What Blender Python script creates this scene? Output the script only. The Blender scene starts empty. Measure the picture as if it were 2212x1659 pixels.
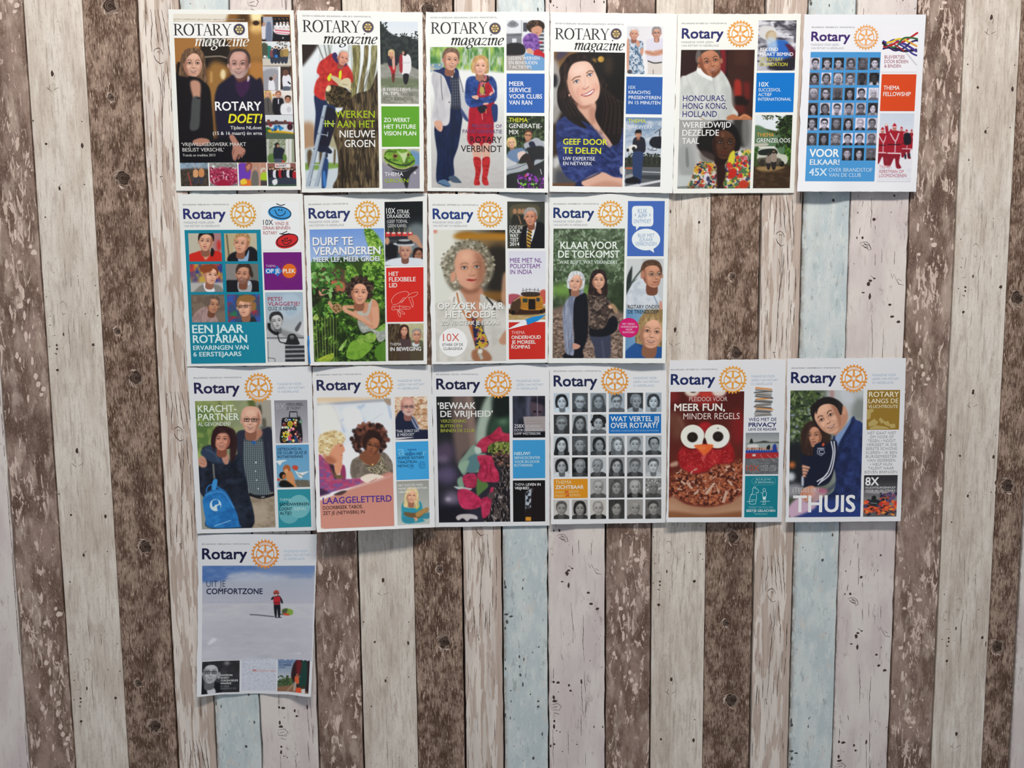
# Magazine covers pinned in four rows on a wall of weathered planks.
import bpy, bmesh, math, random, os
import numpy as np
from mathutils import Matrix, Vector

random.seed(7)
RNG = np.random.RandomState(7)
SC = bpy.context.scene
COL = SC.collection

# ------------------------------------------------------------------ camera
# room axes: X along the wall to the right, Y into the wall, Z up; the wall face is y = 0
FPX, CX, CY, DIST, CAMZ = 1900.0, 1106.0, 829.5, 1.52, 1.60
PITCH, YAW, ROLL = -0.11156141, 0.02001867, -0.0098601
def cam_axes():
    cp, sp, cy, sy = math.cos(PITCH), math.sin(PITCH), math.cos(YAW), math.sin(YAW)
    f = Vector((sy * cp, cy * cp, sp)); r = Vector((cy, -sy, 0)); u = r.cross(f)
    c, s = math.cos(ROLL), math.sin(ROLL)
    return r * c + u * s, -r * s + u * c, f
RR, UU, FF = cam_axes()
cam = bpy.data.cameras.new('camera')
cam.sensor_width = 36.0
cam.lens = FPX * 36.0 / 2212.0
cam_ob = bpy.data.objects.new('camera', cam); COL.objects.link(cam_ob)
M = Matrix((RR, UU, -FF)).transposed().to_4x4()
M.translation = Vector((0, -DIST, CAMZ))
cam_ob.matrix_world = M
SC.camera = cam_ob

# ------------------------------------------------------------------ light
w = bpy.data.worlds.new('room_light'); SC.world = w; w.use_nodes = True
w.node_tree.nodes['Background'].inputs[0].default_value = (0.80, 0.88, 1.0, 1)
w.node_tree.nodes['Background'].inputs[1].default_value = 0.28
def area(name, loc, target, size, power, color):
    l = bpy.data.lights.new(name, 'AREA'); l.shape = 'RECTANGLE'; l.size, l.size_y = size
    l.energy = power; l.color = color
    o = bpy.data.objects.new(name, l); COL.objects.link(o); o.location = loc
    o.rotation_euler = (Vector(target) - Vector(loc)).to_track_quat('-Z', 'Y').to_euler()
    return o
area('ceiling_lamp', (0.10, -1.40, CAMZ + 1.80), (0.05, 0, CAMZ - 0.1), (1.30, 0.24), 54.0, (1.0, 0.955, 0.90))
SC.view_settings.view_transform = 'Standard'
SC.view_settings.look = 'None'
SC.view_settings.gamma = 1.0
SC.view_settings.use_curve_mapping = False
SC.view_settings.exposure = 0.0

# ------------------------------------------------------------------ helpers
def wall_pt(px, py):
    """photograph pixel -> (x, z) on the wall face, vectorised"""
    px = np.asarray(px, float); py = np.asarray(py, float)
    a = (px - CX) / FPX; b = -(py - CY) / FPX
    d = [FF[i] + a * RR[i] + b * UU[i] for i in range(3)]
    t = DIST / d[1]
    return d[0] * t, d[2] * t + CAMZ
def lin(c):
    c = np.asarray(c, float)
    return np.where(c <= 0.04045, c / 12.92, ((c + 0.055) / 1.055) ** 2.4)
def srgb(c):
    c = np.clip(c, 0, 1)
    return np.where(c <= 0.0031308, c * 12.92, 1.055 * c ** (1 / 2.4) - 0.055)
def hx(s):
    """'rgb' or 'rrggbb' -> sRGB floats"""
    if not isinstance(s, str): return np.array(s, float)
    if len(s) == 1: s = s * 3
    if len(s) == 2: s = s * 3
    if len(s) == 3: s = ''.join(c + c for c in s)
    return np.array([int(s[i:i + 2], 16) / 255 for i in (0, 2, 4)])

def link(name, mesh, mats=(), parent=None, loc=None):
    o = bpy.data.objects.new(name, mesh); COL.objects.link(o)
    for m in mats: mesh.materials.append(m)
    if parent is not None: o.parent = parent
    if loc is not None: o.location = loc
    return o
def mesh_np(name, verts, faces, mat_idx=None, smooth=False):
    me = bpy.data.meshes.new(name)
    me.from_pydata(np.asarray(verts, float).tolist(), [], faces)
    if mat_idx is not None: me.polygons.foreach_set('material_index', mat_idx)
    if smooth: me.polygons.foreach_set('use_smooth', [True] * len(me.polygons))
    me.update()
    return me

# ------------------------------------------------------------------ materials
class NT:
    """small node-tree writer"""
    def __init__(s, name):
        s.m = bpy.data.materials.new(name); s.m.use_nodes = True
        s.t = s.m.node_tree; s.b = s.t.nodes['Principled BSDF']
    def put(s, inp, v):
        if isinstance(v, bpy.types.NodeSocket): s.t.links.new(v, inp)
        elif isinstance(v, str):
            inp.default_value = tuple(lin(hx(v))) + (1,)
        elif v is not None: inp.default_value = v
    def n(s, typ, out=0, props=None, **kw):
        nd = s.t.nodes.new('ShaderNode' + typ)
        for k, v in (props or {}).items(): setattr(nd, k, v)
        for k, v in kw.items():
            i = int(k[1:]) if k[0] == 'i' and k[1:].isdigit() else k.replace('_', ' ')
            s.put(nd.inputs[i], v)
        return nd.outputs[out]
    def math(s, op, a, b=None, c=None, clamp=False):
        nd = s.t.nodes.new('ShaderNodeMath'); nd.operation = op; nd.use_clamp = clamp
        for i, v in enumerate((a, b, c)):
            if v is not None: s.put(nd.inputs[i], v)
        return nd.outputs[0]
    def mix(s, f, a, b, mode='MIX'):
        nd = s.t.nodes.new('ShaderNodeMix'); nd.data_type = 'RGBA'; nd.blend_type = mode
        s.put(nd.inputs['Factor'], f); s.put(nd.inputs[6], a); s.put(nd.inputs[7], b)
        return nd.outputs[2]
    def ramp(s, v, lo, hi, a=0.0, b=1.0, mode='SMOOTHSTEP'):
        nd = s.t.nodes.new('ShaderNodeMapRange'); nd.interpolation_type = mode
        for k, x in zip(('Value', 'From Min', 'From Max', 'To Min', 'To Max'), (v, lo, hi, a, b)):
            s.put(nd.inputs[k], x)
        return nd.outputs[0]
    def coords(s, sx, sz, off=(0, 0, 0)):
        """object coordinates, stretched: sx per metre across the grain, sz along it"""
        if not hasattr(s, 'oc'):
            s.oc = s.n('TexCoord', 'Object')
            s.rnd = s.n('ObjectInfo', 'Random')
        v = s.n('VectorMath', 0, {'operation': 'MULTIPLY'}, i0=s.oc, i1=(sx, sx, sz))
        r = s.n('CombineXYZ', 0, None, X=s.math('MULTIPLY', s.rnd, 37.0), Y=s.math('MULTIPLY', s.rnd, 19.0), Z=s.math('MULTIPLY', s.rnd, 53.0))
        v = s.n('VectorMath', 0, {'operation': 'ADD'}, i0=v, i1=r)
        return s.n('VectorMath', 0, {'operation': 'ADD'}, i0=v, i1=off)
    def noise(s, sx, sz, det=3, rough=0.55, dist=0.0, off=(0, 0, 0)):
        return s.n('TexNoise', 0, None, Vector=s.coords(sx, sz, off), Scale=1.0, Detail=det, Roughness=rough, Distortion=dist)
    def x(s):
        s.coords(1, 1)
        return s.n('SeparateXYZ', 0, None, Vector=s.oc)
    def z(s):
        s.coords(1, 1)
        return s.n('SeparateXYZ', 2, None, Vector=s.oc)
    def finish(s, col, rough=0.62, bump=None, strength=0.25, dist=0.0006):
        s.put(s.b.inputs['Base Color'], col); s.put(s.b.inputs['Roughness'], rough)
        s.b.inputs['Specular IOR Level'].default_value = 0.3
        if bump is not None:
            nb = s.n('Bump', 0, None, Strength=strength, Distance=dist, Height=bump)
            s.put(s.b.inputs['Normal'], nb)
        return s.m
_mc = {}
def ink(c, rough=0.42, name='printed_ink'):
    """flat printed colour given as an albedo (sRGB)"""
    c = tuple(round(float(v), 3) for v in np.clip(c, 0, 1))
    k = (c, rough)
    if k not in _mc:
        t = NT(name)
        t.finish(tuple(lin(c)) + (1,), rough)
        _mc[k] = t.m
    return _mc[k]

# ------------------------------------------------------------------ the plank wall
# plank edges across the wall (m), left to right; kinds repeat every six planks
EDGES = [-1.30,-1.2109,-1.1031,-1.0337,-0.9521,-0.8475,-0.7663, -0.6703, -0.5814, -0.5118, -0.4304, -0.3265, -0.2457, -0.1469, -0.0608, 0.0096, 0.0909,
         0.1942, 0.2763, 0.3736, 0.4601, 0.5315, 0.6134, 0.7165, 0.7973, 0.8929, 0.944, 1.015, 1.097, 1.200, 1.28]
KINDS = 'BCDEFABCDEFABCDEFABCDEFABCDEFA'
KINDS = 'BCDEFABCDEFABCDEFABCDEFA' + 'BCFDEF'
def plank_flaked():      # brown boards with flaked pale paint
    t = NT('brown_flaked_board')
    base = t.mix(t.ramp(t.noise(40, 14, 6, .68), .38, .62), '755d4f', 'a58c7f')
    base = t.mix(t.ramp(t.noise(16, 9, 3, .6, 0, (9, 1, 4)), .48, .66, 0, .8), base, '5e463a')
    fine = t.noise(700, 260, 3, .65, 0, (3, 3, 3))
    base = t.mix(t.ramp(fine, .50, .72, 0, .55), base, 'b59b8e')
    base = t.mix(t.ramp(t.noise(500, 200, 3, .6, 0, (8, 2, 1)), .55, .75, 0, .5), base, '4c372e')
    haze = t.noise(60, 20, 5, .62, .3, (5, 0, 2))
    base = t.mix(t.ramp(haze, .50, .68, 0, .62), base, 'cbb6a6')
    fl = t.noise(120, 34, 5, .68, .9, (1, 7, 0))
    where = t.ramp(t.noise(22, 8, 2, .5, 0, (4, 4, 9)), .40, .62, 0, .085)
    f = t.ramp(t.math('ADD', fl, where), .612, .645)
    f2 = t.ramp(t.noise(170, 42, 3, .6, .8, (6, 1, 8)), .655, .685)
    f = t.math('MAXIMUM', f, t.math('MULTIPLY', f2, .8))
    col = t.mix(f, base, t.mix(t.noise(300, 90, 2), 'e9d3c4', 'cdb3a4'))
    h = t.math('ADD', t.math('MULTIPLY', f, .8), fine)
    return t.finish(col, .6, h, .3)
def edge_wear(t, width, col, dark, amount=.6):
    x = t.x(); n = t.noise(60, 40, 4, .7, 0, (2, 9, 2))
    return t.mix(t.math('MULTIPLY', t.ramp(t.math('ADD', x, t.math('MULTIPLY', n, .02)), .008, .008 + width, amount, 0), t.ramp(n, .35, .6)), col, dark)
def plank_cream():
    t = NT('cream_painted_board')
    col = t.mix(t.ramp(t.noise(26, 7, 3, .5), .35, .68), 'ece2d5', 'd8cabb')
    col = t.mix(t.ramp(t.noise(150, 9, 4, .6, 0, (3, 1, 0)), .50, .74, 0, .55), col, 'b3a292')
    col = t.mix(t.ramp(t.noise(320, 22, 4, .65, 0, (7, 1, 0)), .52, .70, 0, .6), col, 'a39283')
    col = t.mix(t.ramp(t.noise(70, 18, 6, .7, 0, (2, 7, 5)), .50, .66, 0, .5), col, 'b8a899')
    col = t.mix(t.ramp(t.noise(520, 160, 3, .7, 0, (9, 3, 2)), .52, .7, 0, .45), col, 'a99a8c')
    col = t.mix(t.ramp(t.noise(110, 14, 4, .6, 0, (1, 8, 0)), .52, .74, 0, .6), col, 'f6eee2')
    col = t.mix(t.ramp(t.noise(420, 110, 3, .7, .4, (4, 4, 4)), .68, .74, 0, .75), col, '7f6e62')
    fine = t.noise(700, 60, 3, .6)
    return t.finish(col, .58, fine, .2)
def plank_grain():       # dark brown with fine pale grain
    t = NT('dark_grained_board')
    col = t.mix(t.ramp(t.noise(44, 26, 6, .72), .40, .60), '62493a', 'ab917f')
    core = t.math('ABSOLUTE', t.math('SUBTRACT', t.x(), .05))
    col = t.mix(t.math('MULTIPLY', t.ramp(core, 0, .034, .6, 0), t.ramp(t.noise(24, 12, 4, .6, 0, (5, 5, 1)), .36, .56)), col, '4e3627')
    col = t.mix(t.ramp(t.noise(300, 60, 5, .7, 0, (2, 3, 0)), .50, .62, 0, .8), col, '4c3528')
    wv = t.noise(720, 75, 3, .62, 0, (5, 2, 7))
    m2 = t.ramp(t.noise(40, 24, 3, .6, 0, (9, 9, 9)), .35, .6, .25, .95)
    col = t.mix(t.math('MULTIPLY', t.ramp(wv, .54, .64), m2), col, 'd0b7a3')
    col = t.mix(t.ramp(t.noise(520, 130, 3, .6, 0, (1, 5, 7)), .65, .71, 0, .9), col, 'e3c9b4')
    return t.finish(col, .6, wv, .4)
def plank_beige():       # narrow, pale paint lifting off warm wood
    t = NT('beige_cracked_board')
    paint = t.mix(t.ramp(t.noise(60, 6, 3), .35, .65), 'eee2d6', 'dccfc4')
    wood = t.mix(t.ramp(t.noise(260, 10, 4, .6, 0, (4, 0, 0)), .35, .7), 'cfbcae', 'bea999')
    n = t.noise(105, 11, 4, .58, .5, (3, 3, 3))
    x = t.x()
    f = t.ramp(t.math('ADD', n, t.math('MULTIPLY', t.ramp(x, .052, .068), .5)), .505, .53)
    col = t.mix(f, paint, wood)
    col = t.mix(t.ramp(x, .066, .070, 0, .7), col, 'b08e7b')
    lines = t.ramp(t.noise(480, 14, 3, .55, .15, (1, 1, 6)), .61, .67)
    col = t.mix(t.math('MULTIPLY', lines, t.ramp(t.noise(40, 18, 3, .5, 0, (8, 0, 0)), .42, .56, 0, .85)), col, '6b574c')
    return t.finish(col, .58, t.math('SUBTRACT', t.math('SUBTRACT', 1.0, f), lines), .35)
def plank_blue():
    t = NT('pale_blue_board')
    col = t.mix(t.ramp(t.noise(36, 14, 4, .6), .36, .64), 'dde3e0', 'c8d3d4')
    col = t.mix(t.ramp(t.noise(130, 40, 4, .65, .3, (3, 0, 1)), .50, .68, 0, .6), col, 'ebeee8')
    col = t.mix(t.ramp(t.noise(60, 26, 4, .6, .3, (0, 7, 1)), .56, .72, 0, .65), col, 'ddd6cc')
    col = t.mix(t.ramp(t.noise(330, 110, 4, .7, .6, (8, 8, 1)), .63, .68, 0, .85), col, '7b7772')
    col = t.mix(t.ramp(t.noise(80, 24, 3, .6, 0, (6, 1, 1)), .62, .72, 0, .5), col, '8f9896')
    col = edge_wear(t, .012, col, '83705f', .95)
    return t.finish(col, .58, t.noise(400, 90, 3), .2)
def plank_pinkish():
    t = NT('pinkish_white_board')
    col = t.mix(t.ramp(t.noise(24, 9, 3, .5), .35, .66), 'ece2da', 'ddcfcb')
    col = t.mix(t.ramp(t.noise(120, 16, 4, .6, 0, (3, 0, 4)), .54, .72, 0, .5), col, 'c4b4ad')
    pit = t.ramp(t.noise(420, 70, 4, .72, .5, (8, 1, 1)), .61, .67)
    zone = t.ramp(t.noise(34, 12, 4, .6, 0, (1, 6, 2)), .48, .62)
    col = t.mix(t.math('MULTIPLY', pit, t.math('MAXIMUM', zone, .22)), col, '5c4a41')
    col = t.mix(t.math('MULTIPLY', t.ramp(t.noise(90, 40, 4, .7, 0, (2, 2, 2)), .55, .68, 0, .55), zone), col, '9d8c80')
    col = edge_wear(t, .006, col, '7a685d', .8)
    return t.finish(col, .58, t.noise(400, 60, 3), .2)
BOARD = {'A': plank_flaked(), 'B': plank_cream(), 'C': plank_grain(), 'D': plank_beige(), 'E': plank_blue(), 'F': plank_pinkish()}
LABELS = {}
gap_m = NT('dark_gap'); gap_m.finish('2a1f1b', .9)
back = mesh_np('wall_back', [(-1.32, .012, .2), (1.32, .012, .2), (1.32, .012, 2.6), (-1.32, .012, 2.6), (-1.32, .10, .2), (1.32, .10, .2), (1.32, .10, 2.6), (-1.32, .10, 2.6)],
               [(0, 1, 2, 3), (5, 4, 7, 6), (1, 5, 6, 2), (4, 0, 3, 7), (3, 2, 6, 7), (4, 5, 1, 0)])
wall = link('wall_back', back, [gap_m.m]); wall['kind'] = 'structure'
# gap widths (m) to the right of each kind of board
GAP = {'A': .0030, 'B': .0011, 'C': .0040, 'D': .0026, 'E': .0024, 'F': .0030}
Z0, Z1 = 0.42, 2.42
def plank(i):
    k = KINDS[i]; kp = KINDS[i - 1] if i else 'F'
    x0 = EDGES[i] + GAP[kp] * .5; x1 = EDGES[i + 1] - GAP[k] * .5
    wd = x1 - x0; n = 90
    rs = np.random.RandomState(i + 40)
    rough = {'A': .0004, 'B': .00015, 'C': .0003, 'D': .0003, 'E': .0004, 'F': .0005}[k]
    zz = np.linspace(Z0, Z1, n)
    jl = rs.randn(n) * rough; jr = rs.randn(n) * rough
    V, Fc = [], []
    for j in range(n):
        for (x, y) in ((jl[j], .0118), (jl[j], .0007), (.0009 + jl[j], 0), (wd - .0009 + jr[j], 0), (wd + jr[j], .0007), (wd + jr[j], .0118)):
            V.append((x, y, zz[j] - CAMZ))
    for j in range(n - 1):
        for c in range(5):
            a = j * 6 + c; Fc.append((a, a + 1, a + 7, a + 6))
    me = mesh_np('plank', V, Fc)
    o = link('plank', me, [BOARD[k]], wall, (x0, 0, CAMZ))
    return o
PL = [plank(i) for i in range(len(KINDS))]

# knots, nail holes, cracks and chips: shallow marks on the boards
class Marks:
    def __init__(s): s.v = []; s.f = []; s.mi = []
    def poly(s, pts, mi, y=-.00008):
        b = len(s.v); y -= len(s.f) * 2.5e-7; s.v += [(x, y, z) for x, z in pts]; s.f.append(tuple(range(b, b + len(pts)))); s.mi.append(mi)
    def blob(s, x, z, rx, rz, mi, rs, k=9, y=-.00008):
        s.poly([(x + rx * math.cos(a) * (1 + rs.uniform(-.28, .28)), z + rz * math.sin(a) * (1 + rs.uniform(-.28, .28))) for a in np.linspace(0, 2 * math.pi, k, endpoint=False)], mi, y)
    def line(s, pts, wd, mi, rs, y=-.00009):
        # a tapering sliver along a polyline
        P = np.array(pts, float); m = max(2, int(np.abs(np.diff(P[:, 1])).sum() / .006)) if len(P) == 2 else 0
        seg = []
        for a, b in zip(P[:-1], P[1:]):
            n = max(1, int(np.hypot(*(b - a)) / .005))
            for t in range(n): seg.append(a + (b - a) * t / n)
        seg.append(P[-1]); seg = np.array(seg); n = len(seg)
        seg[1:-1, 0] += rs.randn(max(n - 2, 0)) * .00025
        L, R = [], []
        for i in range(n):
            d = seg[min(i + 1, n - 1)] - seg[max(i - 1, 0)]; d = d / (np.hypot(*d) + 1e-9)
            h = wd * .5 * (.35 + .65 * math.sin(math.pi * (i + .5) / n)) * rs.uniform(.5, 1.25)
            L.append((seg[i][0] - d[1] * h, seg[i][1] + d[0] * h)); R.append((seg[i][0] + d[1] * h, seg[i][1] - d[0] * h))
        for i in range(n - 1): s.poly([L[i], R[i], R[i + 1], L[i + 1]], mi, y)
dk = ink(hx('4a3a33'), .8, 'old_crack'); md = ink(hx('8d7a6d'), .7, 'knot_wood'); pale = ink(hx('e6d0c1'), .6, 'pale_paint_chip')
drk = ink(hx('5b4335'), .7, 'knot_halo'); vdk = ink(hx('3d2d24'), .8, 'knot_heart'); bl = ink(hx('5a5a58'), .7, 'blue_stain')
def px_list(ox, oy, sc, rows):
    """rows given in a zoomed crop -> wall metres"""
    out = []
    for r in rows:
        if isinstance(r, tuple):
            x, z = wall_pt(ox + r[0] / sc, oy + r[1] / sc); out.append(('b', float(x), float(z), r[2] / sc * .0008, (r[3] if len(r) > 3 else r[2]) / sc * .0008))
        else:
            out.append(('l', [tuple(float(q) for q in wall_pt(ox + a / sc, oy + b / sc)) for a, b in r]))
    return out
PER = .634
def stamp(kind, feats, anchor, targets, mi=0, lw=.0007, chips=False):
    """repeat a list of marks on boards of one kind; targets are (board, anchor pixel)"""
    ax, az = wall_pt(*anchor)
    for bi, tp in targets:
        tx, tz = wall_pt(*tp); Mk = MK[bi]; rs = np.random.RandomState(bi * 7 + 3)
        x0, x1 = EDGES[bi] + .003, EDGES[bi + 1] - .003
        for rep in (-2, -1, 0, 1, 2):
            dx, dz = tx - ax, tz - az + rep * PER
            for f in feats:
                if f[0] == 'b':
                    if Z0 + .03 < f[2] + dz < Z1 - .03 and x0 < f[1] + dx < x1: Mk.blob(f[1] + dx, f[2] + dz, f[3], f[4], mi, rs)
                else:
                    p = [(min(max(a + dx, x0), x1), b + dz) for a, b in f[1]]
                    if all(Z0 + .03 < b < Z1 - .03 for a, b in p): Mk.line(p, lw, mi, rs)
MK = {i: Marks() for i in range(len(KINDS))}
# cream boards (index 6, 12, 18, 24...)
fb = px_list(20, 500, 3.95, [(717, 968, 13), (411, 1184, 12), (462, 878, 7, 16), (317, 558, 5), (650, 703, 5), (755, 718, 6), (777, 766, 5), (350, 723, 4), (348, 800, 5), (345, 982, 5),
     (405, 970, 9), (408, 1003, 9), (402, 1045, 6), (390, 1040, 4), (460, 993, 3), (338, 512, 3), (382, 350, 3), (585, 380, 4), (735, 462, 5), (372, 890, 3), (388, 887, 4), (714, 612, 3),
     [(717, 980), (718, 1052)], [(412, 1190), (412, 1225)], [(432, 620), (440, 603), (458, 597), (478, 612), (488, 640)], [(450, 690), (462, 712), (478, 700)],
     [(468, 225), (480, 380), (487, 460)], [(525, 400), (528, 475)], [(512, 700), (505, 840), (520, 1000), (524, 1080)], [(380, 710), (383, 810)],
     [(548, 740), (552, 860)], [(587, 400), (593, 470)], [(618, 800), (620, 900)]])
fb += px_list(0, 0, 2.963, [(334, 470, 9, 16), (527, 932, 8, 14), (295, 921, 8), (380, 1205, 8, 11), (212, 773, 5), (524, 777, 4), (540, 1180, 4), (290, 1390, 5),
     [(320, 540), (312, 575)], [(345, 575), (375, 560)], [(380, 1190), (398, 1175)], [(380, 1212), (395, 1222)], [(300, 560), (330, 585)], [(350, 480), (345, 510)]])
bt = [(6, (178, 313)), (12, (882, 1388)), (18, (1500 - 3, 537 + 0)), (24, (2146, 986)), (0, (-300, 500))]
stamp('B', fb, (178, 313), [bt[0], bt[1], bt[3]])
stamp('B', fb, (201.5, 745), [(18, (1510.3, 480.2))])
# pinkish boards
ff = px_list(940, 1160, 3.324, [(882, 1045, 16, 10), (850, 1040, 8, 12), (960, 1065, 8, 12), (973, 1103, 11, 8), (884, 1113, 4), (1050, 1040, 7, 20), (858, 1178, 18, 9), (851, 1150, 9, 16), (856, 1322, 8, 9),
     (853, 1362, 8, 18), (896, 1400, 5), (872, 1390, 5), (1140, 1363, 5, 9), (1203, 1363, 5, 9), (1112, 888, 4), (1018, 1490, 6, 4), (830, 1500, 8, 12), (856, 1487, 8), (915, 1540, 4),
     (946, 262, 12, 16), (958, 240, 14, 8), (985, 225, 9, 6), (958, 345, 8, 22), (912, 320, 12, 5), (1120, 480, 14, 10), (1165, 515, 14, 10), (1100, 400, 12, 8),
     [(958, 205), (985, 225)], [(1100, 190), (1112, 225), (1122, 195), (1140, 230)], [(1140, 230), (1160, 262), (1195, 268)], [(1148, 225), (1175, 240)], [(1030, 20), (1033, 120)], [(985, 60), (987, 140)],
     [(1120, 40), (1122, 130)], [(975, 470), (990, 640), (990, 760)], [(1065, 560), (1062, 760), (1070, 900)], [(1072, 960), (1078, 1120)], [(1050, 1060), (1058, 1250)],
     [(1078, 1150), (1082, 1300)], [(1090, 1170), (1086, 1260)], [(955, 1390), (957, 1560)], [(850, 940), (850, 1020)], [(1080, 1550), (1078, 1640)], [(905, 840), (915, 880)],
     [(835, 1205), (880, 1195), (905, 1215), (890, 1245), (840, 1240), (832, 1215)], [(845, 1225), (880, 1215)], [(855, 1262), (890, 1272)],
     [(893, 5), (915, -5), (945, 5), (955, 30), (930, 38)], [(905, 12), (935, 20)], [(1205, 930), (1190, 940)], [(1047, 1280), (1050, 1430)], [(845, 1380), (850, 1640)]])
ff += px_list(1700, 400, 4.366, [(820, 323, 15), (1012, 100, 10), (598, 385, 9, 16), (659, 497, 6, 11), (712, 495, 10, 14), (668, 260, 5, 9), (982, 255, 4, 9), (632, 740, 4), [(797, 120), (795, 250), (792, 400)],
     [(718, 150), (708, 205)], [(690, 400), (680, 465)], [(830, 380), (832, 425)], [(690, 548), (715, 535), (750, 535), (780, 560), (785, 600)], [(700, 560), (730, 585), (770, 605)], [(722, 545), (750, 560)], [(735, 560), (765, 580)]])
# the source list was read on two strips: bring the second onto the first
stamp('F', ff[:-16], (1215, 1160), [(16, (1215, 1160)), (22, (1869.5, 529)), (10, (611, 1215)), (4, (40, 900))], lw=.0009)
stamp('F', ff[-16:], (1869.5, 529), [(16, (1215, 1160)), (22, (1869.5, 529)), (10, (611, 1215)), (4, (40, 900))], lw=.0009)
# blue boards
fe = px_list(940, 1160, 3.324, [(705, 1588, 10, 12), (543, 1103, 6), (604, 860, 6, 14), (637, 880, 5, 14), (607, 930, 6, 10), (612, 990, 8, 12), (630, 1060, 6, 22), (684, 1130, 6), (740, 1180, 9, 7), (740, 1218, 9, 10),
     (545, 1180, 4, 8), (503, 880, 4, 14), (505, 945, 6, 12), (505, 1280, 5, 20), (565, 1503, 4), (632, 310, 4, 9), (640, 300, 4), (628, 370, 4, 14), (500, 330, 6, 24), (505, 360, 10, 14),
     (510, 555, 16, 10), (545, 570, 14, 8), (515, 610, 10, 16), (503, 655, 6, 12), (745, 790, 8, 5), (700, 830, 5), (770, 1415, 6, 14), (540, 1300, 4, 14), [(620, 560), (622, 600)], [(652, 975), (648, 1010)], [(600, 740), (604, 800)]])
stamp('E', fe, (1152.6, 1638), [(15, (1152.6, 1638)), (9, (532, 1613)), (21, (1777, 1210))], mi=1)
# beige boards: long cracks
fd = px_list(1440, 400, 4.365, [[(985, 90), (978, 200), (972, 330)], [(1030, 90), (1035, 220), (1015, 360), (1012, 465)], [(1068, 90), (1072, 230), (1078, 400)], [(1095, 90), (1108, 200), (1112, 360), (1125, 450)],
     [(1128, 90), (1150, 250), (1165, 400), (1172, 500)], [(1185, 90), (1188, 300), (1200, 480), (1200, 560)], [(1090, 590), (1085, 760), (1075, 930), (1055, 1100), (1045, 1300), (1030, 1500), (1018, 1580)],
     [(1105, 640), (1098, 800), (1090, 880)], [(1055, 690), (1068, 760), (1070, 850)], [(1140, 560), (1145, 800)], [(1220, 790), (1215, 1000), (1210, 1080)], [(950, 1180), (945, 1320)], [(1140, 1250), (1130, 1400), (1125, 1560)],
     [(1175, 1080), (1165, 1300)], [(985, 1380), (978, 1560)], [(1205, 1150), (1195, 1330)], [(1095, 1330), (1085, 1520)], [(1030, 465), (1045, 445), (1075, 432), (1100, 455), (1110, 490)], [(1060, 470), (1090, 465), (1080, 490)],
     [(1030, 500), (1045, 540), (1080, 575), (1112, 560)], [(1003, 1590), (1008, 1575), (1025, 1578)], [(1015, 1590), (1020, 1630)], [(990, 110), (992, 130)], [(1160, 800), (1150, 1000)], [(925, 1430), (918, 1640)]])
stamp('D', fd, (1689, 510), [(20, (1689, 510)), (8, (346, 115)), (14, (1040, 1137)), (2, (-200, 900))], lw=.0012)
# brown flaked boards: pale chips
fa = px_list(20, 500, 3.95, [(85, 265, 16, 14), (118, 540, 9, 46), (95, 640, 22, 20), (128, 720, 10, 34), (160, 600, 9, 18), (38, 855, 10, 22), (140, 900, 12, 50), (172, 900, 7, 22), (65, 1060, 14, 24), (90, 1100, 10, 16),
     (195, 1110, 9, 34), (210, 185, 28, 18), (180, 135, 12, 12), (225, 1240, 16, 22), (245, 1310, 18, 22), (290, 1350, 22, 16), (272, 1398, 18, 10), (200, 820, 5, 14), (160, 1430, 8, 30), (50, 30, 10, 40), (175, 980, 6, 14)])
stamp('A', fa, (41.5, 567), [(5, (41.5, 567)), (5, (98, 1344)), (11, (735, 1610)), (17, (1345, 1228)), (23, (1985, 549))], mi=2)
for i, mk in MK.items():
    if mk.v:
        me = mesh_np('wear_marks', [(x - PL[i].location.x, y, z - CAMZ) for x, y, z in mk.v], mk.f, mk.mi)
        o = link('wear_marks', me, [dk, bl, pale], PL[i]); o['kind'] = 'stuff'
# round knots of the dark grained boards, each its own piece
def knot(bi, px, py, r=.0105):
    x, z = (float(v) for v in wall_pt(px, py)); rs = np.random.RandomState(int(px + py))
    mk = Marks()
    for j in range(26):
        a = rs.uniform(0, 6.28); q = r * rs.uniform(1.25, 2.6)
        mk.blob(x + q * math.cos(a) * .8, z + q * math.sin(a) * 1.5, .0012 * rs.uniform(.5, 1.4), .004 * rs.uniform(.5, 1.5), 3, rs, 6, -.00006)
    mk.blob(x, z, r * 1.15, r * 1.25, 1, rs, 14, -.0001); mk.blob(x, z, r * .95, r, 0, rs, 14, -.00014)
    for q in (.75, .45):
        mk.line([(x + r * q * math.cos(a), z + r * q * math.sin(a)) for a in np.linspace(.3, 5.6, 9)], .0009, 1, rs, -.0002)
    for j in range(9):
        a = rs.uniform(1.6, 5.2)
        mk.line([(x + r * 1.1 * math.cos(a), z + r * 1.3 * math.sin(a)), (x + r * 1.5 * math.cos(a + .5), z + r * 1.7 * math.sin(a + .5))], .0009, 2, rs, -.00018)
    me = mesh_np('knot', [(a - PL[bi].location.x, b, c - CAMZ) for a, b, c in mk.v], mk.f, mk.mi)
    link('knot', me, [vdk, md, pale, drk], PL[bi])
for bi, px, py in ((7, 265, 385), (7, 295, 817), (7, 315, 1181), (7, 335, 1568), (13, 959.5, 1386), (13, 925, 20), (19, 1583, 1159), (19, 1580, 1512), (19, 1590, 763), (25, 2197, 644), (25, 2176, 1049), (25, 2154, 1397), (7, 238, 12)):
    knot(bi, px, py)
for bi, px, py in ((7, 254, 715), (7, 298, 1476), (7, 240, 210), (19, 1582, 598), (19, 1568, 1345), (13, 950, 1230)):
    knot(bi, px, py, .0055)

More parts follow.
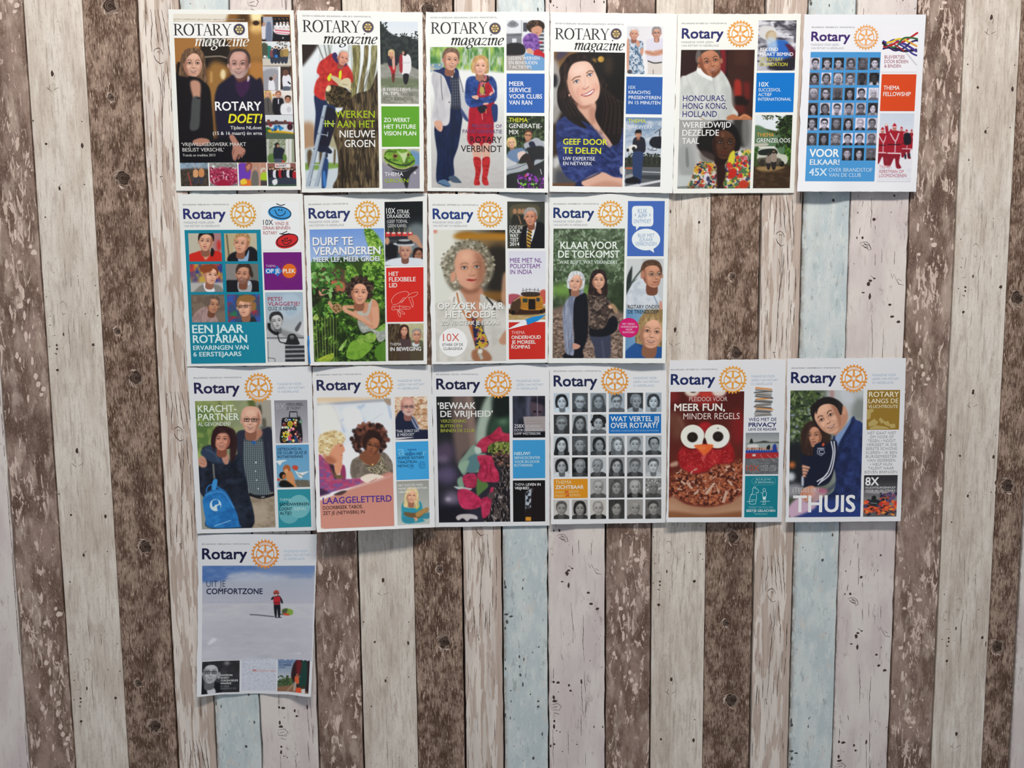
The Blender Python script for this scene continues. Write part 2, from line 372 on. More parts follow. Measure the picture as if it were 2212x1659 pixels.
# ------------------------------------------------------------------ printed pictures, drawn here as small pixel fields
def box(a, r):
    """box blur of radius r px along both axes"""
    r = int(round(r))
    if r < 1: return a
    for ax in (0, 1):
        p = np.pad(a, [(r + 1, r) if k == ax else (0, 0) for k in range(a.ndim)], mode='edge')
        c = np.cumsum(p, axis=ax)
        n = a.shape[ax]
        a = (np.take(c, range(2 * r + 1, 2 * r + 1 + n), axis=ax) - np.take(c, range(0, n), axis=ax)) / (2 * r + 1)
    return a
def smooth_pts(P, n=6):
    """closed Catmull-Rom through the points"""
    P = np.asarray(P, float); t = np.linspace(0, 1, n, endpoint=False)[:, None]
    a, b, c, d = np.roll(P, 1, 0), P, np.roll(P, -1, 0), np.roll(P, -2, 0)
    out = [.5 * (2 * b[i] + (c[i] - a[i]) * t + (2 * a[i] - 5 * b[i] + 4 * c[i] - d[i]) * t ** 2 + (3 * b[i] - a[i] - 3 * c[i] + d[i]) * t ** 3) for i in range(len(P))]
    return np.vstack(out)
def open_spline(P, n=6):
    P = np.asarray(P, float)
    if len(P) < 3: return P
    Q = np.vstack([2 * P[0] - P[1], P, 2 * P[-1] - P[-2]]); t = np.linspace(0, 1, n, endpoint=False)[:, None]; out = []
    for i in range(1, len(Q) - 2):
        a, b, c, d = Q[i - 1], Q[i], Q[i + 1], Q[i + 2]
        out.append(.5 * (2 * b + (c - a) * t + (2 * a - 5 * b + 4 * c - d) * t ** 2 + (3 * b - a - 3 * c + d) * t ** 3))
    return np.vstack(out + [P[-1:]])
def vnoise(h, w, cy, cx, rs):
    """smooth value noise in 0..1 with cells of cy x cx pixels"""
    gh, gw = int(h / cy) + 3, int(w / cx) + 3
    g = rs.rand(gh, gw)
    y = np.arange(h) / cy + rs.rand(); x = np.arange(w) / cx + rs.rand()
    y0 = y.astype(int); x0 = x.astype(int); fy = y - y0; fx = x - x0
    fy = (fy * fy * (3 - 2 * fy))[:, None]; fx = (fx * fx * (3 - 2 * fx))[None]
    y0 = np.minimum(y0, gh - 2); x0 = np.minimum(x0, gw - 2)
    A = g[y0][:, x0]; B = g[y0][:, x0 + 1]; Cc = g[y0 + 1][:, x0]; D = g[y0 + 1][:, x0 + 1]
    return (A * (1 - fx) + B * fx) * (1 - fy) + (Cc * (1 - fx) + D * fx) * fy
class Pic:
    """pixel field of one printed picture; drawn in the cover's own page units"""
    RES = .52
    def __init__(s, cov, x0, y0, x1, y1, bg='888', gain=None):
        s.cov = cov
        (s.s0, s.t0), (s.s1, s.t1) = cov.loc(x0, y0), cov.loc(x1, y1)
        s.w = max(8, int(abs(x1 - x0) * s.RES)); s.h = max(8, int(abs(y1 - y0) * s.RES))
        s.k = s.w / (s.s1 - s.s0) * cov.ds        # px per page unit
        s.a = np.ones((s.h, s.w, 3)) * hx(bg)
        s.rs = np.random.RandomState(int(x0 * 3 + y0 * 7 + cov.seed) % 99991)
    def q(s, P):
        L = s.cov.loc_arr(np.asarray(P, float).reshape(-1, 2))
        return np.c_[(L[:, 0] - s.s0) / (s.s1 - s.s0) * s.w, (L[:, 1] - s.t0) / (s.t1 - s.t0) * s.h]
    def mask(s, P, f=1.0):
        """anti-aliased fill of a pixel polygon -> (y0, y1, x0, x1, alpha)"""
        pad = int(3 * f + 2)
        x0, x1 = max(0, int(P[:, 0].min()) - pad), min(s.w, int(P[:, 0].max()) + pad + 1)
        y0, y1 = max(0, int(P[:, 1].min()) - pad), min(s.h, int(P[:, 1].max()) + pad + 1)
        if x1 <= x0 or y1 <= y0: return None
        H, W = y1 - y0, x1 - x0
        ys = (np.arange(H * 2) + .5) / 2 + y0
        A = P; B = np.roll(P, -1, 0)
        ya, yb = A[:, 1], B[:, 1]
        up = (ya[None] <= ys[:, None]) & (yb[None] > ys[:, None]); dn = (yb[None] <= ys[:, None]) & (ya[None] > ys[:, None])
        cr = up | dn
        K = int(cr.sum(1).max())
        if K == 0: return None
        dy = np.where(np.abs(yb - ya) < 1e-9, 1e-9, yb - ya)
        xc = A[:, 0][None] + (ys[:, None] - ya[None]) / dy[None] * (B[:, 0] - A[:, 0])[None]
        xc = np.where(cr, xc, 1e9); xc.sort(axis=1); xc = xc[:, :K + (K & 1)]
        X = np.arange(W) + x0 + 1.0
        cov = np.zeros((H * 2, W))
        for k in range(xc.shape[1]):
            cov += (1 - 2 * (k & 1)) * np.clip(X[None] - xc[:, k:k + 1], 0, 1)
        m = cov.reshape(H, 2, W).mean(1)
        if f > .8:
            m = box(box(m, f * .6), f * .6)
        return y0, y1, x0, x1, np.clip(m, 0, 1)
    def put(s, mk, col, al=1.0):
        if mk is None: return
        y0, y1, x0, x1, m = mk
        c = hx(col) if not isinstance(col, np.ndarray) else col
        m = (m * al)[..., None]
        s.a[y0:y1, x0:x1] = s.a[y0:y1, x0:x1] * (1 - m) + c * m
    def poly(s, pts, col, f=1.0, al=1.0, sm=True):
        P = s.q(pts)
        if sm and len(P) > 2: P = smooth_pts(P)
        mk = s.mask(P, f); s.put(mk, col, al); return mk
    def box_(s, x0, y0, x1, y1, col, f=.6, al=1.0):
        return s.poly([(x0, y0), (x1, y0), (x1, y1), (x0, y1)], col, f, al, False)
    def ell(s, cx, cy, rx, ry, col, rot=0, f=1.0, al=1.0, n=26):
        t = np.linspace(0, 2 * math.pi, n, endpoint=False); c, d = math.cos(rot), math.sin(rot)
        X, Y = rx * np.cos(t), ry * np.sin(t)
        mk = s.mask(s.q(np.c_[cx + X * c - Y * d, cy + X * d + Y * c]), f); s.put(mk, col, al); return mk
    def line(s, pts, wd, col, f=.8, al=1.0, w2=None, sp=True):
        P = np.asarray(pts, float)
        if sp: P = open_spline(P, 5)
        d = np.gradient(P, axis=0); d /= (np.hypot(d[:, 0], d[:, 1])[:, None] + 1e-9)
        n = np.c_[-d[:, 1], d[:, 0]]
        ww = np.linspace(wd, wd if w2 is None else w2, len(P))[:, None] * .5
        s.put(s.mask(s.q(np.vstack([P + n * ww, (P - n * ww)[::-1]])), f), col, al)
    def grad(s, c0, c1, ang=90, lo=0.0, hi=1.0):
        """whole-field gradient from c0 to c1 along an angle"""
        y, x = np.mgrid[0:s.h, 0:s.w]; y = y / s.h; x = x / s.w
        a = math.radians(ang); v = x * math.cos(a) + y * math.sin(a)
        v = np.clip((v - lo) / (hi - lo), 0, 1)[..., None]
        s.a = s.a * 0 + hx(c0) * (1 - v) + hx(c1) * v
    def tex(s, mk, col, cell, thr=.5, soft=.16, al=1.0, asp=1.0):
        """dab a colour where noise is high, inside a mask"""
        if mk is None: return
        y0, y1, x0, x1, m = mk
        c = max(cell * s.k, 1.0)
        if cell >= 28: soft *= 2.2
        n = .65 * vnoise(y1 - y0, x1 - x0, c * asp, c, s.rs) + .35 * vnoise(y1 - y0, x1 - x0, max(1, c * asp * .45), max(1, c * .45), s.rs)
        v = np.clip((n - thr) / soft + .5, 0, 1)
        s.put((y0, y1, x0, x1, m * v), col, al)
    def all(s): return (0, s.h, 0, s.w, np.ones((s.h, s.w)))
    def dabs(s, x0, y0, x1, y1, n, cols, r0, r1, asp=1.0, f=.8, al=1.0, inside=None):
        for _ in range(n):
            x, y = s.rs.uniform(x0, x1), s.rs.uniform(y0, y1)
            if inside and not inside(x, y): continue
            r = s.rs.uniform(r0, r1)
            s.ell(x, y, r, r * asp * s.rs.uniform(.7, 1.3), cols[s.rs.randint(len(cols))], s.rs.uniform(-.5, .5), f, al, 9)
    def leaves(s, x0, y0, x1, y1, n, cols, r0, r1, f=.7, al=1.0, inside=None):
        for _ in range(n):
            x, y = s.rs.uniform(x0, x1), s.rs.uniform(y0, y1)
            if inside and not inside(x, y): continue
            r = s.rs.uniform(r0, r1); a = s.rs.uniform(0, 6.28); c, d = math.cos(a), math.sin(a)
            L = [(-1, 0), (-.3, .45), (.4, .35), (1, 0), (.4, -.4), (-.3, -.4)]
            s.poly([(x + r * (u * c - v * d), y + r * (u * d + v * c)) for u, v in L], cols[s.rs.randint(len(cols))], f, al)
    def blur(s, r): s.a = box(box(s.a, r), r)
    def grain(s, amt=.018):
        s.a = np.clip(s.a + s.rs.randn(s.h, s.w, 1) * amt, 0, 1)
    def head(s, cx, cy, S, skin='e0b090', hair='5a4030', st='short', tilt=0, turn=0, smile=1, shade=None, glasses=None, beard=None,
             eye='3a2a22', brow=None, neck=True, lips=None, cont=1.0, hl=None):
        """a head of height S (crown to chin); tilt in radians, turn -1..1 towards the right"""
        ct, stt = math.cos(tilt), math.sin(tilt)
        def T(P):
            P = np.asarray(P, float)
            return np.c_[cx + S * (P[:, 0] * ct - P[:, 1] * stt), cy + S * (P[:, 0] * stt + P[:, 1] * ct)]
        sk = hx(skin); sh = hx(shade) if shade is not None else sk * np.array([.74, .66, .64]); hr = hx(hair)
        hd = hr * .6; hlc = hx(hl) if hl is not None else np.clip(hr * 1.35 + .05, 0, 1); br = hx(brow) if brow is not None else (hr * .6 + sh * .3)
        t = turn * .10; fw = .345
        big = S * s.k > 26
        pol = lambda P, c, f=1.0, al=1.0: s.poly(T(P), c, f, al)
        F = max(1.0, S * s.k * .012)
        if neck:
            pol([(-.17, .30), (.17, .30), (.19, .75), (-.19, .75)], sh * .92, F)
        if st == 'long':
            mk = pol([(0, -.53), (.30, -.44), (.44, -.1), (.50, .35), (.52, .75), (.30, .85), (-.30, .85), (-.52, .75), (-.50, .35), (-.44, -.1), (-.30, -.44)], hr, F)
            if big: s.tex(mk, hd, S * .06, .55, .2, .6, 4); s.tex(mk, hlc, S * .05, .62, .15, .5, 5)
            if neck: pol([(-.15, .30), (.15, .30), (.19, .8), (-.19, .8)], sh * .95, F)
        elif st == 'bob':
            mk = pol([(0, -.54), (.32, -.45), (.46, -.08), (.46, .28), (.34, .42), (-.34, .42), (-.46, .28), (-.46, -.08), (-.32, -.45)], hr, F)
            if big: s.tex(mk, hd, S * .07, .55, .2, .6, 2.5); s.tex(mk, hlc, S * .06, .6, .15, .5, 3)
            if neck: pol([(-.15, .30), (.15, .30), (.19, .75), (-.19, .75)], sh * .95, F)
        elif st in ('curly', 'afro'):
            R = .52 if st == 'curly' else .58
            mk = s.ell(*T([(0, -.1)])[0], S * R, S * R * 1.02, hr, tilt, F * 1.5)
            for k in range(34):
                a = s.rs.uniform(2.4, 7.1); r = R * s.rs.uniform(.86, 1.06)
                x, y = T([(r * math.cos(a), -.1 + r * math.sin(a))])[0]
                s.ell(x, y, S * .09, S * .08, [hr, hlc, hd][k % 3], 0, F)
            if big: s.tex(mk, hd, S * .08, .5, .15, .7); s.tex(mk, hlc, S * .06, .6, .1, .6)
        else:
            mk = pol([(0, -.53), (.27, -.46), (.39, -.22), (.385, .06), (.34, .14), (-.34, .14), (-.385, .06), (-.39, -.22), (-.27, -.46)], hr if st != 'bald' else sk * .97, F)
            if big and st != 'bald': s.tex(mk, hd, S * .05, .55, .2, .5, 2)
        if st in ('short', 'bald', 'thin'):
            for sg in (-1, 1):
                e = T([(sg * .365 + t * .2, .06)])[0]; s.ell(e[0], e[1], S * .055, S * .095, sk * .9, tilt, F)
        # face
        y0 = {'bald': -.50, 'thin': -.44}.get(st, -.36)
        face = [(t * .3, y0), (.21 + t * .2, y0 + .06), (fw - .01, -.14), (fw, .08), (.285 + t * .3, .30), (.16 + t * .8, .45), (t, .505), (-.16 + t * .8, .45), (-.285 + t * .3, .30), (-fw, .08), (-fw + .01, -.14), (-.21 + t * .2, y0 + .06)]
        fm = pol(face, sk, F)
        # soft modelling: one side falls away, cheeks, under the brow and the chin
        sd = -1 if turn > 0 else 1
        def shm(P, c, al, f): # soft patch kept inside the face
            Pm = s.mask(smooth_pts(s.q(T(P))), f)
            if Pm is None or fm is None: return
            A = np.zeros((s.h, s.w)); A[fm[0]:fm[1], fm[2]:fm[3]] = fm[4]
            s.put((Pm[0], Pm[1], Pm[2], Pm[3], Pm[4] * A[Pm[0]:Pm[1], Pm[2]:Pm[3]]), c, al)
        if big:
            shm([(sd * .36, -.4), (sd * .40, .3), (sd * .12, .52), (sd * .20, .2), (sd * .24, -.2)], sh, .75 * cont, S * s.k * .05)
            shm([(-sd * .36, -.1), (-sd * .38, .3), (-sd * .2, .46), (-sd * .27, .1)], sh, .35 * cont, S * s.k * .04)
            hc = np.clip(sk * 1.12 + .03, 0, 1)
            shm([(-.14 + t, -.36), (.12 + t, -.36), (.15 + t, -.18), (-.15 + t, -.18)], hc, .5, S * s.k * .05)
            shm([(-.25 + t, .08), (-.12 + t, .06), (-.12 + t, .19), (-.22 + t, .2)], hc, .45, S * s.k * .03)
            shm([(.25 + t, .08), (.12 + t, .06), (.12 + t, .19), (.22 + t, .2)], hc, .3, S * s.k * .03)
            shm([(-.14 + t, .36), (.14 + t, .36), (.1 + t, .42), (-.1 + t, .42)], sh, .3, S * s.k * .02)
        if beard is not None:
            pol([(-.32 + t * .5, .1), (-.24 + t, .22), (0 + t, .2), (.24 + t, .22), (.32 + t * .5, .1), (.27 + t * .5, .36), (t, .53), (-.27 + t * .5, .36)], hx(beard), S * s.k * .03, .55)
            pol([(-.14 + t * 1.2, .24), (.14 + t * 1.2, .24), (.13 + t * 1.2, .34), (-.13 + t * 1.2, .34)], sk * .92, S * s.k * .02, .6)
        # features
        ex = .145; ey = .0
        ln = lambda P, wd, c, f=.7, al=1.0: s.line(T(P), wd * S, c, f, al)
        for sg in (-1, 1):
            X = sg * ex + t * 1.5
            pol([(X - .085, ey - .03), (X, ey - .055), (X + .085, ey - .03), (X + .075, ey + .04), (X - .075, ey + .04)], sh, S * s.k * .02, .55 * cont)
            ln([(X - .08, ey - .095 + .012 * (1 + sg)), (X, ey - .12), (X + .085, ey - .095 + .012 * (1 - sg))], .026, br, .8, .85)
            if big:
                pol([(X - .062, ey + .008), (X, ey - .022), (X + .062, ey + .005), (X, ey + .026)], sk * .3 + np.array([.55, .54, .54]), .8, .9)
                c = T([(X + turn * .012, ey + .002)])[0]; s.ell(c[0], c[1], S * .027, S * .027, eye, 0, .8)
                s.ell(c[0], c[1], S * .012, S * .012, '111', 0, .7)
                ln([(X - .07, ey + .006), (X - .02, ey - .026), (X + .03, ey - .024), (X + .07, ey + .004)], .014, sh * .4, .7)
                ln([(X - .06, ey + .045), (X, ey + .056), (X + .06, ey + .042)], .008, sh * .85, .7, .6)
            else:
                c = T([(X, ey)])[0]; s.ell(c[0], c[1], S * .055, S * .03, sh * .35, tilt, .8, .9)
        nx = t * 2.0
        pol([(nx - .02, .0), (nx + .03, .0), (nx + .055, .16), (nx - .055, .16)], np.clip(sk * 1.08 + .02, 0, 1), S * s.k * .012, .5)
        ln([(nx + sd * .028, -.03), (nx + sd * .035, .08), (nx + sd * .065, .155)], .018, sh, .9, .7)
        ln([(nx - .05, .165), (nx, .185), (nx + .05, .165)], .022, sh * .65, .8, .85)
        mx = t * 1.4; mw = .115 + .012 * smile; lc = hx(lips) if lips is not None else (sk * .55 + np.array([.22, .05, .06]))
        if smile >= 1:
            pol([(mx - mw, .27), (mx, .285), (mx + mw, .27), (mx + mw * .55, .325), (mx, .345), (mx - mw * .55, .325)], lc * .72, 1.0)
            pol([(mx - mw * .78, .282), (mx, .293), (mx + mw * .78, .282), (mx + mw * .45, .308), (mx, .318), (mx - mw * .45, .308)], np.clip(sk * .35 + .58, 0, .95), .9)
            if big:
                for sg in (-1, 1): ln([(mx + sg * .07, .16), (mx + sg * .155, .21), (mx + sg * .185, .29)], .012, sh * .9, .9, .6)
        else:
            pol([(mx - .105, .285), (mx - .03, .268), (mx, .276), (mx + .03, .268), (mx + .105, .285), (mx, .325)], lc, .8)
            ln([(mx - .105, .286), (mx, .292), (mx + .105, .286)], .011, lc * .55, .6)
        if glasses is not None:
            g = hx(glasses)
            for sg in (-1, 1):
                X = sg * ex + t * 1.5
                for P in ([(X - .105, -.05), (X + .105, -.05)], [(X + .105, -.05), (X + .09, .07)], [(X + .09, .07), (X - .09, .07)], [(X - .09, .07), (X - .105, -.05)]):
                    s.line(T(P), .02 * S, g, .6, 1, None, False)
            s.line(T([(-.04 + t * 1.5, -.03), (.04 + t * 1.5, -.03)]), .018 * S, g, .6, 1, None, False)
            s.line(T([(sd * .25 + t * 1.5, -.04), (sd * .36, -.01)]), .016 * S, g, .6, 1, None, False)
        # hair over the forehead
        if st == 'short':
            mk = pol([(-.375, .02), (-.40, -.25), (-.27, -.49), (0, -.56), (.27, -.49), (.40, -.25), (.375, .02), (.33, -.14), (.26, -.30), (.05, -.35), (-.18, -.30), (-.31, -.16)], hr, F)
            if big: s.tex(mk, hlc, S * .04, .58, .15, .6, 1.5)
        elif st == 'thin':
            for sg in (-1, 1): pol([(sg * .33, .02), (sg * .385, -.05), (sg * .39, -.28), (sg * .24, -.5), (sg * .2, -.44), (sg * .32, -.24)], hr, F)
            pol([(-.24, -.47), (0, -.545), (.24, -.47), (.1, -.44), (-.1, -.44)], hr, F, .8)
        elif st == 'bald':
            for sg in (-1, 1): pol([(sg * .34, .04), (sg * .385, 0), (sg * .385, -.16), (sg * .345, -.12)], hr, F, .6)
        elif st in ('long', 'bob'):
            mk = pol([(-.40, .25), (-.46, -.05), (-.33, -.44), (0, -.56), (.33, -.44), (.46, -.05), (.40, .25), (.33, -.02), (.22, -.26), (.06, -.38), (-.14, -.27), (-.30, -.05)], hr, F)
            if big: s.tex(mk, hlc, S * .045, .58, .15, .6, 3); s.tex(mk, hd, S * .04, .6, .15, .5, 3)
        elif st == 'curly' or st == 'afro':
            for k in range(16):
                a = math.pi + (k + .5) / 16 * math.pi
                x, y = T([(.36 * math.cos(a), -.08 + .36 * math.sin(a))])[0]
                s.ell(x, y, S * .075, S * .07, [hr, hlc, hd][k % 3], 0, F)
    def done(s):
        """albedo image for the print"""
        a = np.clip(box(s.a, 1) * .6 + s.a * .4, 0, 1)
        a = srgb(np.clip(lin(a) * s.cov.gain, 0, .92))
        im = bpy.data.images.new('print', s.w, s.h, alpha=False)
        px = np.ones((s.h, s.w, 4), np.float32); px[..., :3] = a[::-1]
        im.pixels.foreach_set(px.ravel()); im.update(); im.pack()
        t = NT('printed_picture')
        uv = t.n('UVMap'); img = t.t.nodes.new('ShaderNodeTexImage'); img.image = im; img.interpolation = 'Cubic'; img.extension = 'EXTEND'
        t.t.links.new(uv, img.inputs[0])
        return t.finish(img.outputs[0], .42)

# ------------------------------------------------------------------ lettering
_tc = {}
def text_mesh(s, wt=0.0, it=0.0, sp=1.0):
    k = (s, wt, it, sp)
    if k not in _tc:
        cu = bpy.data.curves.new('lettering', 'FONT'); cu.body = s
        cu.size = 1; cu.offset = wt; cu.shear = it; cu.resolution_u = 3; cu.space_character = sp; cu.fill_mode = 'FRONT'
        ob = bpy.data.objects.new('lettering', cu); COL.objects.link(ob)
        bpy.context.view_layer.update()
        me = bpy.data.meshes.new_from_object(ob.evaluated_get(bpy.context.evaluated_depsgraph_get()))
        V = np.zeros(len(me.vertices) * 3); me.vertices.foreach_get('co', V); V = V.reshape(-1, 3)[:, :2]
        Fc = [tuple(p.vertices) for p in me.polygons]
        bpy.data.objects.remove(ob); bpy.data.curves.remove(cu); bpy.data.meshes.remove(me)
        _tc[k] = (V, Fc)
    return _tc[k]

# ------------------------------------------------------------------ one cover sheet
class Cover:
    def __init__(s, ox, oy, corners, label, seed, gain=1.0, paper='f4f4f0', lift=(0, 0, 0, 0, 0), top=(0, 0, 0, 0, 0), wav=.0006, side=(0, 0), rough_left=True, comp=True):
        s.comp = comp
        s.ox, s.oy, s.seed, s.gain = ox, oy, seed, gain
        s.lift, s.top, s.wav, s.side = lift, top, wav, side
        c = np.array(corners, float)      # tl, tr, br, bl in crop units (4.147 per photo px)
        src = np.array([(0, 0), (1, 0), (1, 1), (0, 1)], float)
        A = []
        for (X, Y), (u, v) in zip(c, src):
            A.append([X, Y, 1, 0, 0, 0, -u * X, -u * Y, -u]); A.append([0, 0, 0, X, Y, 1, -v * X, -v * Y, -v])
        s.H = np.linalg.svd(np.array(A))[2][-1].reshape(3, 3); s.Hi = np.linalg.inv(s.H)
        s.ds = 1 / np.hypot(*(c[1] - c[0])); s.dt = 1 / np.hypot(*(c[3] - c[0]))
        rs = np.random.RandomState(seed); s.ph = rs.rand(8) * 6.28
        x, z = s.wall(.5, 1.0); s.base = np.array([float(x), 0, float(z)])
        # paper sheet: front and back skins a quarter millimetre apart
        nu, nv = 30, 42
        U, Vv = np.meshgrid(np.linspace(0, 1, nu), np.linspace(0, 1, nv))
        U = U.copy(); Vv = Vv.copy()
        jt = rs.randn(nv) * .0016; jt = np.convolve(np.pad(jt, 1, mode='edge'), [.25, .5, .25], 'valid')
        U[:, 0] += jt * (2.2 if rough_left else .6); U[:, -1] += rs.randn(nv) * .0006
        Vv[0] += rs.randn(nu) * .0009; Vv[-1] += rs.randn(nu) * .0004
        f = s.P3(U.ravel(), Vv.ravel(), 0.0); b = s.P3(U.ravel(), Vv.ravel(), -.00025)
        n = nu * nv; F = []
        for j in range(nv - 1):
            for i in range(nu - 1):
                a = j * nu + i
                F.append((a, a + nu, a + nu + 1, a + 1)); F.append((n + a, n + a + 1, n + a + nu + 1, n + a + nu))
        ring = [i for i in range(nu)] + [j * nu + nu - 1 for j in range(1, nv)] + [(nv - 1) * nu + i for i in range(nu - 2, -1, -1)] + [j * nu for j in range(nv - 2, 0, -1)]
        m = len(ring)
        F += [(2 * n + i, 2 * n + (i + 1) % m, 2 * n + m + (i + 1) % m, 2 * n + m + i) for i in range(m)]
        me = mesh_np('magazine_cover', np.vstack([f, b, f[ring], b[ring]]) - s.base, F, None, True)
        s.o = link('magazine_cover', me, [paper_mat(paper)], None, s.base)
        s.o['label'] = label; s.o['category'] = 'magazine cover'; s.o['group'] = 'magazine covers hung on the plank wall'
        s.paper = paper; s.z = 0
    def loc_arr(s, P):
        q = np.c_[P, np.ones(len(P))] @ s.H.T; return q[:, :2] / q[:, 2:]
    def loc(s, x, y): return tuple(s.loc_arr(np.array([[x, y]], float))[0])
    def wall(s, u, v):
        u = np.asarray(u, float); v = np.asarray(v, float)
        q = np.stack([u.ravel(), v.ravel(), np.ones(u.size)]).T @ s.Hi.T
        return wall_pt(s.ox + q[:, 0] / q[:, 2] / 4.147, s.oy + q[:, 1] / q[:, 2] / 4.147)
    def depth(s, u, v):
        """how far the sheet stands off the wall (m)"""
        k = np.linspace(0, 1, 5)
        def spl(vals, x):
            x = np.clip(x, 0, 1); i = np.minimum((x * 4).astype(int), 3); f = x * 4 - i; f = f * f * (3 - 2 * f)
            v_ = np.asarray(vals, float); return v_[i] * (1 - f) + v_[i + 1] * f
        cv = np.clip(v, 0, 1)
        d = .0012 + .001 * spl(s.lift, u) * cv ** 2.6 + .001 * spl(s.top, u) * np.clip(1 - cv * 7, 0, 1) ** 1.5
        d = d + s.wav * (np.sin(u * 9 + s.ph[0] + 2 * v) * np.sin(v * 7 + s.ph[1]) + .3 * np.sin(u * 14 + s.ph[2]) * np.sin(v * 11 + s.ph[3]) + 1.2) * .8
        d = d + .001 * s.side[0] * np.clip(1 - u * 8, 0, 1) ** 2 + .001 * s.side[1] * np.clip(1 - (1 - u) * 8, 0, 1) ** 2
        return d
    def P3(s, u, v, off):
        x, z = s.wall(u, v); d = s.depth(np.asarray(u, float).ravel(), np.asarray(v, float).ravel()) + off
        if s.comp:      # the corners were read on the raised sheet, so bring them back along the sight line
            k = (DIST - d) / DIST; x = x * k; z = CAMZ + (z - CAMZ) * k
        return np.c_[x, -d, z]
    def lift_off(s, lv=3):
        s.z += 1; return .00004 + lv * .00006 + s.z * .000003
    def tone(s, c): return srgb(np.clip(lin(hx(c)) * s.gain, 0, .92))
    def part(s, name, L, faces, mats, off, mi=None, uv=None, parent=None, label=None):
        V = s.P3(L[:, 0], L[:, 1], off) - s.base
        me = mesh_np(name, V, faces, mi)
        if uv is not None:
            lay = me.uv_layers.new(name='UVMap'); idx = np.zeros(len(me.loops), int); me.loops.foreach_get('vertex_index', idx)
            lay.data.foreach_set('uv', uv[idx].ravel())
        o = link(name, me, mats, parent or s.o)
        if label: o['label'] = label
        return o
    def patch(s, name, s0, t0, s1, t1, mats, parent=None, label=None, off=None):
        nu = max(3, int(28 * (s1 - s0)) + 2); nv = max(3, int(40 * (t1 - t0)) + 2)
        U, V = np.meshgrid(np.linspace(0, 1, nu), np.linspace(0, 1, nv)); U = U.ravel(); V = V.ravel()
        F = [(j * nu + i, (j + 1) * nu + i, (j + 1) * nu + i + 1, j * nu + i + 1) for j in range(nv - 1) for i in range(nu - 1)]
        return s.part(name, np.c_[s0 + U * (s1 - s0), t0 + V * (t1 - t0)], F, mats, off or s.lift_off(1 if parent is None else 2), None, np.c_[U, 1 - V], parent, label)
    def panel(s, x0, y0, x1, y1, col, name='colour_panel', parent=None, label=None):
        (a, b), (c, d) = s.loc(x0, y0), s.loc(x1, y1)
        return s.patch(name, a, b, c, d, [ink(s.tone(col))], parent, label)
    def pic(s, *a, **k): return Pic(s, *a, **k)
    def show(s, p, name='photo_panel', parent=None, label=None, grain=.014):
        if grain: p.grain(grain)
        return s.patch(name, p.s0, p.t0, p.s1, p.t1, [p.done()], parent, label)
    def shape(s, name, pts, col, parent=None, sm=False, label=None):
        """flat printed shape (convex or star-shaped about its centre)"""
        P = np.asarray(pts, float)
        if sm: P = smooth_pts(P)
        c = P.mean(0); n = len(P); R = (1.0, .75, .5, .25)
        L = s.loc_arr(np.vstack([c + (P - c) * r for r in R] + [c]))
        F = [(k * n + i, k * n + (i + 1) % n, (k + 1) * n + (i + 1) % n, (k + 1) * n + i) for k in range(3) for i in range(n)] + [(4 * n, 3 * n + (i + 1) % n, 3 * n + i) for i in range(n)]
        return s.part(name, L, F, [ink(s.tone(col))], s.lift_off(), None, None, parent, label)
    def circle(s, name, cx, cy, rx, ry, col, parent=None, n=40, label=None):
        return s.shape(name, [(cx + rx * math.cos(a), cy + ry * math.sin(a)) for a in np.linspace(0, 2 * math.pi, n, endpoint=False)], col, parent, False, label)
    def strokes(s, name, lines, wd, col, parent=None, label=None, sp=True):
        V, F = [], []
        for P in lines:
            P = open_spline(P, 5) if sp else np.asarray(P, float)
            d = np.gradient(P, axis=0); d /= (np.hypot(d[:, 0], d[:, 1])[:, None] + 1e-9); n = np.c_[-d[:, 1], d[:, 0]] * wd * .5
            b = len(V); V += (P + n).tolist() + (P - n).tolist(); m = len(P)
            F += [(b + i, b + i + 1, b + m + i + 1, b + m + i) for i in range(m - 1)]
        return s.part(name, s.loc_arr(np.array(V)), F, [ink(s.tone(col))], s.lift_off(4), None, None, parent, label)
    def text(s, name, lines, parent=None, shadow=None):
        """lines: (string, x0, baseline y, x1, cap height, colour, weight, slant)"""
        if shadow:
            s.text(name.replace('lettering', 'lettering_shadow'), [(l[0], l[1] + 4, l[2] + 4, l[3] + 4, l[4], shadow) + tuple(l[6:]) for l in lines], parent)
        V, F, MI, mats, key, OF = [], [], [], [], {}, []
        off = s.lift_off(5 if shadow is None else 6)
        for l in lines:
            st, x0, yb, x1, h, col = l[:6]; wt = l[6] if len(l) > 6 else .006; it = l[7] if len(l) > 7 else 0
            nb = 1; wt = wt * (1.25 if wt > .009 else .9); tv, tf = text_mesh(st, min(wt, 0), it)
            if not len(tv): continue
            if wt > 0:      # heavier weights: the glyph printed over itself, a hair apart
                sh = [(-1, -.5), (1, .5)] if wt < .008 else [(-1, -.7), (1, .7), (-1, .7), (1, -.7)]
                m = len(tv); nb = len(sh); tv = np.vstack([tv + np.array(q) * wt for q in sh]); tf = [tuple(i + k * m for i in f) for k in range(len(sh)) for f in tf]
            a = tv[:, 0].min(); b = tv[:, 0].max()
            u0, v0 = s.loc(x0, yb); u1 = s.loc(x1, yb)[0]; hh = h * s.dt / (.682 + 2 * wt)
            L = np.c_[u0 + (tv[:, 0] - a) / (b - a) * (u1 - u0), v0 - (tv[:, 1] + wt) * hh]
            base = len(V); V += L.tolist(); F += [tuple(base + i for i in f) for f in tf]; OF += [off + (i * nb // len(tv)) * .000008 for i in range(len(tv))]
            if col not in key: key[col] = len(mats); mats.append(ink(s.tone(col)))
            MI += [key[col]] * len(tf)
        return s.part(name, np.array(V), F, mats, np.array(OF), MI, None, parent)
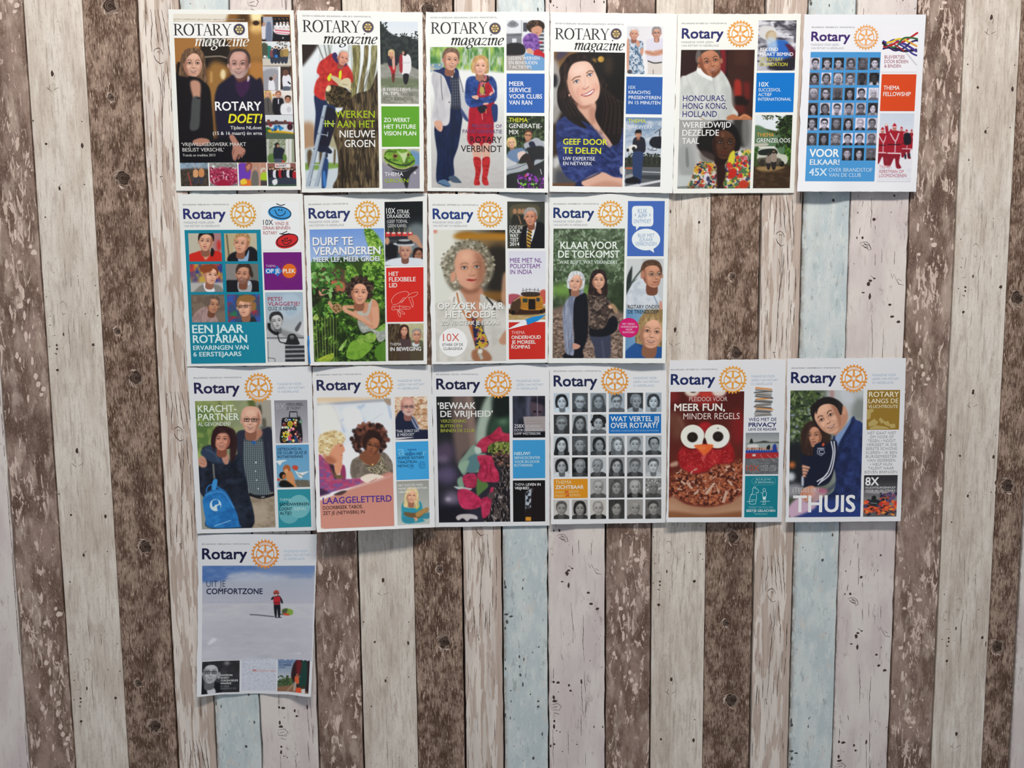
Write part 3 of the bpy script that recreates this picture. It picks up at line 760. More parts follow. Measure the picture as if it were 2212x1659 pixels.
    def emblem(s, cx, cy, r, col='e9a94b', old=False, col2=None):
        """toothed wheel with six spokes; r is the outer radius"""
        mats = [ink(s.tone(col), .42, 'emblem_gold'), ink(s.tone(s.paper_seen if not old else col2), .42, 'emblem_white')]
        V, F, MI, LY = [], [], [], []
        D = math.radians
        def strip(A, B, mi, ly, close=False):
            """ribbon between two outlines"""
            b = len(V); n = len(A); V.extend(list(A) + list(B)); LY.extend([ly] * 2 * n)
            for i in range(n if close else n - 1):
                j = (i + 1) % n; F.append((b + i, b + j, b + n + j, b + n + i)); MI.append(mi)
        def arc(r, a0, a1, n): return [(r * math.cos(x), r * math.sin(x)) for x in np.linspace(a0, a1, n)]
        def ring(r0, r1, mi, ly, n=72):
            t = [2 * math.pi * i / n for i in range(n)]
            strip([(r0 * math.cos(x), r0 * math.sin(x)) for x in t], [(r1 * math.cos(x), r1 * math.sin(x)) for x in t], mi, ly, True)
        nt = 24; out, inn = [], []
        for k in range(nt):
            a = 2 * math.pi * k / nt; w2 = 2 * math.pi / nt
            for da, rr in ((-.44, .875), (-.25, .885), (-.19, .99), (.19, .99), (.25, .885), (.44, .875)):
                out.append((rr * math.cos(a + da * w2), rr * math.sin(a + da * w2))); inn.append((.795 * math.cos(a + da * w2), .795 * math.sin(a + da * w2)))
        for r0, r1 in ((.02, .2), (.2, .4), (.4, .6), (.6, .8), (.8, .86)): ring(r0, r1, 1, 0, 48)
        strip(out, inn, 0, 1, True)
        if old:
            ring(.62, .80, 0, 1)
        else:
            for a0, a1 in ((-54, -44), (14, 24), (156, 166), (224, 234)): strip(arc(.64, D(a0), D(a1), 5), arc(.80, D(a0), D(a1), 5), 0, 1)
            ring(.585, .65, 0, 1)
        for k in range(6):
            a = D(60 * k - 90); ca, sa = math.cos(a), math.sin(a)
            rr = np.linspace(.19, .60, 7); hw = np.linspace(.085, .05, 7); hw[-1] = .11; hw[-2] = .062
            strip([(x * ca - h * sa, x * sa + h * ca) for x, h in zip(rr, hw)], [(x * ca + h * sa, x * sa - h * ca) for x, h in zip(rr, hw)], 0, 1)
        ring(.115, .155, 0, 1, 24); ring(.175, .215, 0, 1, 24)
        layers = [(V, F, MI)]
        base_n = list(LY)
        # lettering bent round the band
        if not old:
            for word, a0, a1, flip in (('ROTARY', -122, -58, False), ('INTERNATIONAL', 150, 30, True)):
                tv, tf = text_mesh(word, .012, 0, 1.12)
                x = (tv[:, 0] - tv[:, 0].min()) / np.ptp(tv[:, 0]); y = tv[:, 1] / .682
                ang = D(a0) + x * (D(a1) - D(a0))
                rad = (.682 + y * .092) if not flip else (.775 - y * .092)
                layers.append((np.c_[rad * np.cos(ang), rad * np.sin(ang)].tolist(), list(tf), [0] * len(tf)))
        VV, FF_, MM, OF = [], [], [], []
        base_off = s.lift_off(3)
        for li, (v, f, m) in enumerate(layers):
            b = len(VV); VV += [tuple(p) for p in v]; FF_ += [tuple(b + i for i in q) for q in f]; MM += m; OF += [base_off + q * .00005 for q in base_n] if li == 0 else [base_off + .00008] * len(v)
        VV = np.array(VV, float)
        cu = s.loc(cx, cy)
        L = np.c_[cu[0] + VV[:, 0] * r * s.ds, cu[1] + VV[:, 1] * r * s.dt]
        s.z += len(layers)
        P = s.P3(L[:, 0], L[:, 1], np.array(OF)) - s.base
        me = mesh_np('gear_emblem', P, FF_, MM)
        return link('gear_emblem', me, mats, s.o)
    paper_seen = 'f0f1ef'
_pm = {}
def paper_mat(col):
    if col not in _pm:
        t = NT('cover_paper')
        n = t.n('TexNoise', 0, None, Vector=t.n('TexCoord', 'Object'), Scale=14.0, Detail=2.0)
        c = t.mix(t.math('MULTIPLY', n, .25), col, tuple(lin(hx(col)) * .93) + (1,))
        _pm[col] = t.finish(c, .38)
    return _pm[col]
# nib-drawn serif masthead glyphs for the older issues (unit cap height, x to the right, y up)
def nib(P, wdx, wdy, closed=False):
    P = open_spline(P, 6) if len(P) > 2 else np.asarray(P, float)
    return P, wdx, wdy
def old_masthead(c, x0, yb, x1, h, col='2b2b2b', word=True):
    """ROTARY in thin-and-thick roman capitals"""
    V, F = [], []
    def stroke(P, a, b=None):     # a: stroke thickness, perpendicular
        P = np.asarray(P, float)
        if len(P) > 2: P = open_spline(P, 6)
        d = np.gradient(P, axis=0); d /= (np.hypot(d[:, 0], d[:, 1])[:, None] + 1e-9)
        # thick on verticals, thin on horizontals
        th = np.abs(d[:, 1]) ** 1.5 * a + .035 if b is None else np.full(len(P), b)
        n = np.c_[-d[:, 1], d[:, 0]] * th[:, None] * .5; k = len(V); V.extend((P + n).tolist() + (P - n).tolist()); m = len(P)
        F.extend([(k + i, k + i + 1, k + m + i + 1, k + m + i) for i in range(m - 1)])
    def ser(x, y, w=.30): stroke([(x - w / 2, y), (x + w / 2, y)], 0, .035)
    def R(x):
        stroke([(x + .12, 0), (x + .12, 1)], .09); ser(x + .12, .015); ser(x + .06, .985, .2)
        stroke([(x + .12, .98), (x + .32, .97), (x + .50, .86), (x + .50, .66), (x + .34, .53), (x + .12, .51)], .10)
        stroke([(x + .30, .52), (x + .66, .02)], 0, .10); ser(x + .68, .015, .16); return .78
    def O(x):
        t = np.linspace(0, 2 * math.pi, 25); stroke(np.c_[x + .40 + .36 * np.cos(t), .5 + .5 * np.sin(t)], .10); return .86
    def T(x):
        stroke([(x + .34, 0), (x + .34, 1)], .09); ser(x + .34, .015); stroke([(x + .0, .98), (x + .68, .98)], 0, .04)
        stroke([(x + .015, .98), (x + .0, .80)], 0, .03); stroke([(x + .665, .98), (x + .68, .80)], 0, .03); return .66
    def A(x):
        stroke([(x + .08, 0), (x + .37, 1)], 0, .04); stroke([(x + .36, 1), (x + .66, 0)], 0, .11); stroke([(x + .17, .34), (x + .56, .34)], 0, .035); ser(x + .08, .015, .2); ser(x + .66, .015, .24); return .78
    def Y(x):
        stroke([(x + .06, 1), (x + .36, .45)], 0, .10); stroke([(x + .64, 1), (x + .37, .45)], 0, .035); stroke([(x + .365, .46), (x + .365, 0)], .09); ser(x + .365, .015); ser(x + .06, .985, .22); ser(x + .64, .985, .2); return .7
    x = 0
    for g in (R, O, T, A, R, Y): x += g(x)
    V = np.array(V); u0, v0 = c.loc(x0, yb); u1 = c.loc(x1, yb)[0]
    L = np.c_[u0 + V[:, 0] / x * (u1 - u0), v0 - V[:, 1] * h * c.dt]
    c.part('masthead_lettering', L, F, [ink(c.tone(col))], c.lift_off(5))
def old_magazine(c, x0, yb, x1, xh, col='2b2b2b'):
    """magazine in a slanted book hand, x-height xh"""
    V, F = [], []
    def stroke(P, a=.13, b=.05):
        P = np.asarray(P, float)
        if len(P) > 2: P = open_spline(P, 6)
        d = np.gradient(P, axis=0); d /= (np.hypot(d[:, 0], d[:, 1])[:, None] + 1e-9)
        th = b + a * np.clip(np.abs(d[:, 1] * .96 + d[:, 0] * -.28), 0, 1) ** 2
        n = np.c_[-d[:, 1], d[:, 0]] * th[:, None] * .5; k = len(V); V.extend((P + n).tolist() + (P - n).tolist()); m = len(P)
        F.extend([(k + i, k + i + 1, k + m + i + 1, k + m + i) for i in range(m - 1)])
    def m_(x):
        stroke([(x, .8), (x + .1, .98), (x + .16, .9), (x + .16, 0)]); stroke([(x + .17, .6), (x + .35, .95), (x + .5, .98), (x + .56, .8), (x + .56, 0)]); stroke([(x + .57, .6), (x + .75, .95), (x + .9, .98), (x + .96, .8), (x + .94, .12), (x + 1.02, .02), (x + 1.12, .12)]); return 1.22
    def a_(x):
        stroke([(x + .56, .9), (x + .36, 1.0), (x + .12, .8), (x + .04, .4), (x + .12, .05), (x + .28, .02), (x + .46, .25), (x + .56, .6)]); stroke([(x + .58, .98), (x + .57, .14), (x + .64, .02), (x + .76, .12)]); return .84
    def g_(x):
        stroke([(x + .3, 1.0), (x + .1, .85), (x + .08, .55), (x + .26, .38), (x + .48, .5), (x + .52, .82), (x + .3, 1.0)]); stroke([(x + .22, .4), (x + .12, .2), (x + .3, .06), (x + .52, -.06), (x + .54, -.34), (x + .26, -.52), (x + .0, -.4), (x + .0, -.2), (x + .2, -.02)]); stroke([(x + .5, .9), (x + .7, 1.0)]); return .74
    def z_(x):
        stroke([(x + .04, .8), (x + .1, .95), (x + .56, .93)], .05, .08); stroke([(x + .56, .93), (x + .02, .06)], 0, .06); stroke([(x + .02, .05), (x + .3, .1), (x + .5, .0), (x + .6, .12)], .05, .08); return .7
    def i_(x):
        stroke([(x + .02, .8), (x + .12, .98), (x + .18, .9), (x + .17, .12), (x + .25, .02), (x + .36, .12)]); stroke([(x + .2, 1.36), (x + .2, 1.5)], 0, .16); return .42
    def n_(x):
        stroke([(x, .8), (x + .1, .98), (x + .16, .9), (x + .16, 0)]); stroke([(x + .17, .6), (x + .36, .95), (x + .52, .98), (x + .58, .8), (x + .56, .12), (x + .64, .02), (x + .74, .12)]); return .84
    def e_(x):
        stroke([(x + .08, .45), (x + .34, .52), (x + .52, .74), (x + .44, .97), (x + .24, .95), (x + .06, .6), (x + .08, .2), (x + .26, .01), (x + .54, .2)]); return .58
    x = 0
    for g in (m_, a_, g_, a_, z_, i_, n_, e_): x += g(x)
    V = np.array(V); V[:, 0] += V[:, 1] * .22
    u0, v0 = c.loc(x0, yb); u1 = c.loc(x1, yb)[0]
    L = np.c_[u0 + V[:, 0] / (x + .1) * (u1 - u0), v0 - V[:, 1] * xh * c.dt]
    c.part('masthead_lettering', L, F, [ink(c.tone(col))], c.lift_off(5))

# ------------------------------------------------------------------ one small portrait of a grid
def portrait(c,x0,y0,x1,y1,spec,tint=(1,1,1),parent=None,warm=(1,1,1)):
    """spec: style, background, hair, skin, clothes (0..9 greys), then flags g glasses, w white collar, l/r turned"""
    st = {'s': 'short','l': 'long','b': 'bob','c': 'curly','t': 'thin','B': 'bald','a': 'afro'}[spec[0]]
    tv = lambda d: tuple(np.clip((int(d) * .97 + .35) / 9.4 * np.array(tint),0,1))
    p = c.pic(x0,y0,x1,y1,tv(spec[1])); W,H = x1 - x0,y1 - y0; X = lambda f: x0 + f * W; Y = lambda f: y0 + f * H
    fl = spec[5:]; tn = -.6 if 'l' in fl else .6 if 'r' in fl else 0
    if 'p' in fl: p.tex(p.all(),tv(str(max(0,int(spec[1]) - 3))),W * .2,.5,.15,.8)
    sk = tv(spec[3])
    p.poly([(X(-.05),Y(1.1)),(X(.0),Y(.88)),(X(.28),Y(.76)),(X(.72),Y(.76)),(X(1.0),Y(.88)),(X(1.05),Y(1.1))],tv(spec[4]),1.4)
    if 'w' in fl: p.poly([(X(.38),Y(.74)),(X(.62),Y(.74)),(X(.52),Y(1.02))],tv('9'),1.2); p.line([(X(.5),Y(.84)),(X(.5),Y(1.0))],W * .06,tv('1'),1)
    cx = X(.5 + (.04 if tn > 0 else -.04 if tn < 0 else 0))
    p.head(cx,Y(.45),H * .70,sk,tv(spec[2]),st,p.rs.uniform(-.1,.1),tn,1 if p.rs.rand() > .3 else 0,tuple(np.array(sk) * .6),glasses='222' if 'g' in fl else None,eye='222',lips=tuple(np.array(sk) * .62),beard=tuple(np.array(sk) * .7) if 'd' in fl else None)
    if 'w' in fl: pass
    return c.show(p,'portrait',parent,None,.012)

# ------------------------------------------------------------------ row one
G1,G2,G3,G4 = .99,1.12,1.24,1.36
NAVY = '2c2f6b'
def date_line(c,s,x0,y,x1,col='8f9092'):
    c.text('date_lettering',[(s,x0,y,x1,12,col,-.004)])
def new_head(c,date,dx,x0,yb,x1,h,em,sub=None,side=None,navy=NAVY,subcol='b4b7ba'):
    """masthead: date line, title, wheel and subtitle of the newer issues"""
    date_line(c,date,*dx)
    c.text('masthead_lettering',[('Rotary',x0,yb,x1,h,navy,.015)])
    c.emblem(*em)
    if sub: c.text('subtitle_lettering',[('MAGAZINE VOOR LEDEN',sub[0],sub[1],sub[2],17,subcol,0),('VAN ROTARY IN NEDERLAND',sub[0] + 1,sub[1] + 31,sub[3],17,subcol,0)])
    if side: c.text('subtitle_lettering',[('MAGAZINE VOOR',side[0],side[1],side[2],19,'b3c3d2',0),('LEDEN VAN ROTARY',side[0] + 1,side[1] + 34,side[3],19,'b3c3d2',0),('IN NEDERLAND',side[0] + 1,side[1] + 68,side[2] - 22,19,'b3c3d2',0)])
def people(p,x0,x1,y,h,n,cols,skin='d9b49a',legs='333a48'):
    """a row of small standing figures; y is the ground, h their height"""
    for i in range(n):
        x = x0 + (x1 - x0) * (i + .5) / n + p.rs.uniform(-2,2); hh = h * p.rs.uniform(.9,1.08); c = cols[i % len(cols)]
        p.poly([(x - hh * .12,y - hh * .5),(x + hh * .12,y - hh * .5),(x + hh * .09,y),(x - hh * .09,y)],legs,.8)
        p.poly([(x - hh * .15,y - hh * .82),(x,y - hh * .87),(x + hh * .15,y - hh * .82),(x + hh * .14,y - hh * .42),(x - hh * .14,y - hh * .42)],c,.8)
        p.ell(x,y - hh * .92,hh * .065,hh * .085,skin,0,.8); p.ell(x,y - hh * .97,hh * .07,hh * .05,['4a382c','8a6a48','2c2420'][i % 3],0,.8)

c = Cover(360,10,[(12,42),(1138,50),(1203,1659),(85,1667)],'cover with a smiling woman and balding man, ROTARY DOET in white and yellow',11,G1,'f3f3ec',(1,3,4,3,4),wav=.0005)
c.paper_seen = 'f0f1ec'
p = c.pic(58,82,1158,1412,'5c3a1e')
p.grad('8a5a2c','3a2314',90,.1,.7)
p.poly([(50,70),(600,70),(585,130),(560,150),(50,150)],'ece7da',4,.95); p.poly([(560,70),(880,70),(840,180),(900,520),(560,520)],'8a5f30',12)
p.ell(800,110,60,46,'ffe9b0',0,14); p.ell(805,215,60,50,'f6cf86',0,16); p.ell(800,165,30,22,'33200f',0,4); p.poly([(760,240),(860,240),(900,460),(700,460)],'b07f3e',26,.6)
p.ell(690,120,60,40,'4a3016',0,16); p.poly([(60,300),(340,300),(330,520),(60,520)],'a5713a',18); p.line([(60,528),(300,524)],8,'d9a05c',2)
p.poly([(320,300),(500,300),(560,380),(570,560),(330,560)],'241c16',8); p.poly([(340,310),(480,320),(470,360),(350,350)],'a8b0a8',8,.6)
p.line([(335,470),(470,462),(540,478)],9,'b8ab98',3); p.poly([(350,500),(560,500),(560,560),(370,560)],'0f0e10',6)
p.poly([(370,560),(560,560),(520,700),(440,900),(440,1260),(360,1260)],'9a6e38',22); p.ell(505,625,24,46,'e9d3a4',0,6); p.line([(400,600),(400,700)],18,'c79b5e',6)
p.poly([(740,530),(870,530),(880,700),(760,700)],'b1783c',14); p.poly([(80,530),(130,530),(110,650),(80,650)],'6a4a22',6); p.poly([(95,530),(130,530),(90,660)],'1e1510',4)
p.head(235,524,246,'d8aa92','6b4f3a','long',.02,.15,1,'8a5846',hl='9a7a58')
p.poly([(180,650),(210,640),(290,660),(330,690),(380,740),(400,860),(415,1240),(300,1250),(240,1210),(210,1250),(100,1240),(70,660),(120,640)],'161214',5)
p.poly([(212,690),(300,700),(296,860),(262,872),(238,840)],'c08f78',6); p.poly([(232,838),(298,838),(300,980),(285,1110),(210,1120),(216,1000)],'4b4d4d',5); p.poly([(262,836),(300,832),(298,846)],'1a1516',3)
p.head(648,530,256,'c79a8c','4a3a34','thin',-.02,-.1,1,'6f453c',beard='b9a9a4',glasses=None)
p.line([(580,530),(636,532)],3,'8a7c7c',.8); p.line([(660,532),(722,530)],3,'8a7c7c',.8)
p.poly([(560,650),(600,630),(640,700),(720,690),(742,630),(800,670),(862,720),(880,1412),(640,1412),(480,1240),(430,900),(455,740),(520,680)],'1d1a2e',6)
p.poly([(615,680),(650,700),(740,670),(735,760),(670,830),(625,770)],'3b1e44',6); p.poly([(725,640),(745,650),(738,680),(722,690)],'c9bcc4',4); p.line([(668,830),(672,1000)],4,'100e1c',3)
p.poly([(60,1240),(420,1200),(560,1180),(900,1200),(900,1412),(110,1412)],'0c0b12',16)
p.poly([(235,1220),(300,1195),(370,1205),(385,1235),(320,1260),(250,1255)],'b57f68',4); p.poly([(560,1180),(600,1170),(660,1260),(705,1300),(690,1350),(640,1345),(600,1395),(585,1330),(590,1260)],'b47e6c',4)
for a,b,d,e in ((640,1340,610,1400),(665,1340,640,1385),(690,1320,670,1370),(600,1300,590,1340)): p.line([(a,b),(d,e)],14,'a8705f',2); p.line([(a + 8,b),(d + 8,e)],3,'5a322a',2)
mp = c.show(p,'main_photo')
# small pictures down the right and along the bottom
q = c.pic(845,108,1106,328,'14131a'); q.box_(940,108,950,328,'333'); q.poly([(862,110),(945,110),(945,320),(900,320)],'a9adb8',3); q.poly([(850,200),(885,190),(890,300),(850,300)],'d9d5da',3); q.ell(870,175,14,18,'b98c76'); q.poly([(895,170),(935,170),(940,325),(890,325)],'6e7a92',3)
q.box_(960,185,1106,215,'e8e4e4',3); q.poly([(965,215),(1106,215),(1106,262),(1060,272),(975,258)],'e6dede',2); q.line([(968,228),(1106,240)],7,'c8102e',1); q.line([(975,250),(1106,262)],4,'c8102e',1); people(q,970,1100,210,60,4,['eeeaea'],'c79a80','eee'); q.ell(1042,298,8,8,'c9c2b0',0,2); c.show(q,'small_photo')
q = c.pic(852,330,1116,548,'b9b4ad'); q.poly([(852,330),(1116,330),(1116,440),(852,420)],'dfe3e6',6); q.leaves(990,330,1116,440,60,['4d4a44','6a6660','8a8880'],3,12); q.poly([(852,350),(905,360),(905,460),(852,470)],'4a5040',4); q.box_(906,370,935,490,'1f7a6c'); q.poly([(852,490),(1116,490),(1116,548),(852,548)],'cdc6b8',3); people(q,930,1085,520,140,5,['7a4a50','2a3048','23262e','8a7444','a88a50']); q.ell(982,462,14,14,'2f7fd0'); q.ell(880,465,14,10,'eee'); c.show(q,'small_photo')
q = c.pic(860,552,1120,768,'c5c5c9'); q.poly([(862,600),(1000,590),(1000,768),(862,768)],'9b9ba2',5); q.poly([(915,680),(935,660),(962,690),(970,768),(915,768)],'e5e5ea',2); q.ell(934,664,16,18,'3a2a22'); q.line([(955,680),(972,625)],9,'d79a80'); q.box_(1000,556,1020,768,'f0f0f0'); q.box_(1020,556,1112,760,'3a2c26'); q.poly([(1040,640),(1100,630),(1116,700),(1100,745),(1046,745)],'e4e4ea',2); q.ell(1065,610,26,28,'6a4a3c'); q.line([(1085,690),(1110,712)],12,'1a1818'); q.poly([(1046,735),(1100,735),(1100,768),(1046,768)],'5a6270',2); c.show(q,'small_photo')
q = c.pic(870,770,1132,985,'d8cdc4'); q.box_(870,770,1132,815,'e8e2dc',4); q.head(905,800,70,'d9a788','c9a060','long'); q.poly([(872,850),(930,845),(955,985),(872,985)],'5b5754',3); q.line([(905,850),(915,960)],6,'33302e'); q.head(1000,808,62,'cf9c84','8a5236','short'); q.poly([(950,850),(1000,838),(1045,850),(1050,985),(960,985)],'1c1c22',3); q.box_(996,845,1006,890,'dde'); q.head(1085,850,66,'b98468','2b1d18','short',.1); q.poly([(1025,900),(1085,880),(1130,900),(1132,985),(1030,985)],'e6e6ea',3); q.ell(1095,940,20,26,'c9c9cf',0,2); q.ell(960,810,12,10,'d88a3a'); c.show(q,'small_photo')
q = c.pic(882,988,1140,1200,'d9dde0'); q.poly([(882,1050),(1140,1055),(1140,1110),(882,1110)],'4a3236',3); q.box_(900,1030,925,1060,'7a4a3a'); q.box_(970,1035,995,1062,'5a3a34'); q.box_(1050,1035,1072,1062,'6a3a34'); q.poly([(882,1085),(1140,1075),(1140,1150),(882,1130)],'cfd3d6',3); q.poly([(882,1100),(940,1120),(900,1200),(882,1200)],'35602e',4); q.poly([(925,1120),(1142,1148),(1142,1168),(935,1150)],'d8a81c',1.5); q.poly([(900,1150),(1142,1160),(1142,1200),(900,1200)],'50604e',4); q.dabs(940,1085,1040,1130,26,['2a7ab8','2f8ac6','1e4a78'],6,12); q.ell(1105,1095,26,30,'3a1c26'); q.ell(1104,1062,10,12,'8a2030'); q.ell(930,1080,14,16,'8a2a2a'); c.show(q,'small_photo')
q = c.pic(890,1203,1148,1415,'98a088'); q.leaves(890,1203,1060,1300,90,['7a8468','b9bfae','5a6448'],4,14); q.box_(1065,1203,1120,1415,'dcdcd6',2); q.box_(1090,1203,1098,1415,'b9b9b2'); q.box_(897,1203,915,1415,'bcc0b8'); q.poly([(920,1340),(1060,1340),(1060,1415),(920,1415)],'5a7a3c',3); q.poly([(960,1290),(1000,1275),(1055,1300),(1040,1350),(1035,1390),(965,1390)],'1e2430',2); q.ell(990,1258,20,22,'2a201c'); q.ell(998,1266,12,14,'b58468'); q.box_(965,1380,1035,1415,'4a5262',2); q.ell(1045,1405,14,9,'c23a28'); c.show(q,'small_photo')
q = c.pic(120,1418,378,1625,'8fa6ba'); q.poly([(120,1480),(378,1470),(378,1625),(120,1625)],'4d4338',5); q.tex(q.all(),'2e2a24',18,.55,.2,.6); q.line([(190,1500),(222,1622)],9,'b04a40'); people(q,235,335,1600,150,2,['d9a070','cf8c58'],'c98c68','3a3c48'); q.line([(255,1470),(240,1422)],7,'d9a070'); q.line([(285,1470),(300,1425)],7,'d9a070'); q.box_(120,1418,378,1470,'9ab2c6',3,.6); c.show(q,'small_photo')
q = c.pic(380,1418,640,1622,'7e7c78'); q.tex(q.all(),'a8aaa8',20,.5,.2,.7); q.ell(512,1545,132,88,'9c2a4a',0,6); q.dabs(385,1462,640,1600,210,['b8375c','c9506e','8a1f3c','6a1a30','e0a8b4'],5,10); q.ell(418,1450,14,14,'ddd'); q.box_(455,1575,565,1622,'a01838',5); c.show(q,'small_photo')
q = c.pic(642,1415,900,1622,'b98a76'); q.poly([(642,1440),(700,1420),(750,1450),(745,1560),(690,1590),(642,1600)],'6a3ab0',3); q.head(735,1450,60,'c98a74','8a4636','bob',.3); q.poly([(680,1560),(760,1580),(760,1622),(670,1622)],'e0702a',3); q.poly([(660,1575),(700,1560),(720,1600),(668,1610)],'e8c83a',2); q.head(792,1480,46,'c9907c','a89a90','short',.2); q.poly([(770,1500),(815,1500),(820,1622),(760,1622)],'6c6a62',3); q.box_(832,1415,840,1622,'c9a08c'); q.head(868,1490,52,'c99880','d8d0bc','bob',-.3); q.poly([(850,1510),(900,1510),(900,1580),(845,1570)],'a8c828',3); q.box_(842,1575,900,1622,'4a4040',3); c.show(q,'small_photo')
q = c.pic(902,1420,1164,1625,'6a3f38'); q.box_(902,1420,1164,1470,'8c5a50',4); q.poly([(902,1580),(1164,1580),(1164,1625),(902,1625)],'3e5a44',4); people(q,915,1160,1605,140,10,['1c1a22','2a2230','dcdce4','14141a','a8202c']); q.poly([(945,1580),(985,1560),(992,1600),(960,1618)],'e4e6e8',1); q.box_(970,1425,1108,1462,'e6e2e0',1); gp = c.show(q,'small_photo')
c.text('banner_lettering',[('NL',980,1452,1002,18,'d02a2a',.03),('DOET',1004,1452,1072,18,'44444a',.01)],gp)
c.panel(52,153,732,302,'f4f3f0','masthead_panel')
date_line(c,'ROTARY IN NEDERLAND • 83E JAARGANG • FEBRUARI 2013 • WWW.ROTARY.NL',62,136,700,'b0a898')
old_masthead(c,68,274,580,102); c.emblem(650,222,55,'3a3452',True,'e3cf8c')
old_magazine(c,248,372,733,66,'f2efe6')
c.text('headline_lettering',[('ROTARY',435,950,850,82,'f7f7f5',.012),('DOET!',552,1062,860,84,'ece327',.016,.22)])
c.text('headline_lettering',[('Tijdens NLdoet',572,1117,852,30,'e9e9e6',.004),('(15 & 16 maart) én erna',414,1167,856,30,'e9e9e6',.004)])
c.text('quote_lettering',[('‘VRIJWILLIGERSWERK MAAKT',132,1268,712,32,'d9d6d2',.004),('BESLIST VERSCHIL’',142,1316,516,32,'d9d6d2',.004),('Trends en tradities 2013',144,1360,436,22,'c9c6c2',.006)])

c = Cover(630,15,[(48,30),(1172,48),(1187,1652),(92,1663)],'cover with a man in a red jacket up a ladder pruning a willow',12,G1,'f2f3ef',(2,5,9,10,6),wav=.0006)
c.paper_seen = 'f0f1ee'
def old_head(c,date,d,rx,mx,em,mh=None):
    date_line(c,date,*d); old_masthead(c,*rx); old_magazine(c,*mx)
    c.emblem(em[0],em[1],em[2],'4a3f52',True,'dcc078')
old_head(c,'ROTARY IN NEDERLAND • 83E JAARGANG • APRIL 2013 • WWW.ROTARY.NL',(98,84,712),(103,222,612,103),(280,326,762,62),(684,180,54))
p = c.pic(92,336,786,1620,'e6ecee')
p.grad('e9eef0','c9d4da',90,0,1)
for k in range(26):
    x = p.rs.uniform(260,780); p.line([(x,336),(x + p.rs.uniform(-90,40),800)],p.rs.uniform(3,12),['b9c4c0','a8b4aa','8e998c','d0d8d8'][k % 4],3,.7)
for x0,x1 in ((330,352),(232,285),(290,320)): p.line([(x0,336),(x1,470)],9,'6a6a62',3)
p.poly([(92,336),(235,336),(100,530),(92,530)],'2a201e',10)
p.poly([(92,1060),(200,1050),(260,1250),(240,1300),(92,1300)],'a87a52',18,.8); p.poly([(350,1100),(420,1090),(420,1300),(340,1300)],'a09468',14,.8); p.poly([(92,1290),(430,1290),(430,1620),(92,1620)],'c9d4da',10)
p.poly([(110,1400),(420,1400),(420,1440),(110,1460)],'7ba04a',5); p.poly([(140,1300),(180,1290),(180,1440),(150,1440)],'5a4a34',6); p.poly([(250,1290),(275,1290),(270,1420),(250,1420)],'5a4a34',5)
p.poly([(380,1280),(395,1290),(390,1400),(375,1400)],'64543c',4); p.poly([(275,1370),(320,1360),(328,1440),(300,1620),(270,1620)],'27406e',3); p.ell(312,1330,13,22,'2e3442'); p.poly([(280,1480),(300,1480),(310,1600),(284,1600)],'3f7ac0',3)
# willow trunks
for P,col in (([(545,340),(608,340),(612,500),(590,700),(560,870),(500,870),(530,700),(550,500)],'8c8452'),([(655,345),(688,345),(680,500),(655,640),(640,800),(598,800),(620,620),(645,480)],'7c6c46'),([(715,350),(768,350),(752,560),(722,700),(710,760),(672,760),(690,600),(712,480)],'86845c')):
    mk = p.poly(P,col,2); p.tex(mk,'4c4a30',16,.52,.2,.6,6); p.tex(mk,'b9b484',14,.6,.15,.5,5)
for k in range(10):
    x = 600 + k * 20; p.line([(x,760),(x + p.rs.uniform(10,120),480 + p.rs.uniform(0,160))],p.rs.uniform(3,7),['5a4c38','7a6a4c','3c3226'][k % 3],1.5,.8)
mk = p.poly([(470,860),(520,830),(600,770),(700,740),(760,600),(790,560),(790,1640),(392,1640),(415,1500),(410,1280),(340,1030),(380,960),(450,930)],'3e3222',3)
p.tex(mk,'211a12',30,.5,.15,.8,5); p.tex(mk,'6e5c40',22,.58,.12,.7,6); p.tex(mk,'8c7a58',12,.66,.1,.6,7)
mk = p.poly([(300,740),(330,690),(400,700),(470,720),(530,760),(520,850),(440,900),(330,880),(305,810)],'43361f',3); p.tex(mk,'1f180f',24,.5,.15,.8); p.tex(mk,'7a6844',16,.6,.1,.6)
p.ell(325,728,28,32,'d8c898',.3,1.5); p.ell(318,728,18,22,'eadfb8',.3,2); p.ell(312,858,24,14,'cdb98c',.2,1.5); p.ell(515,722,12,30,'d9c89a',-.6,2)
# legs, jacket, arms
p.poly([(205,790),(300,830),(330,870),(390,900),(380,1060),(330,1240),(360,1300),(320,1308),(220,1280),(200,1180),(215,960)],'1f2c4e',3)
p.poly([(300,900),(400,960),(350,1200),(320,1250),(240,1240),(290,1100)],'17182a',4); p.poly([(250,1240),(335,1265),(362,1302),(330,1312),(225,1285)],'1a2034',2)
mk = p.poly([(375,415),(440,470),(500,520),(545,600),(540,680),(470,640),(430,700),(330,700),(300,760),(295,838),(205,785),(215,680),(250,620),(225,580),(250,500),(300,460)],'c8322c',2.5)
p.tex(mk,'8e1e20',34,.55,.2,.6); p.tex(mk,'e05040',30,.6,.2,.5); p.line([(250,610),(320,600),(370,640)],8,'7e181c',4,.7); p.line([(385,440),(420,560),(430,640)],8,'8e1c20',4,.7)
p.poly([(362,430),(395,408),(430,470),(490,500),(480,530),(420,510),(375,470)],'3a2a5c',2)
p.poly([(318,640),(345,596),(360,612),(340,664)],'d8e22e',1.2); p.poly([(425,582),(448,574),(442,650),(424,640)],'d8e22e',1.2)
p.poly([(350,615),(400,625),(460,665),(470,710),(430,710),(400,680),(360,645)],'c9bd94',2); p.poly([(440,660),(500,635),(530,660),(520,710),(470,722),(440,700)],'d3c8a4',2); p.line([(450,690),(500,700)],4,'6a6048',2)
p.head(460,455,130,'d99a82','c9c4c0','thin',.28,.7,1,'9a5a4a')
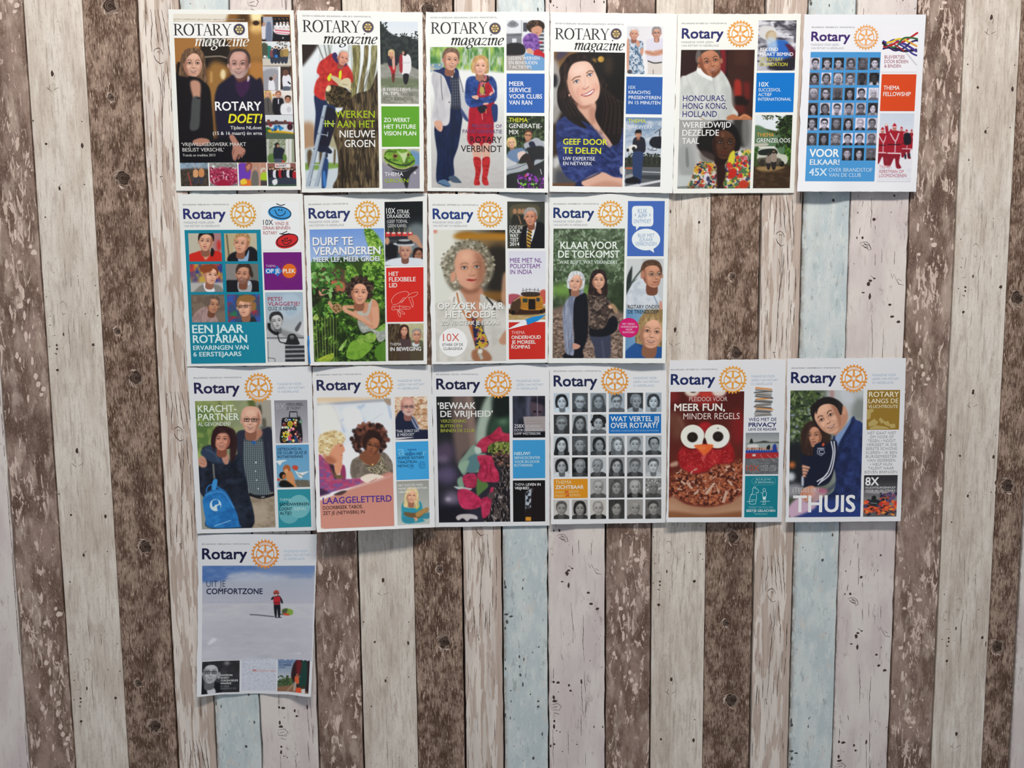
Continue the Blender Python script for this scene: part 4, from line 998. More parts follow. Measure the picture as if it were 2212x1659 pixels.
p.line([(480,715),(530,765)],8,'cfd4d8',1.2)
# ladder
for P in ([(285,880),(318,880),(165,1608),(124,1608)],[(280,1300),(308,1300),(240,1608),(200,1608)]): p.poly(P,'a9b6c4',1.2,1,False); 
p.line([(314,880),(160,1608)],5,'5c6876',1,1,None,False); p.line([(304,1300),(236,1608)],4,'5c6876',1,1,None,False)
for a in ((275,990,6),(236,1134,6),(200,1272,6),(163,1412,6)): p.ell(a[0],a[1],6,6,'3c444e')
p.line([(262,1140),(325,1150)],7,'c2ccd6',1,1,None,False); p.line([(325,1118),(318,1166)],5,'c2ccd6',1,1,None,False); p.line([(165,1412),(270,1416)],8,'b4c0cc',1,1,None,False); p.line([(130,1545),(235,1548)],8,'b4c0cc',1,1,None,False); p.line([(180,1330),(150,1480)],4,'dde4ea',1)
c.show(p,'main_photo')
q = c.pic(790,128,1140,868,'8c8a82'); q.grad('d9e2ea','e6e8ea',90,0,.3)
mk = q.poly([(790,128),(810,150),(838,190),(870,225),(900,245),(960,270),(1000,255),(1060,270),(1110,300),(1140,300),(1140,580),(790,520)],'22282a',3,1,False); q.tex(mk,'3a4640',26,.55,.15,.7); q.leaves(790,130,850,260,40,['1c2422','2c3634'],6,16); q.leaves(880,240,1140,300,60,['1c2422','2e3836'],5,14); q.leaves(1105,220,1140,300,24,['2a302e','3e4644'],5,12)
q.poly([(790,520),(1140,570),(1140,880),(790,880)],'85877a',5); q.tex(q.mask(q.q([(790,700),(1140,680),(1140,870),(790,870)]),4),'b4b0a8',40,.5,.15,.7,.5); q.tex(q.mask(q.q([(790,520),(1140,560),(1140,640),(790,640)]),6),'a8a6a4',30,.5,.2,.7,.5)
q.poly([(800,640),(1140,650),(1140,720),(800,720)],'5c6a48',8,.6)
q.poly([(870,520),(932,520),(925,600),(918,662),(902,662),(895,600),(885,560)],'b01c26',1.5); q.poly([(900,600),(922,600),(918,668),(905,672)],'5a3428',1.5); q.poly([(862,440),(900,425),(940,450),(945,520),(870,525)],'231f30',1.5); q.poly([(898,425),(922,430),(925,550),(905,550)],'d0a08c',1.5); q.head(893,415,62,'d9a888','d3ba84','bob',0,.5)
q.poly([(985,440),(1030,420),(1065,450),(1072,540),(1050,600),(990,605),(980,520)],'e4e2e4',1.5); q.poly([(965,450),(990,430),(992,580),(968,570)],'9c2a34',1.5); q.poly([(1000,605),(1048,605),(1036,684),(1008,684)],'1c1a20',1.5); q.ell(1014,412,20,26,'231a1c'); q.ell(1000,412,10,16,'c9987e'); q.line([(985,500),(1060,500)],5,'b4b2b8',1)
c.show(q,'side_photo')
c.panel(803,890,1146,1252,'5ea328')
q = c.pic(808,1272,1148,1625,'9c98a4'); q.grad('b8b49c','9a96a8',90,.1,.6); q.poly([(1060,1290),(1148,1310),(1148,1420),(1080,1400)],'6a90b4',8); q.poly([(808,1400),(900,1440),(1148,1420),(1148,1625),(808,1625)],'8e8a98',12)
mk = q.poly([(826,1330),(850,1285),(920,1272),(1030,1280),(1085,1330),(1106,1375),(1090,1420),(1010,1452),(930,1448),(870,1415),(838,1380)],'6a9a2c',2); q.tex(mk,'92be48',30,.55,.15,.7); q.tex(mk,'3c5c18',26,.62,.12,.7)
q.line([(830,1345),(870,1380),(960,1415),(1040,1415),(1100,1375)],12,'26301a',1.5); q.line([(842,1388),(920,1435),(1000,1448),(1080,1425)],9,'b9a878',1.5); q.line([(860,1410),(930,1450),(1010,1462),(1085,1435)],12,'1c201a',2)
q.poly([(945,1290),(985,1310),(1040,1300),(1025,1350),(1005,1400),(985,1350)],'bcd09a',3); q.ell(928,1335,26,20,'8a6a34',.5,1.5); q.ell(928,1336,14,10,'1a1612'); q.ell(1045,1325,12,18,'8a6a34',.2,1.5); q.ell(1046,1325,6,9,'1a1612'); q.line([(835,1330),(850,1300),(905,1290)],7,'2c3c16',1.5)
q.poly([(900,1465),(1010,1475),(1100,1430),(1130,1440),(1060,1510),(1040,1615),(1020,1615),(1000,1560),(960,1500)],'1a1c22',3); q.ell(1104,1486,9,10,'e8e8ea'); c.show(q,'side_photo')
c.text('headline_lettering',[('WERKEN',392,994,745,66,'a8c41c',.006),('AAN HET',406,1082,746,66,'a8c41c',.006),('IN',298,1076,376,62,'a8c41c',.006),('NIEUWE',430,1170,748,66,'f1f2ee',.006),('GROEN',474,1256,748,66,'f1f2ee',.006)])
c.strokes('strike_line',[[(286,1046),(388,1046)]],6,'dfe6d0',sp=False)
c.text('panel_lettering',[('8 EFFECTIEVE',820,752,1066,28,'eceae8',.006),('PR-TIPS',820,790,962,28,'eceae8',.006),('VAN EN',976,795,1086,26,'706c68',0),('VOOR ROTARIANS',820,836,1088,28,'6a6662',0)])
c.text('panel_lettering',[('ZO WERKT',826,1032,1060,40,'f0f4ec',.012),('HET FUTURE',827,1092,1114,40,'f0f4ec',.012),('VISION PLAN',826,1152,1116,40,'f0f4ec',.012)])
c.text('panel_lettering',[('THEMA',834,1516,1000,36,'ececee',0),('GROEN',836,1574,1046,36,'9cba1e',.006)])

c = Cover(900,20,[(78,25),(1190,22),(1178,1642),(97,1628)],'cover with a tall man in a pale blazer beside a woman in red',13,G1,'f3f4f0',(0,0,2,8,13),wav=.0006)
c.paper_seen = 'f1f2ef'
old_head(c,'ROTARY IN NEDERLAND • 83E JAARGANG • JUNI 2013 • WWW.ROTARY.NL',(125,80,720),(132,217,632,98),(302,320,775,62),(702,172,54))
p = c.pic(120,338,783,1605,'e2e4e0')
p.grad('e6e8e4','b9b6b4',90,.35,1.0)
p.poly([(100,320),(800,320),(800,572),(100,568)],'6a9a52',2,1,False); mk = p.mask(p.q([(120,338),(783,338),(783,560),(120,550)]),2); p.tex(mk,'a8c84a',40,.55,.15,.8,2.5); p.tex(mk,'2e6a2a',40,.58,.12,.8,2); p.tex(mk,'cfd8d0',34,.64,.12,.8,2)
for y in range(345,565,11): p.line([(120,y),(783,y)],3,'c9d0c8',1,.35,None,False)
p.line([(415,390),(415,560)],8,'b4c8c4',2,.8); p.line([(475,345),(475,560)],8,'b4c8c4',2,.8); p.line([(652,345),(652,560)],14,'c4d0d4',2,.8); p.line([(748,360),(748,570)],6,'a8b8a8',2,.8)
p.box_(120,485,240,560,'7a9ac8',4,.8); p.tex(p.mask(p.q([(120,490),(240,490),(240,555),(120,555)]),2),'d8c8a0',20,.5,.15,.7); p.poly([(120,560),(783,572),(783,760),(120,780)],'eceeec',10)
p.tex(p.mask(p.q([(120,1150),(783,1150),(783,1605),(120,1605)]),2),'d0cecb',50,.5,.3,.5,.4)
p.tex(p.mask(p.q([(400,1080),(783,1080),(783,1220),(400,1220)]),4),'b9bab4',30,.5,.3,.5,.6)
mk = p.poly([(165,1040),(300,860),(400,870),(412,940),(375,1210),(330,1350),(335,1490),(280,1540),(180,1545),(185,1300)],'17264c',2.5); p.tex(mk,'0e1a36',40,.5,.2,.7,3); p.line([(290,1090),(278,1300),(290,1500)],8,'0c162e',3,.8)
p.poly([(190,1545),(255,1525),(300,1570),(302,1588),(240,1585)],'5a7a9c',1.5); p.poly([(285,1505),(340,1492),(395,1540),(395,1556),(320,1548)],'4a5a70',1.5); p.line([(200,1560),(290,1590)],5,'1c2836',1)
p.poly([(290,600),(370,570),(395,700),(398,880),(300,880),(298,740)],'2b3040',2)
for k in range(5): p.line([(305 + k * 20,620),(308 + k * 20,875)],5,'8a90a0',1.2,.6)
for k in range(9): p.line([(298,640 + k * 26),(396,640 + k * 26)],5,'7a8092',1.2,.5)
mk = p.poly([(150,560),(230,550),(262,610),(305,760),(302,900),(290,1020),(240,1045),(200,1005),(150,1000),(132,985),(160,780),(135,640)],'d3d2d4',2.5); p.tex(mk,'b4b3b8',50,.5,.25,.6,2)
p.poly([(375,560),(398,640),(430,740),(470,880),(485,995),(440,998),(405,930),(392,800)],'c6c6ca',2.5); p.poly([(392,890),(412,960),(445,1000),(470,1000),(410,900)],'3a4a78',3)
p.poly([(145,548),(200,540),(245,520),(270,560),(300,620),(310,760),(285,700),(250,610),(210,575)],'22305a',2); p.poly([(335,520),(372,545),(378,600),(360,610)],'22305a',2); p.line([(218,590),(222,700),(232,815)],4,'2a2c3a',1); p.line([(380,600),(405,680),(418,745)],4,'2a2c3a',1); p.line([(180,640),(176,800),(190,990)],6,'9c9ca2',4,.6); p.ell(292,832,5,6,'222')
p.poly([(160,1005),(215,1000),(235,1050),(222,1095),(190,1085),(165,1050)],'d9a78e',1.5); p.line([(190,1050),(200,1088)],3,'a06a54',1)
p.poly([(296,570),(325,580),(322,612),(302,600)],'e4e6ea',1.5)
p.head(305,450,190,'d9a68c','6b5444','short',.1,.5,1,'9a6450')
mk = p.poly([(545,640),(640,640),(690,760),(690,1000),(665,1205),(470,1205),(465,1000),(478,860),(520,760)],'b3182e',2.5); p.tex(mk,'8a1022',34,.55,.2,.6,2)
p.poly([(503,1210),(570,1210),(575,1335),(512,1335)],'d9ab98',1.5); p.poly([(590,1210),(655,1210),(650,1335),(592,1335)],'d9ab98',1.5)
for P in ([(508,1332),(572,1340),(574,1450),(560,1520),(566,1572),(520,1574),(515,1540),(528,1460)],[(590,1340),(655,1332),(642,1460),(632,1510),(645,1572),(598,1570),(585,1520),(592,1450)]):
    mk = p.poly(P,'c22a2c',1.5); p.tex(mk,'8c1418',20,.55,.15,.6)
mk = p.poly([(455,620),(520,600),(560,640),(540,770),(600,790),(700,740),(640,640),(660,600),(705,640),(720,740),(705,820),(620,850),(500,880),(440,830),(436,720)],'26458c',2.5); p.tex(mk,'162c60',34,.52,.15,.7); p.tex(mk,'4a6cb4',26,.64,.12,.5)
p.poly([(670,870),(722,860),(722,990),(700,1010),(688,1000)],'23386c',2); p.poly([(545,880),(600,860),(632,880),(600,925),(570,930)],'1c1c2a',2)
mk = p.poly([(548,610),(600,590),(650,600),(648,640),(610,680),(618,760),(600,772),(562,768),(570,690)],'2a2430',1.5); p.tex(mk,'c86a78',20,.5,.1,.9); p.tex(mk,'c9a84a',20,.6,.1,.9); p.poly([(570,700),(600,700),(605,750),(568,750)],'b9a050',2)
p.poly([(495,778),(548,772),(550,808),(510,805)],'dfb09a',1.5); p.poly([(650,760),(672,738),(684,750),(660,775)],'dfb09a',1.5); p.poly([(600,840),(640,838),(640,852),(600,856)],'dfb09a',1.2)
p.line([(440,790),(500,800),(600,838)],6,'13244e',2); p.line([(550,820),(640,818),(700,790)],5,'13244e',2); p.line([(585,930),(590,990)],5,'e8c8b8',1); p.line([(620,890),(622,935)],5,'e0c060',1)
p.head(570,505,166,'e8b49c','c79a62','bob',.05,.1,1,'b07a62',hl='e3c48c')
c.show(p,'main_photo')
q = c.pic(805,98,1145,548,'dfe2e6'); q.poly([(805,225),(940,215),(940,330),(805,330)],'7a7e84',2,1,False); q.poly([(855,262),(895,262),(895,310),(855,310)],'d9dce0',1,1,False)
for k in range(13): q.line([(808 + k * 11,215),(812 + k * 11,240)],4,'3a3c40',1,.9,None,False)
q.line([(940,100),(940,240)],5,'9a9ea4',1); q.poly([(815,130),(860,98),(912,132),(900,155),(860,165),(820,155)],'8c9096',1.5); q.line([(835,125),(890,125)],6,'4a4c52',1); q.line([(840,140),(885,142)],6,'4a4c52',1)
for y in range(120,400,34): q.box_(1085,y,1140,y + 22,'54565e',1)
q.box_(955,120,990,200,'4a4c54',2); q.poly([(805,320),(900,300),(968,330),(965,400),(880,420),(805,415)],'1c1a1e',3); q.box_(805,415,1145,548,'a8a09a',6)
q.ell(1065,155,82,60,'3a2a20',0,2); q.tex(q.ell(1065,150,80,56,'2e2018',0,2),'6a4c38',18,.55,.1,.8); q.poly([(1030,175),(1080,150),(1120,165),(1120,210),(1085,245),(1040,240)],'d0987c',2); q.line([(1068,210),(1090,214)],4,'6a3a2c',1)
mk = q.poly([(970,240),(1030,215),(1085,240),(1100,330),(1090,370),(1020,375),(985,360),(950,290)],'7a50a0',2.5); q.tex(mk,'a070c0',20,.55,.12,.7); q.tex(mk,'4c2e78',20,.6,.1,.7)
q.poly([(985,360),(1020,350),(1050,385),(1025,412),(1000,410)],'d9a48a',1.5); q.poly([(1050,380),(1090,360),(1145,400),(1145,445),(1060,430)],'c0202a',2); q.poly([(970,400),(1050,410),(1145,440),(1145,548),(1000,530)],'6fa0cf',4); q.poly([(1092,290),(1126,290),(1118,305),(1096,300)],'c02030',1.5)
c.show(q,'side_photo')
c.panel(806,576,1144,928,'2f64b6')
q = c.pic(805,955,1142,1606,'24301e'); q.leaves(805,955,1142,1260,260,['1a2416','34442a','4a5c38','101810','5a6c46'],8,22)
q.poly([(1000,1250),(1142,1180),(1142,1330),(1000,1330)],'c9cccf',4); q.poly([(805,1300),(950,1390),(1142,1290),(1142,1330),(990,1450),(805,1520)],'8d949a',3); q.poly([(805,1330),(900,1385),(805,1420)],'c4c8cb',3); q.poly([(805,1420),(1000,1370),(1120,1320),(1130,1360),(900,1470),(805,1490)],'a9b0b6',3); q.line([(805,1440),(900,1420),(1110,1330)],5,'4a5056',2); q.poly([(805,1490),(950,1450),(1142,1380),(1142,1606),(805,1606)],'26282a',4)
q.head(1000,1130,92,'c9906e','4a3424','short',.1,-.2,1,glasses='2a2420'); q.poly([(960,1210),(1010,1180),(1075,1150),(1140,1200),(1142,1260),(1050,1270),(975,1250)],'a9adb6',2); q.poly([(1005,1195),(1045,1185),(1065,1230),(1020,1235)],'22243a',2); q.poly([(985,1245),(1080,1225),(1142,1240),(1142,1340),(1060,1350),(1050,1450),(1010,1450),(1000,1300)],'1f2226',3)
q.head(850,1195,90,'e0b394','dcc07c','bob',-.1,.2); q.poly([(815,1290),(850,1260),(940,1240),(985,1280),(960,1330),(900,1370),(830,1340)],'6d86a8',2.5); q.poly([(905,1290),(960,1270),(985,1310),(960,1350),(915,1350)],'dcc6bc',2); q.poly([(940,1320),(990,1290),(1030,1350),(1045,1440),(1010,1440),(980,1370),(920,1370)],'2e2426',2); q.line([(905,1520),(915,1580)],6,'dde'); q.line([(1108,1430),(1120,1480)],6,'dde')
q.dabs(905,1480,1142,1606,110,['5a2470','8a3aa8','3c1850','b060c8','2c4424'],7,14); q.ell(978,1492,9,16,'d84a70'); q.dabs(930,1560,1080,1600,10,['7ac040'],6,11)
c.show(q,'side_photo')
c.text('headline_lettering',[('PROTEST- OF',498,1060,764,30,'6a4878',.002),('PATATGENERATIE',412,1110,764,34,'5c4478',.002),('ROTARY',482,1196,762,58,'2a1c24',.006),('VERBINDT',396,1276,764,58,'2a2226',.006)])
c.text('panel_lettering',[('LEDEN WERVEN',826,454,1100,30,'f0f0f2',.006),('EN BEHOUDEN',826,494,1080,30,'f0f0f2',.006),('7 ACTIETIPS',828,532,1030,28,'f0f0f2',.006)])
c.text('panel_lettering',[('MEER',828,687,962,40,'eef0f6',.012),('SERVICE',828,743,1026,40,'eef0f6',.012),('VOOR CLUBS',828,800,1124,40,'eef0f6',.012),('VAN RAN',828,855,1034,40,'eef0f6',.012)])
c.text('panel_lettering',[('THEMA',828,1010,994,38,'e2e030',.008),('GENERATIE-',828,1064,1124,40,'f0f0ee',.008),('MIX',828,1120,914,40,'f0f0ee',.008)])

c = Cover(1170,20,[(82,25),(1215,42),(1172,1648),(65,1635)],'cover with a laughing dark-haired woman in a blue dress',14,G1,'f4f5f2',(7,6,2,5,7),wav=.0007)
c.paper_seen = 'f2f3f1'
old_head(c,'ROTARY IN NEDERLAND • 83E JAARGANG • AUGUSTUS 2013 • WWW.ROTARY.NL',(124,132,736),(124,266,602,96),(288,362,736,60),(668,220,52))
p = c.pic(110,380,723,1590,'1c1614')
p.grad('3a2c22','14110f',0,0,.6)
p.poly([(100,370),(330,370),(150,600),(100,640)],'7a5a34',16); p.poly([(150,380),(240,380),(200,430),(130,460)],'4a3f52',12); p.poly([(100,460),(170,560),(160,800),(100,850)],'a9a6a4',14,.9); p.poly([(100,700),(190,820),(140,1000),(100,1000)],'b4b2ae',14,.8); p.ell(120,640,24,60,'23242a',0,8)
p.ell(532,448,30,28,'c89a3e',0,3); p.ell(470,460,24,22,'8a6a34',0,8); p.ell(600,500,40,90,'34281c',0,18)
p.poly([(100,1330),(200,1320),(330,1420),(420,1590),(100,1590)],'7e7a76',10); p.poly([(110,1340),(170,1330),(150,1400),(110,1420)],'c8c8c6',8); p.poly([(140,1440),(260,1500),(380,1590),(140,1590)],'4a4c54',14); p.poly([(100,1560),(330,1560),(330,1600),(100,1600)],'6a4a34',5)
# hair mass
HP = [(200,470),(255,410),(340,396),(430,440),(490,500),(560,640),(640,740),(700,900),(690,1060),(700,1180),(640,1215),(560,1150),(470,980),(330,950),(200,930),(150,860),(140,740),(170,640),(160,540)]
mk = p.poly(HP,'1f1614',4); p.tex(mk,'3c2a24',22,.58,.15,.7,5); p.tex(mk,'0e0a0a',26,.55,.15,.6,4)
p.poly([(120,1110),(170,960),(250,880),(340,870),(400,1000),(430,1080),(330,1060),(200,1000)],'1f1614',5)
# dress
mk = p.poly([(130,1050),(170,980),(260,950),(360,1000),(470,1060),(560,1160),(640,1140),(700,1060),(740,1130),(740,1590),(430,1590),(380,1560),(290,1540),(200,1470),(140,1280)],'2c3a74',3); p.tex(mk,'1c2650',50,.5,.2,.7,.7); p.tex(mk,'4a5c9c',40,.62,.15,.6,.6)
p.poly([(320,860),(470,820),(500,960),(560,1060),(640,1180),(600,1240),(540,1160),(450,1040),(380,960)],'d9a992',5); p.poly([(430,880),(490,900),(490,980),(460,1040),(430,980)],'b98470',10,.8)
for P in ([(480,1080),(560,1200),(660,1330)],[(420,1120),(540,1260),(640,1340)],[(700,1180),(660,1260),(640,1330)],[(300,1300),(480,1380),(700,1360)],[(320,1180),(420,1240),(560,1330)],[(600,1420),(660,1500),(720,1540)]): p.line(P,16,'16204a',7,.8)
for P in ([(510,1090),(590,1200),(670,1300)],[(200,1080),(320,1060),(420,1120)],[(520,1280),(620,1350),(720,1340)]): p.line(P,12,'5468a8',7,.6)
p.poly([(340,1530),(380,1560),(470,1590),(420,1600),(300,1590)],'1a2450',6)
p.poly([(362,1540),(530,1460),(640,1500),(740,1520),(740,1600),(430,1600)],'e0b09a',4); p.poly([(430,1590),(560,1540),(700,1560),(700,1600)],'bf8a74',10,.7); p.line([(365,1535),(450,1500),(528,1462)],10,'131c40',3)
# hair locks over the shoulders
p.poly([(560,700),(640,760),(700,900),(720,1050),(700,1180),(645,1220),(600,1160),(520,1050),(480,960),(500,860)],'1b1312',4); p.poly([(160,820),(300,860),(330,960),(400,1060),(340,1050),(230,980),(180,900)],'1b1312',4)
for k in range(16):
    x = 500 + k * 12; p.line([(x,640 + k * 12),(x + 60,860),(x + 20 + k * 3,1120)],5,['4a342c','0c0808','5a4238'][k % 3],2,.6)
for k in range(10):
    p.line([(180 + k * 10,600),(165 + k * 9,780),(230 + k * 14,960)],5,['3a2822','0c0808','4c362e'][k % 3],2,.6)
# face, tilted
fk = hx('ecc0aa')
f = p.poly([(250,500),(300,468),(380,455),(440,490),(480,560),(512,640),(522,720),(505,800),(450,850),(370,865),(300,820),(250,740),(228,640),(225,560)],fk,4)
p.poly([(235,560),(228,650),(255,750),(310,830),(380,868),(330,800),(280,720),(255,620)],'c8937c',14,.8); p.poly([(300,830),(370,868),(450,850),(400,890),(330,880)],'a8705c',8,.8)
p.ell(340,540,80,50,'f8dccc',-.4,26,.7); p.ell(345,740,40,36,'e8a590',0,18,.7); p.ell(485,700,26,34,'e8a590',0,14,.6); p.ell(395,660,22,50,'f6d6c4',-.3,10,.6)
p.line([(270,640),(300,612),(350,600)],11,'6a4a3c',2,.8); p.line([(400,575),(430,552),(470,560)],10,'6a4a3c',2,.8)
for cx_,cy_ in ((312,650),(432,590)):
    p.ell(cx_,cy_,34,15,'c28c78',-.35,5,.7); p.ell(cx_,cy_,25,9,'efe8e6',-.35,1.2); p.ell(cx_ + 2,cy_ - 1,11,10,'55708c',0,1); p.ell(cx_ + 2,cy_ - 1,5,5,'15151c',0,1)
    p.line([(cx_ - 28,cy_ + 10),(cx_ - 6,cy_ - 12),(cx_ + 26,cy_ - 18)],6,'33221e',1.2)
p.line([(385,620),(392,680),(370,704)],7,'cf9c86',4,.7); p.line([(365,708),(392,716),(425,690)],8,'a86a58',2.5,.9)
p.poly([(350,766),(400,752),(468,712),(470,735),(440,768),(400,782),(370,778)],'a84c50',1.5); p.poly([(362,768),(405,757),(464,720),(460,738),(430,762),(396,772)],'f6f2ee',1.2); p.line([(330,700),(318,740),(340,790)],5,'b9816c',3,.7); p.line([(478,660),(500,690),(490,730)],4,'c08a76',3,.7)
p.ell(248,770,9,12,'e0a48e'); p.poly([(228,640),(215,560),(250,480),(330,440),(430,450),(480,520),(500,560),(440,480),(360,465),(280,490),(240,560)],'241a18',3)
p.poly([(700,1420),(740,1410),(740,1470),(708,1475)],'c8c4c4',4)
c.show(p,'main_photo')
q = c.pic(766,150,1080,583,'e4e2e6'); q.grad('dedce2','f0eeee',45)
mk = q.poly([(768,285),(820,275),(900,290),(910,350),(900,420),(915,583),(785,583),(775,440)],'d3dae2',2); q.tex(mk,'3a5878',16,.58,.08,.9); q.tex(mk,'8aa4bc',14,.6,.1,.8); q.poly([(800,280),(840,300),(865,340),(880,300),(845,270)],'d39a80',2); q.poly([(765,290),(785,290),(780,540),(765,545)],'d39a80',2); q.poly([(885,360),(912,350),(908,400),(890,410)],'d39a80',2); q.head(828,220,105,'d59c84','c9c6c4','short',.05,.2); q.ell(790,560,22,18,'4a4a50',0,2)
q.poly([(945,270),(1000,262),(1060,265),(1088,280),(1088,480),(950,470),(935,330)],'dfdce8',2.5); q.poly([(930,370),(1000,372),(1088,360),(1088,400),(1010,420),(935,402)],'d09a82',2.5); q.line([(940,380),(1010,402),(1080,375)],5,'a06c58',2); q.box_(950,465,1080,583,'dcd4cc',3); q.line([(950,462),(1010,482),(1078,475)],9,'22242c',1.5); q.line([(1000,540),(1000,583)],4,'444',1.5); q.head(1030,212,105,'cf9a84','8a8688','short',0,.1,glasses='6a6a70'); q.poly([(1010,268),(1045,268),(1030,300)],'cf9a84',2); q.ell(998,375,8,7,'e0dcc8')
c.show(q,'side_photo')
c.panel(760,603,1076,942,'2e62b0')
q = c.pic(753,967,1062,1590,'8ea4bc'); q.grad('7590b0','b9c4d0',90,.1,.5); q.tex(q.mask(q.q([(750,1000),(1075,1000),(1075,1330),(750,1330)]),3),'d5dae0',60,.5,.25,.8,.5); q.poly([(750,1330),(1075,1330),(1075,1430),(750,1430)],'33382e',4); q.leaves(750,1290,1075,1370,60,['2c3228','454a3e'],6,20)
for x in (785,920,960,1010,1050): q.poly([(x - 10,1380),(x,1300),(x + 12,1380)],'262c24',3)
q.box_(750,1410,1075,1590,'5c6064',3); q.poly([(750,1490),(1075,1490),(1075,1530),(750,1500)],'3a3e42',3); q.poly([(750,1585),(1075,1525),(1075,1545),(860,1590)],'d4d6d8',1.5,1,False); q.line([(900,1455),(1075,1462)],8,'c9cccf',1.5); q.box_(752,1418,818,1430,'d8662e',1); q.line([(905,1405),(1075,1410)],8,'23261f',2)
q.poly([(825,1160),(870,1140),(920,1160),(932,1240),(915,1285),(830,1290),(815,1220)],'22242e',2); q.poly([(822,1285),(908,1285),(900,1420),(890,1550),(858,1550),(860,1420),(850,1550),(822,1545),(815,1400)],'2c3e66',2); q.head(866,1118,70,'c79278','1c1a1e','short',0,-.1); q.poly([(848,1085),(890,1080),(888,1105),(845,1108)],'14141a',1.5)
q.poly([(760,1250),(810,1215),(850,1220),(850,1245),(800,1270),(775,1282)],'e4e2dc',1.5); q.ell(772,1262,13,16,'2c2c30'); q.ell(825,1250,16,18,'1c1c20'); q.poly([(755,1520),(815,1500),(870,1520),(880,1555),(760,1560)],'15161a',3); q.poly([(750,1490),(810,1475),(815,1500),(755,1515)],'9a9ca0',2)
q.poly([(965,1190),(990,1150),(1040,1140),(1075,1150),(1075,1240),(1010,1240),(975,1220)],'1a1d26',2); q.line([(1010,1110),(1075,1065)],5,'23252c',1.2); q.line([(1058,1080),(1058,1145)],9,'23252c',1.2); q.line([(948,1245),(975,1262),(1030,1265)],4,'2a2c34',1); q.line([(1000,1235),(985,1262)],4,'2a2c34',1); q.line([(1035,1238),(1025,1264)],4,'2a2c34',1)
c.show(q,'side_photo')
c.text('headline_lettering',[('GEEF DOOR',192,1212,588,54,'e3e436',.014),('TE DELEN',192,1292,532,56,'e3e436',.014),('UW EXPERTISE',192,1352,478,32,'e9ebf0',.008),('EN NETWERK',192,1396,452,32,'e9ebf0',.008)])
c.text('panel_lettering',[('10X',778,714,842,30,'dfe8f4',.006),('KRACHTIG',778,758,974,30,'e6edf6',.01),('PRESENTEREN',778,804,1066,30,'e6edf6',.01),('IN 15 MINUTEN',776,850,1064,30,'e6edf6',.01)])
c.text('panel_lettering',[('THEMA',774,1016,934,34,'d8da34',.006),('VAKWERK',772,1070,1000,34,'dde4ee',.006)])

c = Cover(1440,20,[(101,42),(1204,40),(1142,1645),(53,1650)],'cover with a man in a white shirt above a woman in a flowered blouse',15,G1,'f5f5ee',(8,4,1.5,1.5,1),wav=.0004)
c.paper_seen = 'f3f3ee'
new_head(c,'84E JAARGANG OKTOBER 2013 • WWW.ROTARY.NL',(136,132,540),135,262,508,92,(660,220,121,'eba348'),(132,302,418,468),subcol='b9b9b6')
p = c.pic(130,364,768,990,'2c1512')
p.poly([(560,360),(800,360),(800,1000),(560,1000)],'3a1c15',6); p.box_(505,364,545,990,'1c0e0c',6); p.poly([(478,364),(530,364),(525,580),(478,560)],'7a1c22',8); p.poly([(610,640),(665,650),(665,800),(610,780)],'a02a1e',8); p.poly([(610,780),(720,790),(720,860),(610,850)],'1a0e0a',6); p.poly([(690,660),(740,670),(740,800),(700,790)],'6a1c16',10); p.box_(610,364,740,500,'4a2a1c',14,.6); p.box_(600,860,700,930,'5a1c14',8)
mk = p.poly([(120,640),(180,590),(270,545),(300,490),(410,610),(470,540),(530,600),(575,700),(585,850),(640,940),(560,990),(120,990)],'d9dbd6',4); p.tex(mk,'b4b8b4',50,.52,.25,.6,2)
p.poly([(270,545),(300,480),(330,560),(410,615),(400,640),(300,590)],'f0f1ee',3); p.line([(410,620),(440,760),(470,980)],5,'b2b4b0',3); p.line([(180,620),(240,760),(280,820)],9,'bcbfbb',7,.8); p.poly([(500,700),(585,720),(600,900),(540,960),(520,820)],'b9bcb8',14,.7)
p.poly([(545,960),(600,940),(650,960),(700,935),(770,985),(640,990),(545,990)],'b5724c',4); p.line([(650,975),(700,950),(750,975)],8,'d9946a',2)
p.poly([(120,940),(300,960),(320,990),(120,990)],'d9dbd8',5); p.line([(295,966),(340,990)],5,'a0743c',1.5)
p.head(385,466,275,'b97a5c','3c3430','short',-.22,.35,1,'6e3c28',neck=False)
p.ell(282,425,22,60,'6a625e',.1,4); p.ell(290,450,12,26,'a8684c',.1,2)
p.poly([(400,560),(440,560),(470,530),(480,560),(430,610),(410,605)],'7a4630',5)
c.show(p,'main_photo',label='photo of a man in a white shirt')
p = c.pic(114,992,746,1604,'b6b5b2'); p.grad('a2a09e','c9ccc9',90)
p.poly([(600,990),(730,990),(730,1220),(620,1200)],'33322f',10); p.poly([(680,990),(768,990),(768,1240),(690,1220)],'8c8a86',8,.7); p.poly([(110,1250),(210,1220),(260,1400),(230,1500),(120,1480)],'9fa3a0',14); p.poly([(170,1260),(190,1250),(200,1400),(175,1400)],'7c807e',4); p.poly([(98,1500),(260,1500),(180,1604),(98,1604)],'c3c8c6',10)
p.ell(470,1200,185,165,'16110f',.1,5); p.poly([(330,1060),(440,1000),(560,1010),(640,1090),(660,1230),(600,1300),(380,1330),(300,1270),(270,1200)],'16110f',5); p.poly([(300,1270),(420,1300),(430,1370),(330,1380)],'5a4a44',8,.6)
p.poly([(440,1330),(580,1320),(640,1500),(600,1604),(440,1604)],'3a2018',8)
p.head(512,1192,300,'50301f','15100e','x',.08,.3,0,'26130e',hl='3a2a24',cont=1.1)
p.ell(505,1128,9,20,'7a5038',0,4); p.poly([(405,1060),(470,1010),(540,1005),(600,1060),(625,1180),(590,1120),(520,1075),(450,1085),(410,1170)],'120e0c',5)
